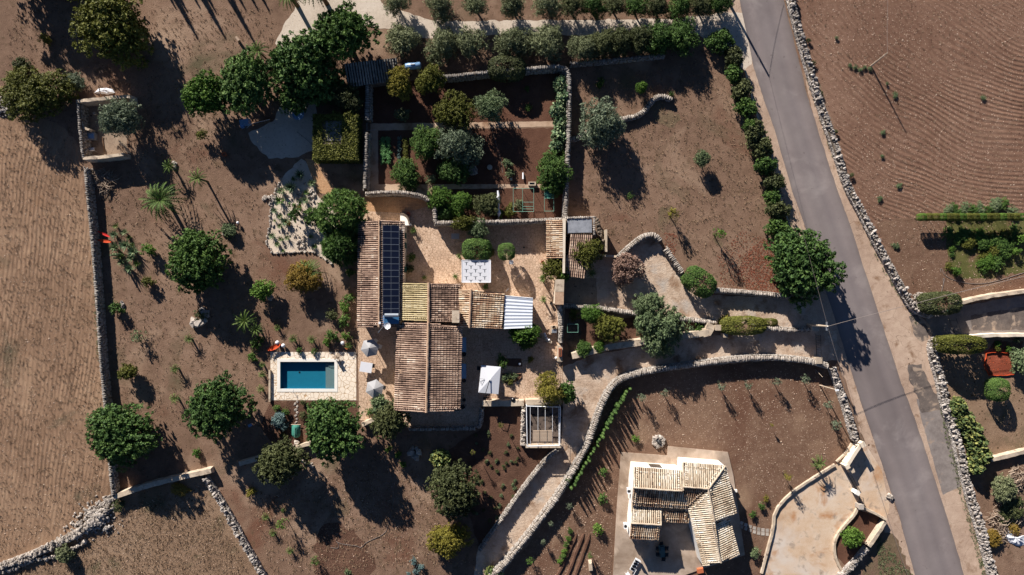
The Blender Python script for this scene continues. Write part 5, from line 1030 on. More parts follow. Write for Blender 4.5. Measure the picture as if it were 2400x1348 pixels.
for i, (x, y, rx, ry) in enumerate(((1317,197,20,20),(1322,228,17,20),(1308,258,20,20),(1315,288,17,18),(1312,318,20,20),(1305,342,16,14))): pads(x, y, rx, ry, 2.4, 230, f'{words[i]} prickly pear from the north along the east garden wall', 'pad', 'prickly pears on the garden wall')
pads(1032, 1078, 24, 24, 1.8, 330, 'yellow tinged prickly pear above the dense dark round tree', 'padlight'); pads(1158, 1341, 22, 12, 1.5, 130, 'prickly pear cut by the bottom edge beside the long ribbed wall', 'padlight')
for i, (x, y, rx, ry) in enumerate(((2246,955,20,24),(2262,985,24,24),(2280,1012,24,24),(2292,1040,24,24),(2300,1068,26,24),(2288,1095,17,18))): pads(x, y, rx, ry, 2.4, 320, f'{words[i]} prickly pear from the north in the hedge inside the long right hand wall', 'padlight', 'prickly pear hedge')
# vegetable rows
for j, (x0, n, y0, y1, r, mt, w_) in enumerate(((897,9,325,380,7,'veg','left'),(910,9,325,380,7,'veg','second'),(936,8,325,378,5,'blueleaf','third'),(950,7,328,380,7,'ygreen','fourth'))):
    for i in range(n): shr(x0+random.uniform(-1.5, 1.5), y0+(y1-y0)*i/(n-1), r*random.uniform(.8, 1.15), mt, f'leafy vegetable in the {w_} crop row of the walled garden', cat='vegetable plant', name='vegetable_plant', h=.5, group=f'vegetables in the {w_} row')
# little plants in the planted terrace
for i in range(60):
    u, v = random.random(), random.random(); x = 1065+u*150; y = 1000+v*220
    if not (y > 1010 and x+.62*(y-1000) < 1310 and x > 1110-.12*(y-1000)): continue
    shr(x, y, random.uniform(3.5, 5.5), 'dkcarob' if i % 3 else 'greygreen', 'tiny seedling plant in the planted terrace beside the steel pergola', cat='seedling', name='seedling', h=.35, group='seedlings in the planted terrace')
for x, y, r, l in ((1175,997,8,'light'),(1108,1060,7,'lower')): shr(x, y, r, 'ygreen', f'{l} slender sapling in the planted terrace', h=3.2 if l == 'light' else 3, name='sapling', cat='tree', geom='sapling')
# vine covered hut
t = thing('vine_covered_hut', P(786,320,0), 'square flat hut completely covered with clipped vines', 'hut'); w0 = P(733,268,2.9); w1 = P(837,374,2.9); cx, cy = (w0[0]+w1[0])/2, (w0[1]+w1[1])/2; dx, dy = (w1[0]-w0[0]), (w0[1]-w1[1])
MB().box((cx, cy, 1.25), (dx-.5, dy-.5, 2.5)).build('wall', M['wallcore'], t); n = 15000
f_ = rng.random(n); pu = np.c_[(rng.random(n)-.5)*dx, (rng.random(n)-.5)*dy, 2.75+rng.normal(0, .10, n)]; hole = (pu[:, 0] > -1.9) & (pu[:, 0] < .95) & (pu[:, 1] > -1.0) & (pu[:, 1] < 2.4) & (rng.random(n) < .88); side = f_ < .38
a = rng.random(n); sdx = np.where(a < .5, np.where(rng.random(n) < .5, -1, 1)*dx/2, (rng.random(n)-.5)*dx); sdy = np.where(a < .5, (rng.random(n)-.5)*dy, np.where(rng.random(n) < .5, -1, 1)*dy/2)
ps = np.c_[sdx+rng.normal(0, .06, n), sdy+rng.normal(0, .06, n), rng.random(n)*2.8]; pp = np.where(side[:, None], ps, pu)[~(hole & ~side)]; nn = np.array((0, 0, 1.0))+unit(len(pp))*.8; me = leaf_mesh('vine_cover', M['ygreen'], pp, nn, .24, .17, rng.random(len(pp))); c = bpy.data.objects.new('vine_cover', me); COL.objects.link(c); c.parent = t; c.location = (cx-t.location[0], cy-t.location[1], 0)
b = MB(); b.box((cx-.2, cy+.9, 2.56), (2.4, 2.8, .08)); b.build('roof_opening', M['tilegrey'], t)
for x, y, l in ((790,272,'upper'),(818,270,'upper right')): shr(x, y, 14, 'ygreen', f'vine bulge on the {l} side of the vine covered hut', h=3.3, geom='shrub')
# bare pergola posts etc come later. Ground litter that nobody could count:
def inpoly(x, y, poly):
    c = False; n = len(poly)
    for i in range(n):
        (x0, y0), (x1, y1) = poly[i], poly[(i+1) % n]
        if (y0 > y) != (y1 > y) and x < (x1-x0)*(y-y0)/(y1-y0)+x0: c = not c
    return c
FIELD = [(1880,0),(1925,150),(1958,240),(1990,340),(2017,440),(2045,500),(2100,604),(2150,690),(2400,680),(2420,-20),(1880,-20)]
WEST = [(-20,250),(150,320),(180,400),(204,550),(220,700),(233,850),(245,1000),(240,1160),(150,1240),(0,1310),(-20,1310)]
PLOT = [(1485,915),(1640,880),(1840,860),(1935,870),(1975,990),(1950,1080),(1850,1140),(1790,1200),(1730,1100),(1700,1040),(1560,1040),(1440,1050),(1435,1348),(1220,1348),(1250,1300),(1400,1070)]
LOW = [(0,1355),(150,1310),(300,1185),(470,1130),(590,1348),(-20,1360)]
MID = [(560,1120),(640,1160),(750,1110),(900,1060),(1010,1120),(1020,1200),(1110,1320),(640,1348)]
def litter(name, polys, n, fn, label, cat):
    m = MB(); V = []; F = []; T = []
    for poly, k in zip(polys, n):
        xs = [p[0] for p in poly]; ys = [p[1] for p in poly]; c = 0
        while c < k:
            x, y = random.uniform(min(xs), max(xs)), random.uniform(min(ys), max(ys))
            if inpoly(x, y, poly): fn(P(x, y), V, F, T); c += 1
    m.add(V, F, T); return m
def fl(p, V, F, T):
    r = random.uniform(.06, .12); b = len(V); a = random.random()*6; c_, s_ = r*math.cos(a), r*math.sin(a); z = random.uniform(.02, .06)
    V.extend([(p[0]+c_, p[1]+s_, z), (p[0]-s_*.6, p[1]+c_*.6, z+.02), (p[0]-c_, p[1]-s_, z), (p[0]+s_*.6, p[1]-c_*.6, z)]); F.append((b, b+1, b+2, b+3)); T.append(random.random())
o = litter('f', [[(1790,560),(1815,560),(1812,640),(1850,690),(1760,690),(1725,640),(1750,590)], [(1740,540),(1800,560),(1840,692),(1690,680),(1680,600)], [(1556,545),(1590,550),(1580,600),(1560,590)]], [1500, 900, 150], fl, '', '').build('fallen_leaves', M['fallen'], loc=(0,0,0)); tag(o, 'scattered reddish fallen leaves on the lawn beside the huge roadside carob', 'leaves', kind='stuff')
def peb(p, V, F, T):
    r = random.uniform(.03, .09)*(1 if random.random() < .9 else 1.6); b = len(V); a0 = random.random()*6
    for i in range(5): a = a0+i*1.257; rr = r*random.uniform(.7, 1.2); V.append((p[0]+rr*math.cos(a), p[1]+rr*math.sin(a), .0))
    V.append((p[0], p[1], r*random.uniform(.5, .9))); t = random.random(); F.extend([(b+i, b+(i+1) % 5, b+5) for i in range(5)]); T.extend([t]*5)
o = litter('p', [FIELD, WEST, PLOT, LOW, MID], [5200, 3600, 2600, 800, 900], peb, '', '').build('field_stones', M['pebble'], loc=(0,0,0)); tag(o, 'countless small pale stones scattered over the ploughed soil and stubble', 'stones', kind='stuff')
def tuft(p, V, F, T):
    t = random.random()
    for i in range(6):
        a = random.random()*6.28; r = random.uniform(.10, .24); b = len(V); s = np.array((-math.sin(a), math.cos(a), 0))*.035; q = np.array((p[0]+random.uniform(-.1, .1), p[1]+random.uniform(-.1, .1), 0)); V.extend([q-s, q+s, q+np.array((math.cos(a)*r, math.sin(a)*r, random.uniform(.08, .24)))]); F.append((b, b+1, b+2)); T.append(t*.6+random.random()*.4)
GARD = [(215,430),(330,400),(520,430),(620,470),(620,600),(780,640),(820,700),(630,760),(600,900),(560,1000),(450,1000),(280,1000),(265,900),(240,600)]
LAWN = [(1350,200),(1640,140),(1700,200),(1800,480),(1780,680),(1680,660),(1560,540),(1440,590),(1400,500),(1345,500)]
NORTH = [(20,20),(640,20),(640,110),(520,180),(520,400),(330,390),(300,200),(20,200)]
o = litter('t', [WEST, LOW, MID, GARD, LAWN, NORTH, [(1870,700),(2140,700),(2320,1348),(2280,1348)][:0] or FIELD], [2600, 1900, 1300, 1500, 1500, 1300, 600], tuft, '', '').build('dry_grass', M['drygrass'], loc=(0,0,0)); tag(o, 'short dry grass and weeds over the fields and garden ground', 'grass', kind='stuff')
VERG = [(1976,430),(1992,430),(2030,510),(2110,670),(2140,740),(2150,770),(2135,740),(2060,620)]
V1 = [(1856,10),(1862,10),(1905,190),(1960,370),(1950,370),(1890,190)]
V2 = [(2178,830),(2186,830),(2240,1060),(2320,1348),(2300,1348),(2222,1060)]
def wt(p, V, F, T): tuft(p, V, F, T)
o = litter('w', [VERG, V1, V2, [(2050,1240),(2140,1348),(2060,1348)], [(1745,180),(1752,180),(1865,560),(1858,560)], [(212,560),(222,560),(240,850),(228,850)]], [200, 220, 400, 260, 200, 120], wt, '', '').build('verge_weeds', M['olive'], loc=(0,0,0)); tag(o, 'thin weeds along the feet of the roadside walls', 'weeds', kind='stuff')
# ---------------------------------------------------------------- swimming pool
x0, y0, x1, y1 = HOLE
pool = thing('swimming_pool', ((x0+x1)/2, (y0+y1)/2, 0), 'rectangular teal swimming pool with grey steps at its east end', 'swimming pool')
def liner(name, a, b, j=.0, sheen=.5):
    m, nd, lk, bs = newmat(name); n = N(nd, "ShaderNodeTexNoise", Scale=1.5, Detail=3.0); ge = nd.new("ShaderNodeNewGeometry"); lk.new(ge.outputs['Position'], n.inputs['Vector']); r = ramp(nd, [a, b]); lk.new(n.outputs[0], r.inputs[0]); lk.new(r.outputs[0], bs.inputs['Base Color']); bs.inputs['Roughness'].default_value = .7; return m
ML = liner('pool_liner', g(0,104,128), g(4,114,138)); MS = liner('pool_steps', g(124,122,120), g(132,130,126))
b = MB(); D = -.66; xs = x1-22/S
b.add([(x0,y0,D),(x1,y0,D),(x1,y1,D),(x0,y1,D),(x0,y0,.03),(x1,y0,.03),(x1,y1,.03),(x0,y1,.03)], [(0,1,2,3),(4,5,1,0),(5,6,2,1),(6,7,3,2),(7,4,0,3)], .5); b.build('basin', ML, pool)
s = MB(); s.box(((xs+x1)/2-.02, (y0+y1)/2, -.50), (x1-xs, y1-y0-.04, .3)); 
for i in range(3): s.box((x1-.6-.0+.12*i, y1-.35-.16*i-.1, -.30+.0*i), (1.2-.25*i, .22, .06+.05*(2-i)))
s.build('steps', MS, pool)
mw, nd, lk, bs = newmat('pool_water'); nd.remove(bs)
tr = nd.new("ShaderNodeBsdfTransparent"); tr.inputs[0].default_value = (.74, .93, .96, 1); gl = nd.new("ShaderNodeBsdfGlossy"); gl.inputs['Roughness'].default_value = .03
fr = nd.new("ShaderNodeFresnel"); fr.inputs[0].default_value = 1.33; mx = nd.new("ShaderNodeMixShader"); no = N(nd, "ShaderNodeTexNoise", Scale=2.2, Detail=3.0); bp = nd.new("ShaderNodeBump"); bp.inputs['Distance'].default_value = .02; ge = nd.new("ShaderNodeNewGeometry")
lk.new(ge.outputs['Position'], no.inputs['Vector']); lk.new(no.outputs[0], bp.inputs['Height']); lk.new(bp.outputs[0], gl.inputs['Normal']); lk.new(bp.outputs[0], fr.inputs['Normal'])
lk.new(math_n(nd, lk, 'MULTIPLY', fr.outputs[0], math_n(nd, lk, 'SUBTRACT', 1.0, ge.outputs['Backfacing'])), mx.inputs[0]); lk.new(tr.outputs[0], mx.inputs[1]); lk.new(gl.outputs[0], mx.inputs[2]); lk.new(mx.outputs[0], nd["Material Output"].inputs[0])
b = MB(); b.add([(x0+.01,y0+.01,-.10),(x1-.01,y0+.01,-.10),(x1-.01,y1-.01,-.10),(x0+.01,y1-.01,-.10)], [(0,1,2,3)]); o = b.build('water', mw, pool)
c = MB(); cw = .46
for cx_, cy_, w_, h_ in (((x0+x1)/2, y0-cw/2, x1-x0+2*cw, cw), ((x0+x1)/2, y1+cw/2, x1-x0+2*cw, cw), (x0-cw/2, (y0+y1)/2, cw, y1-y0), (x1+cw/2, (y0+y1)/2, cw, y1-y0)): c.box((cx_, cy_, .035), (w_-.006, h_-.006, .07))
c.build('coping', M['white'], pool)
b = MB(); b.lathe((x0+2.6, (y0+y1)/2+.35, D+.01), [(.12, 0), (.13, .03), (.02, .04)], 12); b.build('drain', M['dark'], pool)
w = P(690, 914); lad = thing('pool_rail', (w[0], w[1], .05), 'tiny steel rail at the south edge of the swimming pool', 'rail'); MB().tube([w+np.array((0, -.5, .05)), w+np.array((0, -.3, .5)), w+np.array((0, .1, .45))], .03).build('tube', M['alu'], lad)
o = MB().box(P(632.5,904,.2), (.25, 4.6, .4)).build('low_pool_wall', M['mortar']); tag(o, 'short white ledge on the west side of the pool terrace', 'wall')
for i, (x, y) in enumerate(((697,941),(692,947),(697,953),(694,960),(697,967),(693,974),(696,982),(694,990))):
    w = P(x, y); o = MB().stones([w+np.array((0,0,.03))], [(random.uniform(.35,.6), .35, .12)], np.array([random.random()])).build('stepping_stone', M['whitestone']); tag(o, f'{words[i]} pale stepping stone from the pool in the line down to the green mesh tent', 'stone', 'stepping stones below the pool')
# stone slabs of the small house path
for i in range(9):
    for j in (0, 1):
        s_ = i/8; a = 2.6+s_*1.0; x = 1728+s_*80; y = 1221+22*math.sin(s_*1.7)+j*9; w = P(x, y)
        o = MB().box(w+np.array((0,0,.02)), (random.uniform(.42,.5), random.uniform(.42,.5), .08), -.5+.6*s_).build('paving_slab', M['whitestone']); tag(o, 'pale square slab in the curved double path between terrace and driveway', 'paving slab', 'slabs of the curved path')
# ---------------------------------------------------------------- parasols and furniture
def parasol(px, py, label, sides=6, r=1.6, a0=.2):
    w = P(px, py, 2.5); t = thing('parasol', (w[0], w[1], .02), label, 'parasol'); m = MB(); V = [(w[0], w[1], 2.75)]; F = []; T = []
    for i in range(sides*2):
        an = a0+math.pi*i/sides; rr = r*(1 if i % 2 == 0 else math.cos(math.pi/sides)*.97); V.append((w[0]+rr*math.cos(an), w[1]+rr*math.sin(an), 2.12+(.0 if i % 2 == 0 else .05)))
    for i in range(sides*2): F.append((0, i+1, (i+1) % (sides*2)+1)); T.append(.35+.3*(i//2 % 2))
    m.add(V, F, T); k = len(V)
    vv = np.array(V); m.add(vv-np.array((0, 0, .02)), [f[::-1] for f in F], T); c = m.build('canopy', M['canvas'], t)
    MB().tube([(w[0], w[1], 0), (w[0], w[1], 2.85)], .03).build('pole', M['alu'], t); MB().lathe((w[0], w[1], 2.74), [(.05, 0), (.09, .04), (.02, .12)], 8).build('finial', M['dark'], t); MB().lathe((w[0], w[1], 0), [(.3, 0), (.3, .06), (.05, .1)], 12).build('base', M['dark'], t)
    rb = MB()
    for i in range(sides): an = a0+2*math.pi*i/sides; rb.tube([(w[0], w[1], 2.70), (w[0]+r*math.cos(an), w[1]+r*math.sin(an), 2.10)], .014, 4)
    rb.build('ribs', M['alu'], t)
parasol(866, 816, 'upper grey hexagonal parasol on the patio beside the pool', r=1.38); parasol(877, 912, 'lower grey hexagonal parasol on the patio beside the pool', a0=.35, r=1.38)
# white square cantilever parasol
q = Q((1128,856,2.4),(1174,860,2.4),(1168,924,2.4),(1121,920,2.4)); cen = sum(q)/4; t = thing('square_parasol', (cen[0], cen[1], .02), 'large white rectangular parasol on the south patio', 'parasol'); top = cen+np.array((0,0,.35))
m = MB(); V = [top]+q; m.add(V, [(0,2,1),(0,3,2),(0,4,3),(0,1,4)], [.5,.4,.6,.5]); m.add(np.array(V)-np.array((0,0,.02)), [(0,1,2),(0,2,3),(0,3,4),(0,4,1)], .5); m.build('canopy', M['whitecanvas'], t)
ps_ = P(1140,938,0); MB().tube([ps_, ps_+np.array((0,0,2.2)), P(1137,926,2.9), top+np.array((0,0,.12))], .05).build('cantilever_arm', M['dark'], t); MB().box(ps_+np.array((0,0,.06)), (.9,.9,.12)).build('base', M['dark'], t)
b = MB(); b.box(top+np.array((0,0,.06)), (.25,.25,.08)); b.build('hub', M['whitepaint'], t)
a, b_, c_ = (P(1123,888,2.64), P(1135,888,2.66), P(1127,900,2.62)); MB().tube([a, b_, c_, a], .025, 4).build('crank_frame', M['dark'], t)
# white canopy with T shaped slots
q = Q((1082.5,610,2.6),(1150,610,2.6),(1150,662,2.6),(1082.5,662,2.6)); cen = sum(q)/4; t = thing('canopy', (cen[0], cen[1], 0), 'flat white canopy with rows of T shaped slots in the courtyard', 'canopy')
X0, X1, Y1, Y0 = q[0][0], q[1][0], q[0][1], q[2][1]; sh = MB(); sh.box((cen[0], cen[1], 2.6), (X1-X0, Y1-Y0, .05), 0, 1, .5); sheet_ = sh.build('canopy_sheet', M['whitecanvas'], t); m = MB()
for rr in range(6):
    for cc_ in range(4):
        if rr % 2 == 0: xx = X0+(X1-X0)*((cc_+.5)/3.15); 
        else: xx = X0+(X1-X0)*((cc_+1.0)/3.15)
        if xx > X1-.25 or (rr % 2 == 0 and cc_ > 2): continue
        if xx > X0+.2 and xx < X1-.2:
            yy = Y1-(Y1-Y0)*(rr+.55)/6.2; m.add([(xx-.40, yy+.05, 2.632), (xx, yy-.0, 2.632), (xx+.34, yy+.05, 2.632), (xx+.07, yy-.08, 2.632), (xx+.05, yy-.45, 2.632), (xx-.05, yy-.45, 2.632), (xx-.07, yy-.08, 2.632)], [(6,5,4,3,2,1,0)])
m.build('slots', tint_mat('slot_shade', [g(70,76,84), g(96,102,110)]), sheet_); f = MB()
for a, b_ in ((0,1),(1,2),(2,3),(3,0)): f.tube([q[a]+np.array((0,0,.03)), q[b_]+np.array((0,0,.03))], .045, 6)
f.build('frame', M['whitepaint'], t)
for k in range(4): p_ = cen+(q[k]-cen)*.98; MB().tube([(p_[0], p_[1], 0), (p_[0], p_[1], 2.58)], .04).build('post', M['whitepaint'], t)
def chair(px, py, rz, label, mat='dark', proto=[None], name='chair', group=None):
    w = P(px, py, .5); t = thing(name, (0,0,0), label, 'chair', group); m_ = M[mat]
    MB().box((0,0,.45), (.5,.5,.05)).build('seat', m_, t); MB().box((0,-.25,.72), (.5,.05,.5)).build('backrest', m_, t)
    for sx_ in (-.22,.22):
        for sy_ in (-.22,.22): MB().tube([(sx_*1.1, sy_*1.1, 0), (sx_, sy_, .45)], .02, 4).build('leg', m_, t)
        MB().box((sx_*1.15, 0, .66), (.05,.46,.04)).build('armrest', m_, t)
    t.location = (w[0], w[1], .02); t.rotation_euler[2] = rz; return t
chair(881,799,-2.2,'chair with a pale frame at the upper right of the upper grey parasol','white'); chair(891,812,-2.0,'chair with a pale frame right of the upper grey parasol','white'); chair(838,803,.4,'wicker chair in front of the terracotta pot beside the patio','twig') if 0 else None
chair(786,837,.6,'folding chair on the pool terrace, left one','twig'); chair(793,836,-.6,'folding chair on the pool terrace, right one','twig'); chair(874,857,1.4,'dark chair at the east side of the white patio table'); chair(900,908,1.2,'dark chair beside the lower grey parasol'); chair(1122,863,1.5,'black chair at the left corner of the white square parasol'); chair(1085,953,.4,'dark chair by the south east corner of the farmhouse'); chair(1285,776,.3,'wooden chair beside the wall near the weathered box','twig')
def table(px, py, lx, ly, rz, label, mat='white', z=.74, name='table', cloth=None):
    w = P(px, py, z); t = thing(name, (0,0,0), label, 'table'); MB().box((0,0,z), (lx, ly, .05)).build('table_top', M[mat], t)
    for a in (-1,1):
        for b in (-1,1): MB().tube([(a*lx*.42, b*ly*.4, 0), (a*lx*.42, b*ly*.4, z)], .03, 5).build('leg', M['alu'], t)
    t.location = (w[0], w[1], .02); t.rotation_euler[2] = rz; return t
table(858,861,1.75,1.45,-.16,'white slatted table on the patio between the two grey parasols','whitecanvas', .8)
table(1067,554,1.15,.8,0,'grey table in the shade of the courtyard wall','canvas'); table(1198,615,.6,.6,0,'small round white table in the shade of the clipped tree','globe')
t = table(1551,1291,.85,1.75,.12,'pale blue outdoor table on the terrace of the small house','blueleaf'); t.location.z = .2
for i, (x, y, l) in enumerate(((1541,1284,'upper left'),(1541,1298,'lower left'),(1562,1284,'upper right'),(1562,1299,'lower right'),(1549,1273,'north'),(1554,1310,'south'))):
    c = chair(x, y, (1.6,1.6,-1.6,-1.6,0,3.1)[i], f'dark chair at the {l} of the blue outdoor table', 'dark'); c.location.z = .2
w = P(1486,1320); t = thing('deck_chair', (0,0,0), 'white lounge chair with dark cushions on the small house terrace', 'lounger'); MB().box((0,0,.4), (.75,1.9,.06)).build('frame', M['whitepaint'], t)
for k in range(4): MB().box((0,-.66+k*.44,.47), (.55,.3,.10), .1*k).build('cushion', M['black'], t)
MB().box((0,.95,.75), (.75,.08,.8)).build('backrest', M['whitepaint'], t); MB().box((.5,-.9,.55), (.06,.9,.05)).build('armrest', M['whitepaint'], t); t.location = (w[0], w[1], .2); t.rotation_euler[2] = -.5
chair(1471,1345,.6,'white chair cut by the bottom edge on the small house terrace','whitepaint').location.z = .2
w = P(1070,941); 
o = MB().box(P(1085,1333,.3)*0+np.array((*P(1384,1325)[:2],.35)), (.6,1.7,.7), .1, .6).build('long_rock', M['mortar']); tag(o, 'long pale upright rock left of the small house terrace', 'rock')
# globes, pots, hammocks
def globe(px, py, label, r=.26):
    w = P(px, py, .5); t = thing('globe_lamp', (w[0], w[1], 0), label, 'lamp', 'white globe lamps'); MB().ball((w[0], w[1], .5), r, 1, 12).build('globe', M['globe'], t); MB().tube([(w[0], w[1], 0), (w[0], w[1], .3)], .05).build('stem', M['dark'], t)
for x, y, l in ((650,803,'white globe lamp above the tip of the orange hammock'),(664,810,'white globe lamp at the north west corner of the pool terrace'),(803,804,'white globe lamp above the pool terrace, near the patio'),(1303,839,'white globe lamp at the end of the courtyard wall'),(1218,853,'white globe lamp among the plants right of the round bush'),(557,522,'white globe lamp with rocks in the upper west garden')): globe(x, y, l, .30 if 'pool' in l or 'hammock' in l else .2)
for x, y, l in ((1277,782,'upper'),(1279,787,'second'),(1282,793,'third'),(1287,797,'lowest')): globe(x, y, f'{l} white globe lamp on the curved ledge beside the wide bush', .17)
o = MB().tube([P(1270,781,.3), P(1276,790,.3), P(1284,800,.3), P(1293,803,.3)], .22, 6).build('curved_ledge', M['mortar']); tag(o, 'small curved ledge carrying the globe lamps east of the wide bush', 'ledge')
def pot(px, py, r, label, mat='terracotta'):
    w = P(px, py, .3); t = thing('plant_pot', (w[0], w[1], .02), label, 'pot'); MB().lathe((w[0], w[1], 0), [(r*.7, 0), (r, .42), (r*1.08, .5), (r*.85, .5), (r*.8, .40)], 14).build('pot', M[mat], t); MB().lathe((w[0], w[1], .38), [(r*.8, 0), (r*.1, .03)], 10).build('soil', M['bark'], t)
pot(814,814,.3,'terracotta pot at the north east corner of the pool terrace'); pot(1272,615,.24,'brown pot at the foot of the tiled lean-to'); pot(1292,711,.22,'dark pot below the small palm near the gate block','dark'); pot(957,502,.3,'terracotta pot at the top of the curved planter'); pot(1228,580,.14,'little dark pot alone on the courtyard paving','dark'); pot(1088,937,.24,'dark pot by the south east corner of the farmhouse','dark'); pot(1088,830,.3,'dark pot between the two pale awnings','dark'); pot(1088,892,.28,'dark pot below the lower pale awning','dark')
shr(958, 633, 12, 'dkcarob', 'dark bush in a pot against the farmhouse east wall, upper one', h=1.2); shr(966, 606, 11, 'green', 'green bush against the farmhouse east wall', h=1.2); shr(1139, 672, 8, 'green', 'green potted bush below the white canopy', h=1.0); shr(1276, 648, 8, 'green', 'round potted bush near the gate block', h=1.0); shr(1243,842,9,'yellow','yellow green plant with a globe lamp in the small courtyard bed',cat='plant',h=.8)
for x, y, r, l in ((1182,888,9,'left'),(1196,893,9,'middle'),(1208,882,8,'right'),(1190,880,8,'upper')): shr(x, y, r, 'greygreen' if l != 'middle' else 'ygreen', f'{l} plant in the half round bed beside the white square parasol', cat='plant', h=.7)
for nm, pts, l in (('flower_bed', [(1180,840),(1222,840),(1224,858),(1190,858)], ''), ('flower_bed', [(1176,876),(1222,877),(1220,890),(1205,897),(1182,899)], '')): sheet(nm, pts, 'bed', .019, 0)
for pts, l in (([(1203,859),(1224,859)], 'straight low edging below the rectangular courtyard bed'), ([(1176,876),(1222,876),(1222,884),(1214,893)], 'angled edging round the half round courtyard bed')):
    o = MB().tube([P(*p, .12) for p in pts], .07, 5).build('bed_edging', M['wood']); tag(o, l, 'edging')
o = None
w = P(944,515); m = MB(); arc = [P(938+22*math.sin(a), 528-28*math.cos(a), .8) for a in np.linspace(0, 1.45, 8)]; m.tube(arc, .16, 6); t = thing('curved_planter', (w[0], w[1], 0), 'curved planter with a white triangular slab at the north east corner of the farmhouse', 'planter'); m.build('rim', M['wallcore'], t); MB().prism([P(940,502), P(955,508), P(966,529), P(940,530)], 0, .8).build('slab', M['white'], t)
m = MB()
def cloth(px, py, L, Wd, rz, mat, label, z=.7, name='hammock', cat='hammock'):
    w = P(px, py, z); m = MB(); V = []; F = []; n = 12
    for i in range(n+1):
        s = i/n*2-1
        for j in range(4):
            u = (j/3-.5)*Wd*(1-s*s)**.7; V.append((s*L/2, u, -.25*(1-s*s)+abs(u)*.35))
    for i in range(n):
        for j in range(3): F.append((i*4+j, (i+1)*4+j, (i+1)*4+j+1, i*4+j+1))
    ca, sa = math.cos(rz), math.sin(rz); V = [(w[0]+x*ca-y*sa, w[1]+x*sa+y*ca, z+zz) for x, y, zz in V]; t = thing(name, (w[0], w[1], 0), label, cat); m.add(V, F, [random.random() for _ in F]); m.build('cloth', M[mat], t)
    for sg in (-1, 1): MB().tube([(w[0]+sg*L/2*ca, w[1]+sg*L/2*sa, z), (w[0]+sg*(L/2+.1)*ca, w[1]+sg*(L/2+.1)*sa, 0)], .04, 5).build('post', M['wood'], t)
cloth(642,814,2.2,.7,.45,'orange','orange hammock at the north west corner of the pool'); cloth(244,565,2.1,.45,-.12,'orange','orange hammock strung from the long west wall'); cloth(243,549,2.1,.35,-.42,'red','red hammock strung from the long west wall')
# barbecue
w = P(1203,936); t = thing('barbecue', (w[0], w[1], .02), 'black kettle barbecue on the courtyard paving by the south parapet', 'barbecue'); MB().ball((w[0], w[1], .75), .36, .75, 14).build('bowl', M['black'], t); MB().box((w[0]-.35, w[1], .7), (.1,.5,.06)).build('handle', M['alu'], t)
for k in range(3): a = k*2.09; MB().tube([(w[0]+.35*math.cos(a), w[1]+.35*math.sin(a), 0), (w[0]+.15*math.cos(a), w[1]+.15*math.sin(a), .6)], .025, 4).build('leg', M['alu'], t)
# trough on wall, railing gate
o = MB().box(P(1313,826,1.75), (.45,1.15,.3), 0, .98).build('trough', M['terracotta']); MB().box(P(1313,826,1.91), (.3,.95,.02)).build('soil', M['redbed'], o); tag(o, 'rectangular terracotta trough on the wall end near the white globe lamp', 'planter')
t = thing('iron_gate', P(1313,870), 'thin brown gate of horizontal bars between courtyard and lower lane', 'gate'); f = MB()
f.tube([P(1308,852,1.2), P(1308,888,1.2)], .03); f.tube([P(1318,852,1.2), P(1318,888,1.2)], .03); f.build('frame', M['wood'], t)
for k in range(7): MB().tube([P(1308,855+k*5.2,1.2), P(1318,855+k*5.2,1.2)], .02, 4).build('bar', M['wood'], t)
for x in (1308, 1318): MB().tube([P(x,888,0), P(x,888,1.25)], .04).build('post', M['wood'], t)
# weathered box, steel pergola, cover
w = P(1298,772,.6); o = MB().box((w[0], w[1], .35), (.9,1.1,.7)).build('stone_box', M['mortar']); MB().box((w[0]+.05, w[1]-.25, .72), (.7,.5,.05)).build('lid', M['alu'], o); MB().lathe((w[0], w[1]+.3, .70), [(.2,0),(.26,.2),(.2,.2),(.05,.05)],12).build('basin', M['bark'], o); tag(o, 'weathered stone sink with a grey lid against the courtyard wall', 'sink')
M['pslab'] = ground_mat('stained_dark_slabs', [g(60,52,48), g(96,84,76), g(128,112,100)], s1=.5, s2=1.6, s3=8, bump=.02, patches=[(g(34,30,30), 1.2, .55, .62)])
t = thing('pergola_frame', P(1275,1000), 'white steel pergola frame with thin rafters over the slab yard', 'pergola'); Z = 2.5
A_, B_, C_, D_ = Q((1234,952,Z),(1313,954,Z),(1312,1044,Z),(1236,1046,Z)); f = MB()
for a, b_ in ((A_,B_),(B_,C_),(C_,D_),(D_,A_)): f.tube([a, b_], .07, 4)
f.build('beam', M['whitepaint'], t); f = MB(); f.tube([P(1309.5,956,Z), P(1309.5,1044,Z)], .03, 4); f.build('side_rail', M['whitepaint'], t)
for k in range(9): MB().tube([P(1309.5,960+k*9.5,Z), P(1313,960+k*9.5,Z)], .025, 4).build('rung', M['whitepaint'], t)
for x in (1243,1261,1278,1295): MB().tube([P(x,952,Z), P(x,1046,Z)], .03, 4).build('rafter', M['whitepaint'], t)
for p_ in (A_,B_,C_,D_): MB().tube([(p_[0], p_[1], 0), (p_[0], p_[1], Z)], .05, 6).build('post', M['whitepaint'], t)
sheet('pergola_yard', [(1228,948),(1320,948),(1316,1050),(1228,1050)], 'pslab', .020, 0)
m = MB(); c1 = P(1272,1022,2.65); o = m.box(c1, (2.75,1.6,.05), 0).build('slatted_cover', M['cover']); 
for k in range(9): MB()
s = MB()
for k in range(9): s.box(c1+np.array((0,-.7+k*.175,.04)), (2.75,.10,.03))
s.build('slats', M['cover'], o); s = MB()
for k in (-.45,.62): s.box(c1+np.array((k,0,.07)), (.05,1.6,.03))
s.build('straps', M['dark'], o); tag(o, 'beige slatted cover with two dark straps lying on the pergola rafters', 'cover')
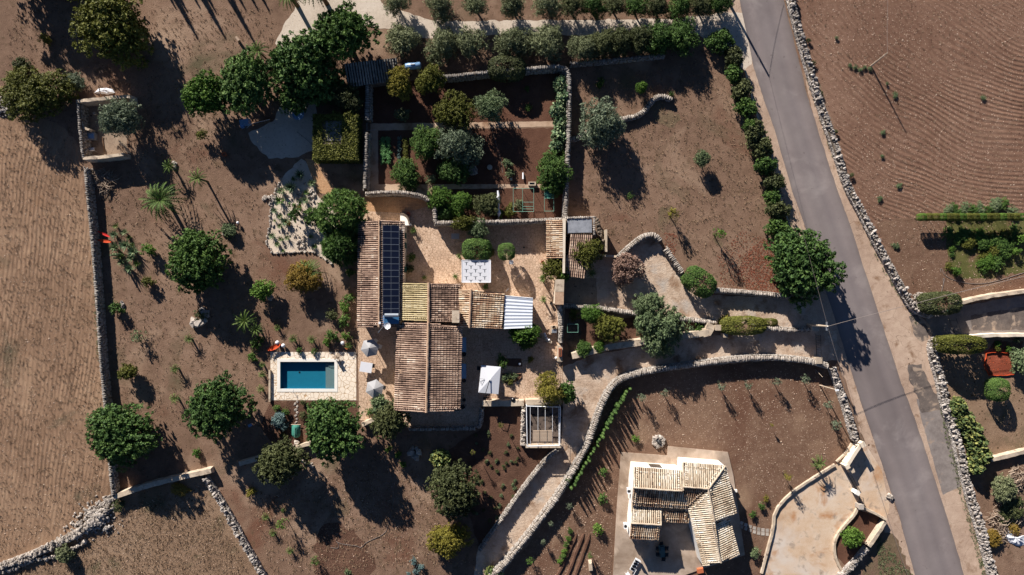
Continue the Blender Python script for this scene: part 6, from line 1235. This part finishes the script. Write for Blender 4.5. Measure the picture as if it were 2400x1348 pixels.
wl = MB().prism([P(*a)[:2] for a in ((1232,1043,1.0),(1316,1043,1.0),(1316,1050,1.0),(1232,1050,1.0))], 0, 1.0).build('pergola_wall', M['mortar']); tag(wl, 'white topped low wall on the south side of the steel pergola', 'wall')
# green mesh tent
w = P(695,1010); t = thing('mesh_tent', (w[0], w[1], 0), 'green turtle shaped mesh cover at the end of the stepping stones', 'cover'); m = MB(); V = []; F = []
for i in range(9):
    s_ = i/8; y = .95-1.9*s_; hw = .65*(1-max(0, s_-.75)**2*9); 
    for j in range(7): u = (j/6*2-1); V.append((w[0]+u*max(hw,.25), w[1]+y, .08+.75*math.cos(u*1.4)*(1-.5*(abs(s_-.5)*2)**3)))
for i in range(8):
    for j in range(6): F.append((i*7+j, (i+1)*7+j, (i+1)*7+j+1, i*7+j+1))
m.add(V, F, [random.random() for _ in F]); m.build('mesh', M['greenmesh'], t); MB().tube([(w[0]-.7, w[1]+.97, .3), (w[0]+.7, w[1]+.97, .3)], .05).build('front_bar', M['cover'], t); MB().tube([(w[0], w[1]+.9, .84), (w[0], w[1]-.8, .84)], .03).build('ridge_rod', M['greenframe'], t)
# net frames in the berry plot
def netframe(xs, ys, z, label):
    t = thing('net_frame', P((xs[0]+xs[-1])/2, (ys[0]+ys[-1])/2), label, 'frame')
    for y in ys: MB().tube([P(xs[0], y, z), P(xs[-1], y, z)], .025, 4).build('cross_bar', M['greenframe'], t)
    for x in xs: MB().tube([P(x, ys[0], z), P(x, ys[-1], z)], .025, 4).build('side_bar', M['greenframe'], t)
    for x in (xs[0], xs[-1]):
        for y in (ys[0], ys[-1]): a = P(x, y, z); MB().tube([(a[0], a[1], 0), a], .025, 4).build('post', M['greenframe'], t)
    return t
netframe([1225,1251],[442,474,484,490,496],1.6,'pale green net frame in the middle of the berry plot')
t = netframe([1276,1298],[442,457,465,495],1.6,'pale green net frame beside the fig branches'); m = MB(); q = [P(1277,443,1.5), P(1298,443,1.5), P(1298,464,1.5), P(1277,464,1.5)]; m.add(q, [(0,3,2,1)]); m.build('net', M['greenmesh'], t)
netframe([1203,1225],[442,496],1.5,'thin rusty wire frame left of the green net frames')
t = netframe([1330,1355],[760,779],1.6,'small white metal frame in the narrow garden by the courtyard wall')
# wrapped white figure
w = P(1168,478,1.0); t = thing('wrapped_parasol', P(1168,478), 'long closed white parasol lying along its pole among the bushes', 'parasol'); pts = [P(1167,447,1.2), P(1168,458,1.25), P(1167,466,1.3), P(1169,478,1.3), P(1168,490,1.25), P(1170,500,1.2), P(1169,508,1.1)]
MB().tube(pts, [.12,.2,.34,.16,.14,.3,.08], 9).build('canopy', M['whitecanvas'], t); MB().tube([P(1169,506,1.1), P(1169,514,.6)], .03).build('pole', M['alu'], t); MB().box((*P(1169,512)[:2], .3), (.3,.3,.6)).build('base', M['mortar'], t)
# blue tank
t = thing('water_tank', P(968,156), 'pale blue cylindrical water tank lying beside the corrugated shed', 'tank'); a, b_ = P(949,157,2.0), P(987,153,2.0); d = (b_-a); MB().tube([a+d*.0, a+d*.03, a+d*.08, a+d*.92, a+d*.97, b_], [.18,.40,.5,.5,.40,.18], 16).build('tank', M['blue'], t, smooth=True)
MB().tube([P(962,151,2.52), P(972,150,2.55)], .06, 6).build('valve_rail', M['whitepaint'], t)
for f_ in (.25,.75): p_ = a+d*f_; MB().box((p_[0], p_[1], .75), (.3,.8,1.5)).build('support', M['mortar'], t)
# trailer of timber and boat-like tarp under carobs
t = thing('timber_stack', P(612,288), 'row of long dark timbers at the edge of the gravel yard', 'timber')
for k in range(4): MB().tube([P(590,289+k*2,.2+.1*(k % 2)), P(634,279+k*2,.2+.1*(k % 2))], .07, 6).build('beam', M['wood'], t)
o = MB().box(P(574,287,.4), (1.5,.9,.8), .2, .85).build('blue_box', M['blue']); MB().box(P(568,296,.3), (.5,.5,.5), .4).build('bucket', M['blue'], o); tag(o, 'blue plastic box in shade beside the row of timbers', 'box')
o = MB().lathe(P(700,268,0), [(.7,0),(.9,.25),(.6,.3)],14).build('dark_tub', M['blue']); tag(o, 'dark round tub on the shaded gravel yard', 'tub')
o = MB().tube([P(578,300,.6), P(590,290,1.0), P(632,280,1.0)], .03, 4).build('handrail', M['alu']); tag(o, 'thin metal rail above the row of timbers', 'rail')
# ruin
for px, l, w_ in (([(181,236),(185,290),(190,345),(194,370)],'west wall of the roofless ruin with dry stone facing',.55),([(181,237),(230,232),(262,228),(304,226)],'north wall of the roofless ruin under the white tarp',.5),([(194,371),(240,368),(289,362)],'south wall of the roofless ruin',.5)): wall(px, w_, 2.0, 'cope' if 'west' in l else 'flat', l, name='ruin_wall')
wall([(304,228),(308,245)], .4, 1.6, 'flat', 'broken north east stub of the roofless ruin', name='ruin_wall')
wall([(186,296),(208,304)], .35, 1.6, 'flat', 'short cross wall inside the roofless ruin', name='ruin_wall'); wall([(278,330),(291,346),(299,358)], .18, .8, 'flat', 'thin crooked wall remnant below the olive in the ruin', name='ruin_wall')
w = P(213,319,.7); t = thing('washing_sink', (w[0], w[1], 0), 'grey washing sink against the inner wall of the roofless ruin', 'sink'); MB().box((w[0], w[1], .4), (1.1,1.0,.8)).build('stand', M['alu'], t); MB().box((w[0]+.1, w[1], .83), (.7,.6,.06)).build('basin', M['blue'], t)
chair(217,350,.1,'white chair inside the roofless ruin','whitepaint'); o = MB().tube([P(240,322,.1), P(244,356,.1)], .07, 5).build('plank', M['wood']); tag(o, 'loose plank on the floor of the roofless ruin', 'plank'); o = MB().box(P(222,266,.3), (.3,.3,.5), .4).build('stone_block', M['whitestone']); tag(o, 'small stone block in the shaded part of the roofless ruin', 'stone')
w = P(232,204,2.5); t = thing('wooden_pole', P(240,242), 'leaning wooden pole at the north wall of the roofless ruin', 'pole'); MB().tube([P(240,243,0), P(231,200,3.2)], .06, 6).build('pole', M['wood'], t)
def tarp(pts, z, mat, label, rough=.25, name='tarp'):
    w = [P(*p) for p in pts]; cen = sum(w)/len(w); m = MB(); V = [cen+np.array((0,0,z*1.3))]; n = len(w)
    ring = densify(w, .3, .05); k = len(ring); V = [(cen[0], cen[1], z)]
    for f_ in (.35,.7,1.0):
        for p in ring: V.append((cen[0]+(p[0]-cen[0])*f_, cen[1]+(p[1]-cen[1])*f_, .03+(z*(1-f_)+random.uniform(0, rough)*(f_ < 1 or .3))))
    F = [(0, 1+i, 1+(i+1) % k) for i in range(k)]+[(1+r*k+i, 1+(r+1)*k+i, 1+(r+1)*k+(i+1) % k, 1+r*k+(i+1) % k) for r in (0,1) for i in range(k)]
    o = m.add(V, F, [random.random() for _ in F]).build(name, M[mat]); return tag(o, label, 'tarp')
tarp([(221,218),(232,208),(250,206),(264,209),(270,218),(256,222),(238,221)], .25, 'whitecanvas', 'crumpled white tarp on the ground north of the roofless ruin')
tarp([(2352,1232),(2360,1240),(2366,1256),(2385,1258),(2402,1254),(2404,1276),(2385,1280),(2366,1272),(2355,1258)], .4, 'whitecanvas', 'crumpled white sheet at the right edge beside the brush')
def twigs(cx, cy, rx, ry, n, label, mat='twig', name='brush_pile'):
    m = MB()
    for _ in range(n):
        a = random.random()*6.28; q = math.sqrt(random.random()); x, y = cx+rx*q*math.cos(a), cy+ry*q*math.sin(a); w = P(x, y, 0); b = random.random()*6.28; L = random.uniform(.5, 1.5); z = .1+random.random()*.7*(1-q*.6)
        m.tube([w+np.array((0,0,z)), w+np.array((math.cos(b)*L*.5, math.sin(b)*L*.5, z+random.uniform(.0,.3))), w+np.array((math.cos(b+.3)*L, math.sin(b+.3)*L, z-.05))], [.05,.04,.015], 4, random.random(), False)
    tag(m.build(name, M[mat]), label, 'brush pile')
twigs(240,417,30,16,190,'pile of grey dead branches south of the roofless ruin'); twigs(250,440,12,10,30,'few scattered branches below the branch pile')
twigs(2340,1225,22,45,200,'tangled grey brush along the right hand rubble wall'); twigs(2380,1120,26,24,120,'tangle of dead stems above the thorny brush'); twigs(2385,1200,22,22,90,'blue grey dead stems in the shaded scrub at the right edge'); twigs(2240,230,0,0,0,'') if 0 else None
# rock ring, well ring, pots of rocks
def rocks(cx, cy, r, n, sz, label, name='rock_ring', a0=0, a1=6.283, mat='whitestone', cat='rocks'):
    c = []; d = []
    for i in range(n): a = a0+(a1-a0)*i/n+random.uniform(-.1,.1); w = P(cx+r*math.cos(a), cy-r*math.sin(a)); s = random.uniform(*sz); c.append((w[0], w[1], s*.3)); d.append((s*1.2, s, s*.8))
    tag(MB().stones(c, d, rng.random(n)*6).build(name, M[mat]), label, cat)
rocks(468,741,16,8,(.7,1.2),'broken ring of big white rocks round a dark plant',a0=-2.6,a1=1.6); rocks(1543,1034,11,22,(.4,.65),'round white stone well ring above the small house')
rocks(1543,1034,7,14,(.3,.5),'inner circle of stones of the well ring','well_lining'); w = P(1544,1035); o = MB().lathe((w[0],w[1],0), [(.35,0),(.35,.4),(.2,.5),(.1,.9),(.02,1)],10).build('well_top', M['dark']); tag(o, 'dark iron top in the centre of the stone well ring', 'well')
rocks(534,547,7,5,(.4,.8),'long pale stones beside the grey agave like shrub',a0=1.5,a1=4); rocks(281,716,8,4,(.4,.6),'yellow and white rocks around the dark shrub near the west wall',a0=-1,a1=1.5); rocks(404,388,8,6,(.4,.6),'rocks and a dark log beside the small palm below the ruin',a0=-1,a1=1.5); rocks(634,697,4,5,(.3,.5),'white rocks below the bright green small tree'); rocks(740,672,6,5,(.4,.7),'white rocks and a white pot beside the rusty yellow bush'); rocks(702,458,6,9,(.3,.5),'pale rocks round the agave at the right of the cactus bed'); rocks(705,572,8,8,(.3,.5),'pale rocks in the lower cactus bed'); rocks(730,456,7,8,(.25,.5),'pale rocks beside the ochre path in the cactus bed'); rocks(972,1060,10,6,(.5,1.0),'big white blocks in the shade south of the farmhouse terrace'); rocks(355,1040,6,3,(.7,.9),'white blocks in the shade of the big carob on the west wall'); rocks(696,1044,8,4,(.5,.8),'pale rocks above the white topped wall below the green mesh tent'); rocks(1505,1245,0,0,(.1,.2),'') if 0 else None
# cactus bed rim
rim = [(659,422),(648,444),(639,464),(634,500),(632,533),(624,569),(641,594),(683,592),(735,590),(757,605),(781,618)]; c = []; d = []
for p, a in along([P(*q)[:2] for q in rim], .26): s = random.uniform(.16,.42); c.append((p[0]+random.gauss(0,.06), p[1]+random.gauss(0,.06), s*.3)); d.append((s, s*.9, s*.7))
tag(MB().stones(c, d, rng.random(len(c))*6).build('bed_rim', M['whitestone']), 'rim of white rocks round the west and south of the cactus bed', 'rocks')
c = []; d = []
for _ in range(120):
    x, y = random.uniform(635,760), random.uniform(420,600)
    if inpoly(x, y, [(659,422),(639,464),(634,533),(628,569),(641,590),(735,588),(750,569),(739,493),(741,453),(723,427),(706,400)]): w = P(x, y); s = random.uniform(.12,.4); c.append((w[0], w[1], s*.3)); d.append((s, s*.8, s*.7))
tag(MB().stones(c, d, rng.random(len(c))*6).build('bed_rocks', M['whitestone']), 'loose white rocks scattered inside the cactus bed', 'rocks', kind='stuff')
rocks(1108,400,9,40,(.2,.4),'grey gravel heap in the shaded vegetable garden'); rocks(1108,400,4,20,(.2,.4),'middle of the grey gravel heap in the shaded garden', 'gravel_heap')
o = MB().lathe(P(1148,393,0), [(.35,0),(.4,.3),(.1,.35)],10).build('stone_basin', M['mortar']); tag(o, 'round stone basin in the shaded vegetable garden', 'basin')
o = MB().tube([P(1226,405,.2), P(1226,420,.3)], .12, 8).build('white_pipe', M['whitepaint']); tag(o, 'short white pipe standing by the garden path', 'pipe'); o = MB().box(P(1198,420,.2), (.35,.35,.4)).build('small_box', M['mortar']); tag(o, 'small pale box at the edge of the garden path', 'box')
o = MB().box(P(1247,431,.25), (1.1,.55,.5)).build('water_trough', M['mortar']); MB().box(P(1247,430,.51), (.7,.25,.02)).build('water', M['window'], o); tag(o, 'square masonry trough on the garden path above the net frames', 'trough')
o = MB().box(P(863,277,1.0), (.5,.3,.3)).build('yellow_box', M['straw']); tag(o, 'small yellow box on the garden wall end', 'box')
t = thing('garden_gate', P(861,296), 'small iron gate between the vine hut and the vegetable garden', 'gate'); f = MB(); f.tube([P(860,288,1.1), P(860,306,1.1)], .03); f.tube([P(860,306,1.1), P(882,304,1.1)], .02); f.build('frame', M['alu'], t)
# blue chair near carob, jars
o = MB().box(P(586,997,.5), (.6,.4,.05), .5).build('blue_board', M['blue']); tag(o, 'pale blue board in the shade of the carob south west of the pool', 'board'); pot(526,362,.35,'red terracotta jar in the shade of the round fresh green tree'); o = MB().tube([P(554,88,.3), P(561,97,.6)], .22, 8).build('white_log', M['twig']); tag(o, 'short whitish log standing alone in the upper west garden', 'log'); rocks(177,80,5,5,(.3,.6),'pale stones in the dark shade at the top left')
# orange netted bed
pts = [(2310,828),(2330,826),(2371,827),(2374,855),(2375,878),(2350,880),(2316,880),(2306,858)]; w = [P(*p) for p in pts]; t = thing('netted_bed', P(2341,854), 'square vegetable bed fenced with bright orange netting', 'vegetable bed'); V = []; F = []
rg = densify(w, .5, .06); k = len(rg)
for z in (0,.2): V += [(p[0], p[1], z) for p in rg]
F = [(i, (i+1) % k, (i+1) % k+k, i+k) for i in range(k)]; MB().add(V, F, [random.random() for _ in F]).build('orange_net', M['orange'], t)
MB().tube([np.array((p[0], p[1],   .21)) for p in rg]+[np.array((rg[0][0], rg[0][1], .21))], .03, 4).build('top_band', M['orange'], t); MB().add([(p[0], p[1], .02) for p in rg][::-1], [tuple(range(k))], .4).build('red_soil', M['orangebed'], t)
# gates and piers
def pier(px, py, d, h, label, mat='mortar', rz=0):
    w = P(px, py, h); t = MB().box((w[0], w[1], h/2), (d, d, h), rz).build('gate_pier', M[mat]); MB().box((w[0], w[1], h+.06), (d+.12, d+.12, .12), rz).build('capstone', M[mat], t); tag(t, label, 'gate pier')
pier(1911,768,.9,1.6,'stone pier where the wall between the lanes ends beside the pole'); pier(1919,845,.8,1.6,'stone pier on the long ribbed wall at the lower lane gate'); pier(2022,1042,.6,1.9,'pale pier at the road end of the gate wall','plaster',.5); pier(1986,1094,.5,1.7,'pale pier at the driveway end of the gate wall','plaster',.5); pier(1996,1103,.6,1.0,'low box pier beside the driveway gate','mortar',.4); pier(2010,1155,.55,1.2,'white pier in the middle of the driveway entrance','white',-.5); pier(2018,1188,.6,1.2,'pale pier at the corner of the red soil planter','whitestone'); pier(1683,768,.7,1.6,'tall pier at the east end of the narrow tree garden'); pier(1700,786,.5,1.4,'small pier beside the long low clipped bush')
def bargate(a, b, h, label, n=7, mat='dark'):
    A, B = P(*a, 0), P(*b, 0); t = thing('metal_gate', (A+B)/2, label, 'gate'); f = MB(); f.tube([A+np.array((0,0,h)), B+np.array((0,0,h))], .04); f.tube([A+np.array((0,0,.15)), B+np.array((0,0,.15))], .04); f.build('rail', M[mat], t)
    for k in range(n): p = A+(B-A)*(k+.5)/n; MB().tube([p+np.array((0,0,.1)), p+np.array((0,0,h))], .022, 4).build('bar', M[mat], t)
bargate((1911,783),(1913,838),1.7,'dark metal gate across the lower lane beside the road',10); bargate((1984,1108),(2006,1148),1.5,'metal sliding gate across the pale driveway',9); bargate((2012,1160),(2016,1182),1.3,'narrow metal gate beside the pale driveway',5); bargate((2222,745),(2236,782),1.8,'barred gate across the side road entrance',3)
o = MB().tube([P(2214,731,.8), P(2226,726,.9), P(2252,722,.9)], [.12,.1,.06], 6).build('gate_arm', M['greenframe']); tag(o, 'pale green gate arm beside the clipped bush at the side road', 'gate arm')
rocks(2170,740,0,0,(1,1),'') if 0 else None
# utility poles, lamp, wires
def pole(base, top, z, label, arm=True, r=.11):
    a, b_ = P(*base, 0), P(*top, z); t = thing('utility_pole', a, label, 'utility pole'); MB().tube([a, a+(b_-a)*.5, b_], [r*1.3, r, r*.75], 8).build('pole', M['mortar'], t)
    if arm: MB().box(b_+np.array((0,0,-.3)), (.2,1.2,.12)).build('crossarm', M['alu'], t); MB().lathe(b_+np.array((0,0,-.1)), [(.06,0),(.09,.1),(.04,.2)],8).build('insulator', M['white'], t)
    return b_
top = pole((1893,761),(1940,765),6.6,'utility pole beside the lower lane gate with wires fanning out',r=.15)
top2 = pole((2041,155),(2080,124),5.0,'thin wooden pole in the ploughed field casting a very long shadow',False,.10)
top3 = pole((1711,12),(1739,-24),5.2,'thick pole beside the top of the road whose shadow lies across the asphalt',False,.17)
def wire(pts, label, r=.018): tag(MB().tube(pts, r, 4).build('overhead_wire', M['hose']), label, 'wire')
def sag(a, b_, s, n=10): a, b_ = np.array(a), np.array(b_); return [a+(b_-a)*i/n-np.array((0,0,s*4*(i/n)*(1-i/n))) for i in range(n+1)]
wire(sag(top, top3, .3), 'overhead wire running along the road between the two poles over the huge carob', .016); wire(sag(top, P(2560,610,7.5), 1.0), 'overhead wire crossing the road from the utility pole', .03); wire(sag(top, P(2160,1440,5.8), .8), 'overhead wire running down the left side of the road')
wire(sag(top2, P(2086,-90,5.2), .3), 'overhead wire running up from the thin pole in the ploughed field'); wire(sag(top3, P(1775,-200,5.2), .1), 'thin wire running north from the thick pole at the top of the road', .025)
t = thing('lamp_post', P(1921,903), 'pale street lamp post leaning over the ploughed plot beside the road', 'street lamp'); MB().tube([P(1921,903,0), P(1964,915,5.6)], [.09,.06], 8).build('post', M['mortar'], t); MB().box(P(1962,914.5,5.6), (.5,.22,.12)).build('lamp_head', M['whitepaint'], t)
t = thing('thin_post', P(1912,866), 'thin pale stick leaning inside the long ribbed wall near the road', 'post'); MB().tube([P(1911,866,0), P(1928,884,1.9)], .03, 5).build('stick', M['mortar'], t)
o = MB().tube([P(1229,690,.5)*0+P(1186,683,3.0), P(1192,676,3.2)], .03, 4).build('roof_pipe', M['alu']); tag(o, 'thin pipe sticking out of the east end of the farmhouse roof', 'pipe')
o = MB().tube([P(1213,650,1.2), P(1229,634,1.2)], .03, 4).build('sun_shade_pole', M['alu']); tag(o, 'slanting pale pole beside the shadow of the clipped tree', 'pole')
# hoses
def hose(pts, label, r=.035, mat='hose'):
    w = smooth_line([P(*p) for p in pts], 2); tag(MB().tube([np.array((p[0], p[1], .05)) for p in w], r, 5).build('garden_hose', M[mat]), label, 'hose')
hose([(2205,638),(2203,630),(2207,630),(2212,645),(2235,657),(2262,664),(2300,666),(2340,658),(2400,639)], 'long grey hose curving south of the kitchen garden'); hose([(2206,685),(2212,660),(2214,652),(2209,654),(2211,664)], 'short grey hose loop left of the long hose')
hose([(775,1283),(795,1286),(792,1270),(786,1268),(800,1275),(838,1279),(846,1285),(858,1270),(895,1255),(905,1245)], 'pale hose looping over the mulch patch'); hose([(905,1245),(918,1200),(925,1160),(915,1110),(900,1060)], 'pale hose running up through the tree shadow', .025); hose([(650,1085),(600,1060),(620,1010)], 'hose behind the dark round tree') if 0 else None
hose([(697,310),(720,328),(733,340)], 'pale hose on the shaded gravel yard'); hose([(1150,290),(1160,330),(1175,375),(1178,405)], 'thin hose through the walled vegetable garden', .025)
# furrows with raised ridges near the bottom
for k, (xa, ya, xb, yb) in enumerate(((1352,1250,1302,1360),(1368,1250,1325,1360),(1382,1252,1345,1360))):
    pts = [P(xa+(xb-xa)*i/10+random.uniform(-1,1), ya+(yb-ya)*i/10, .0) for i in range(11)]; o = MB().tube(pts, [.12]+[random.uniform(.22,.3) for _ in range(9)]+[.12], 6).build('soil_ridge', M['bed']); o['kind'] = 'structure'
for i, (x, y) in enumerate(((1337,1245),(1333,1262),(1328,1275),(1323,1290),(1318,1303),(1313,1316))): shr(x, y, 8, 'bright' if i % 2 else 'green', f'{words[i]} plant from the top in the planted furrow left of the soil ridges', cat='vegetable plant', name='vegetable_plant', h=.7)
tag(MB().box(P(1127,963,.1)*0+np.array((*P(1640,1335)[:2],.3)), (1.0,.8,.5), .2, .8).build('cement_planter', M['terracotta']), 'reddish planter at the south edge of the small house terrace', 'planter')
o = MB().box(P(1724,1150,.25), (.35,.35,.5)).build('drain_post', M['white']); tag(o, 'small white post at the east edge of the small house terrace', 'post')
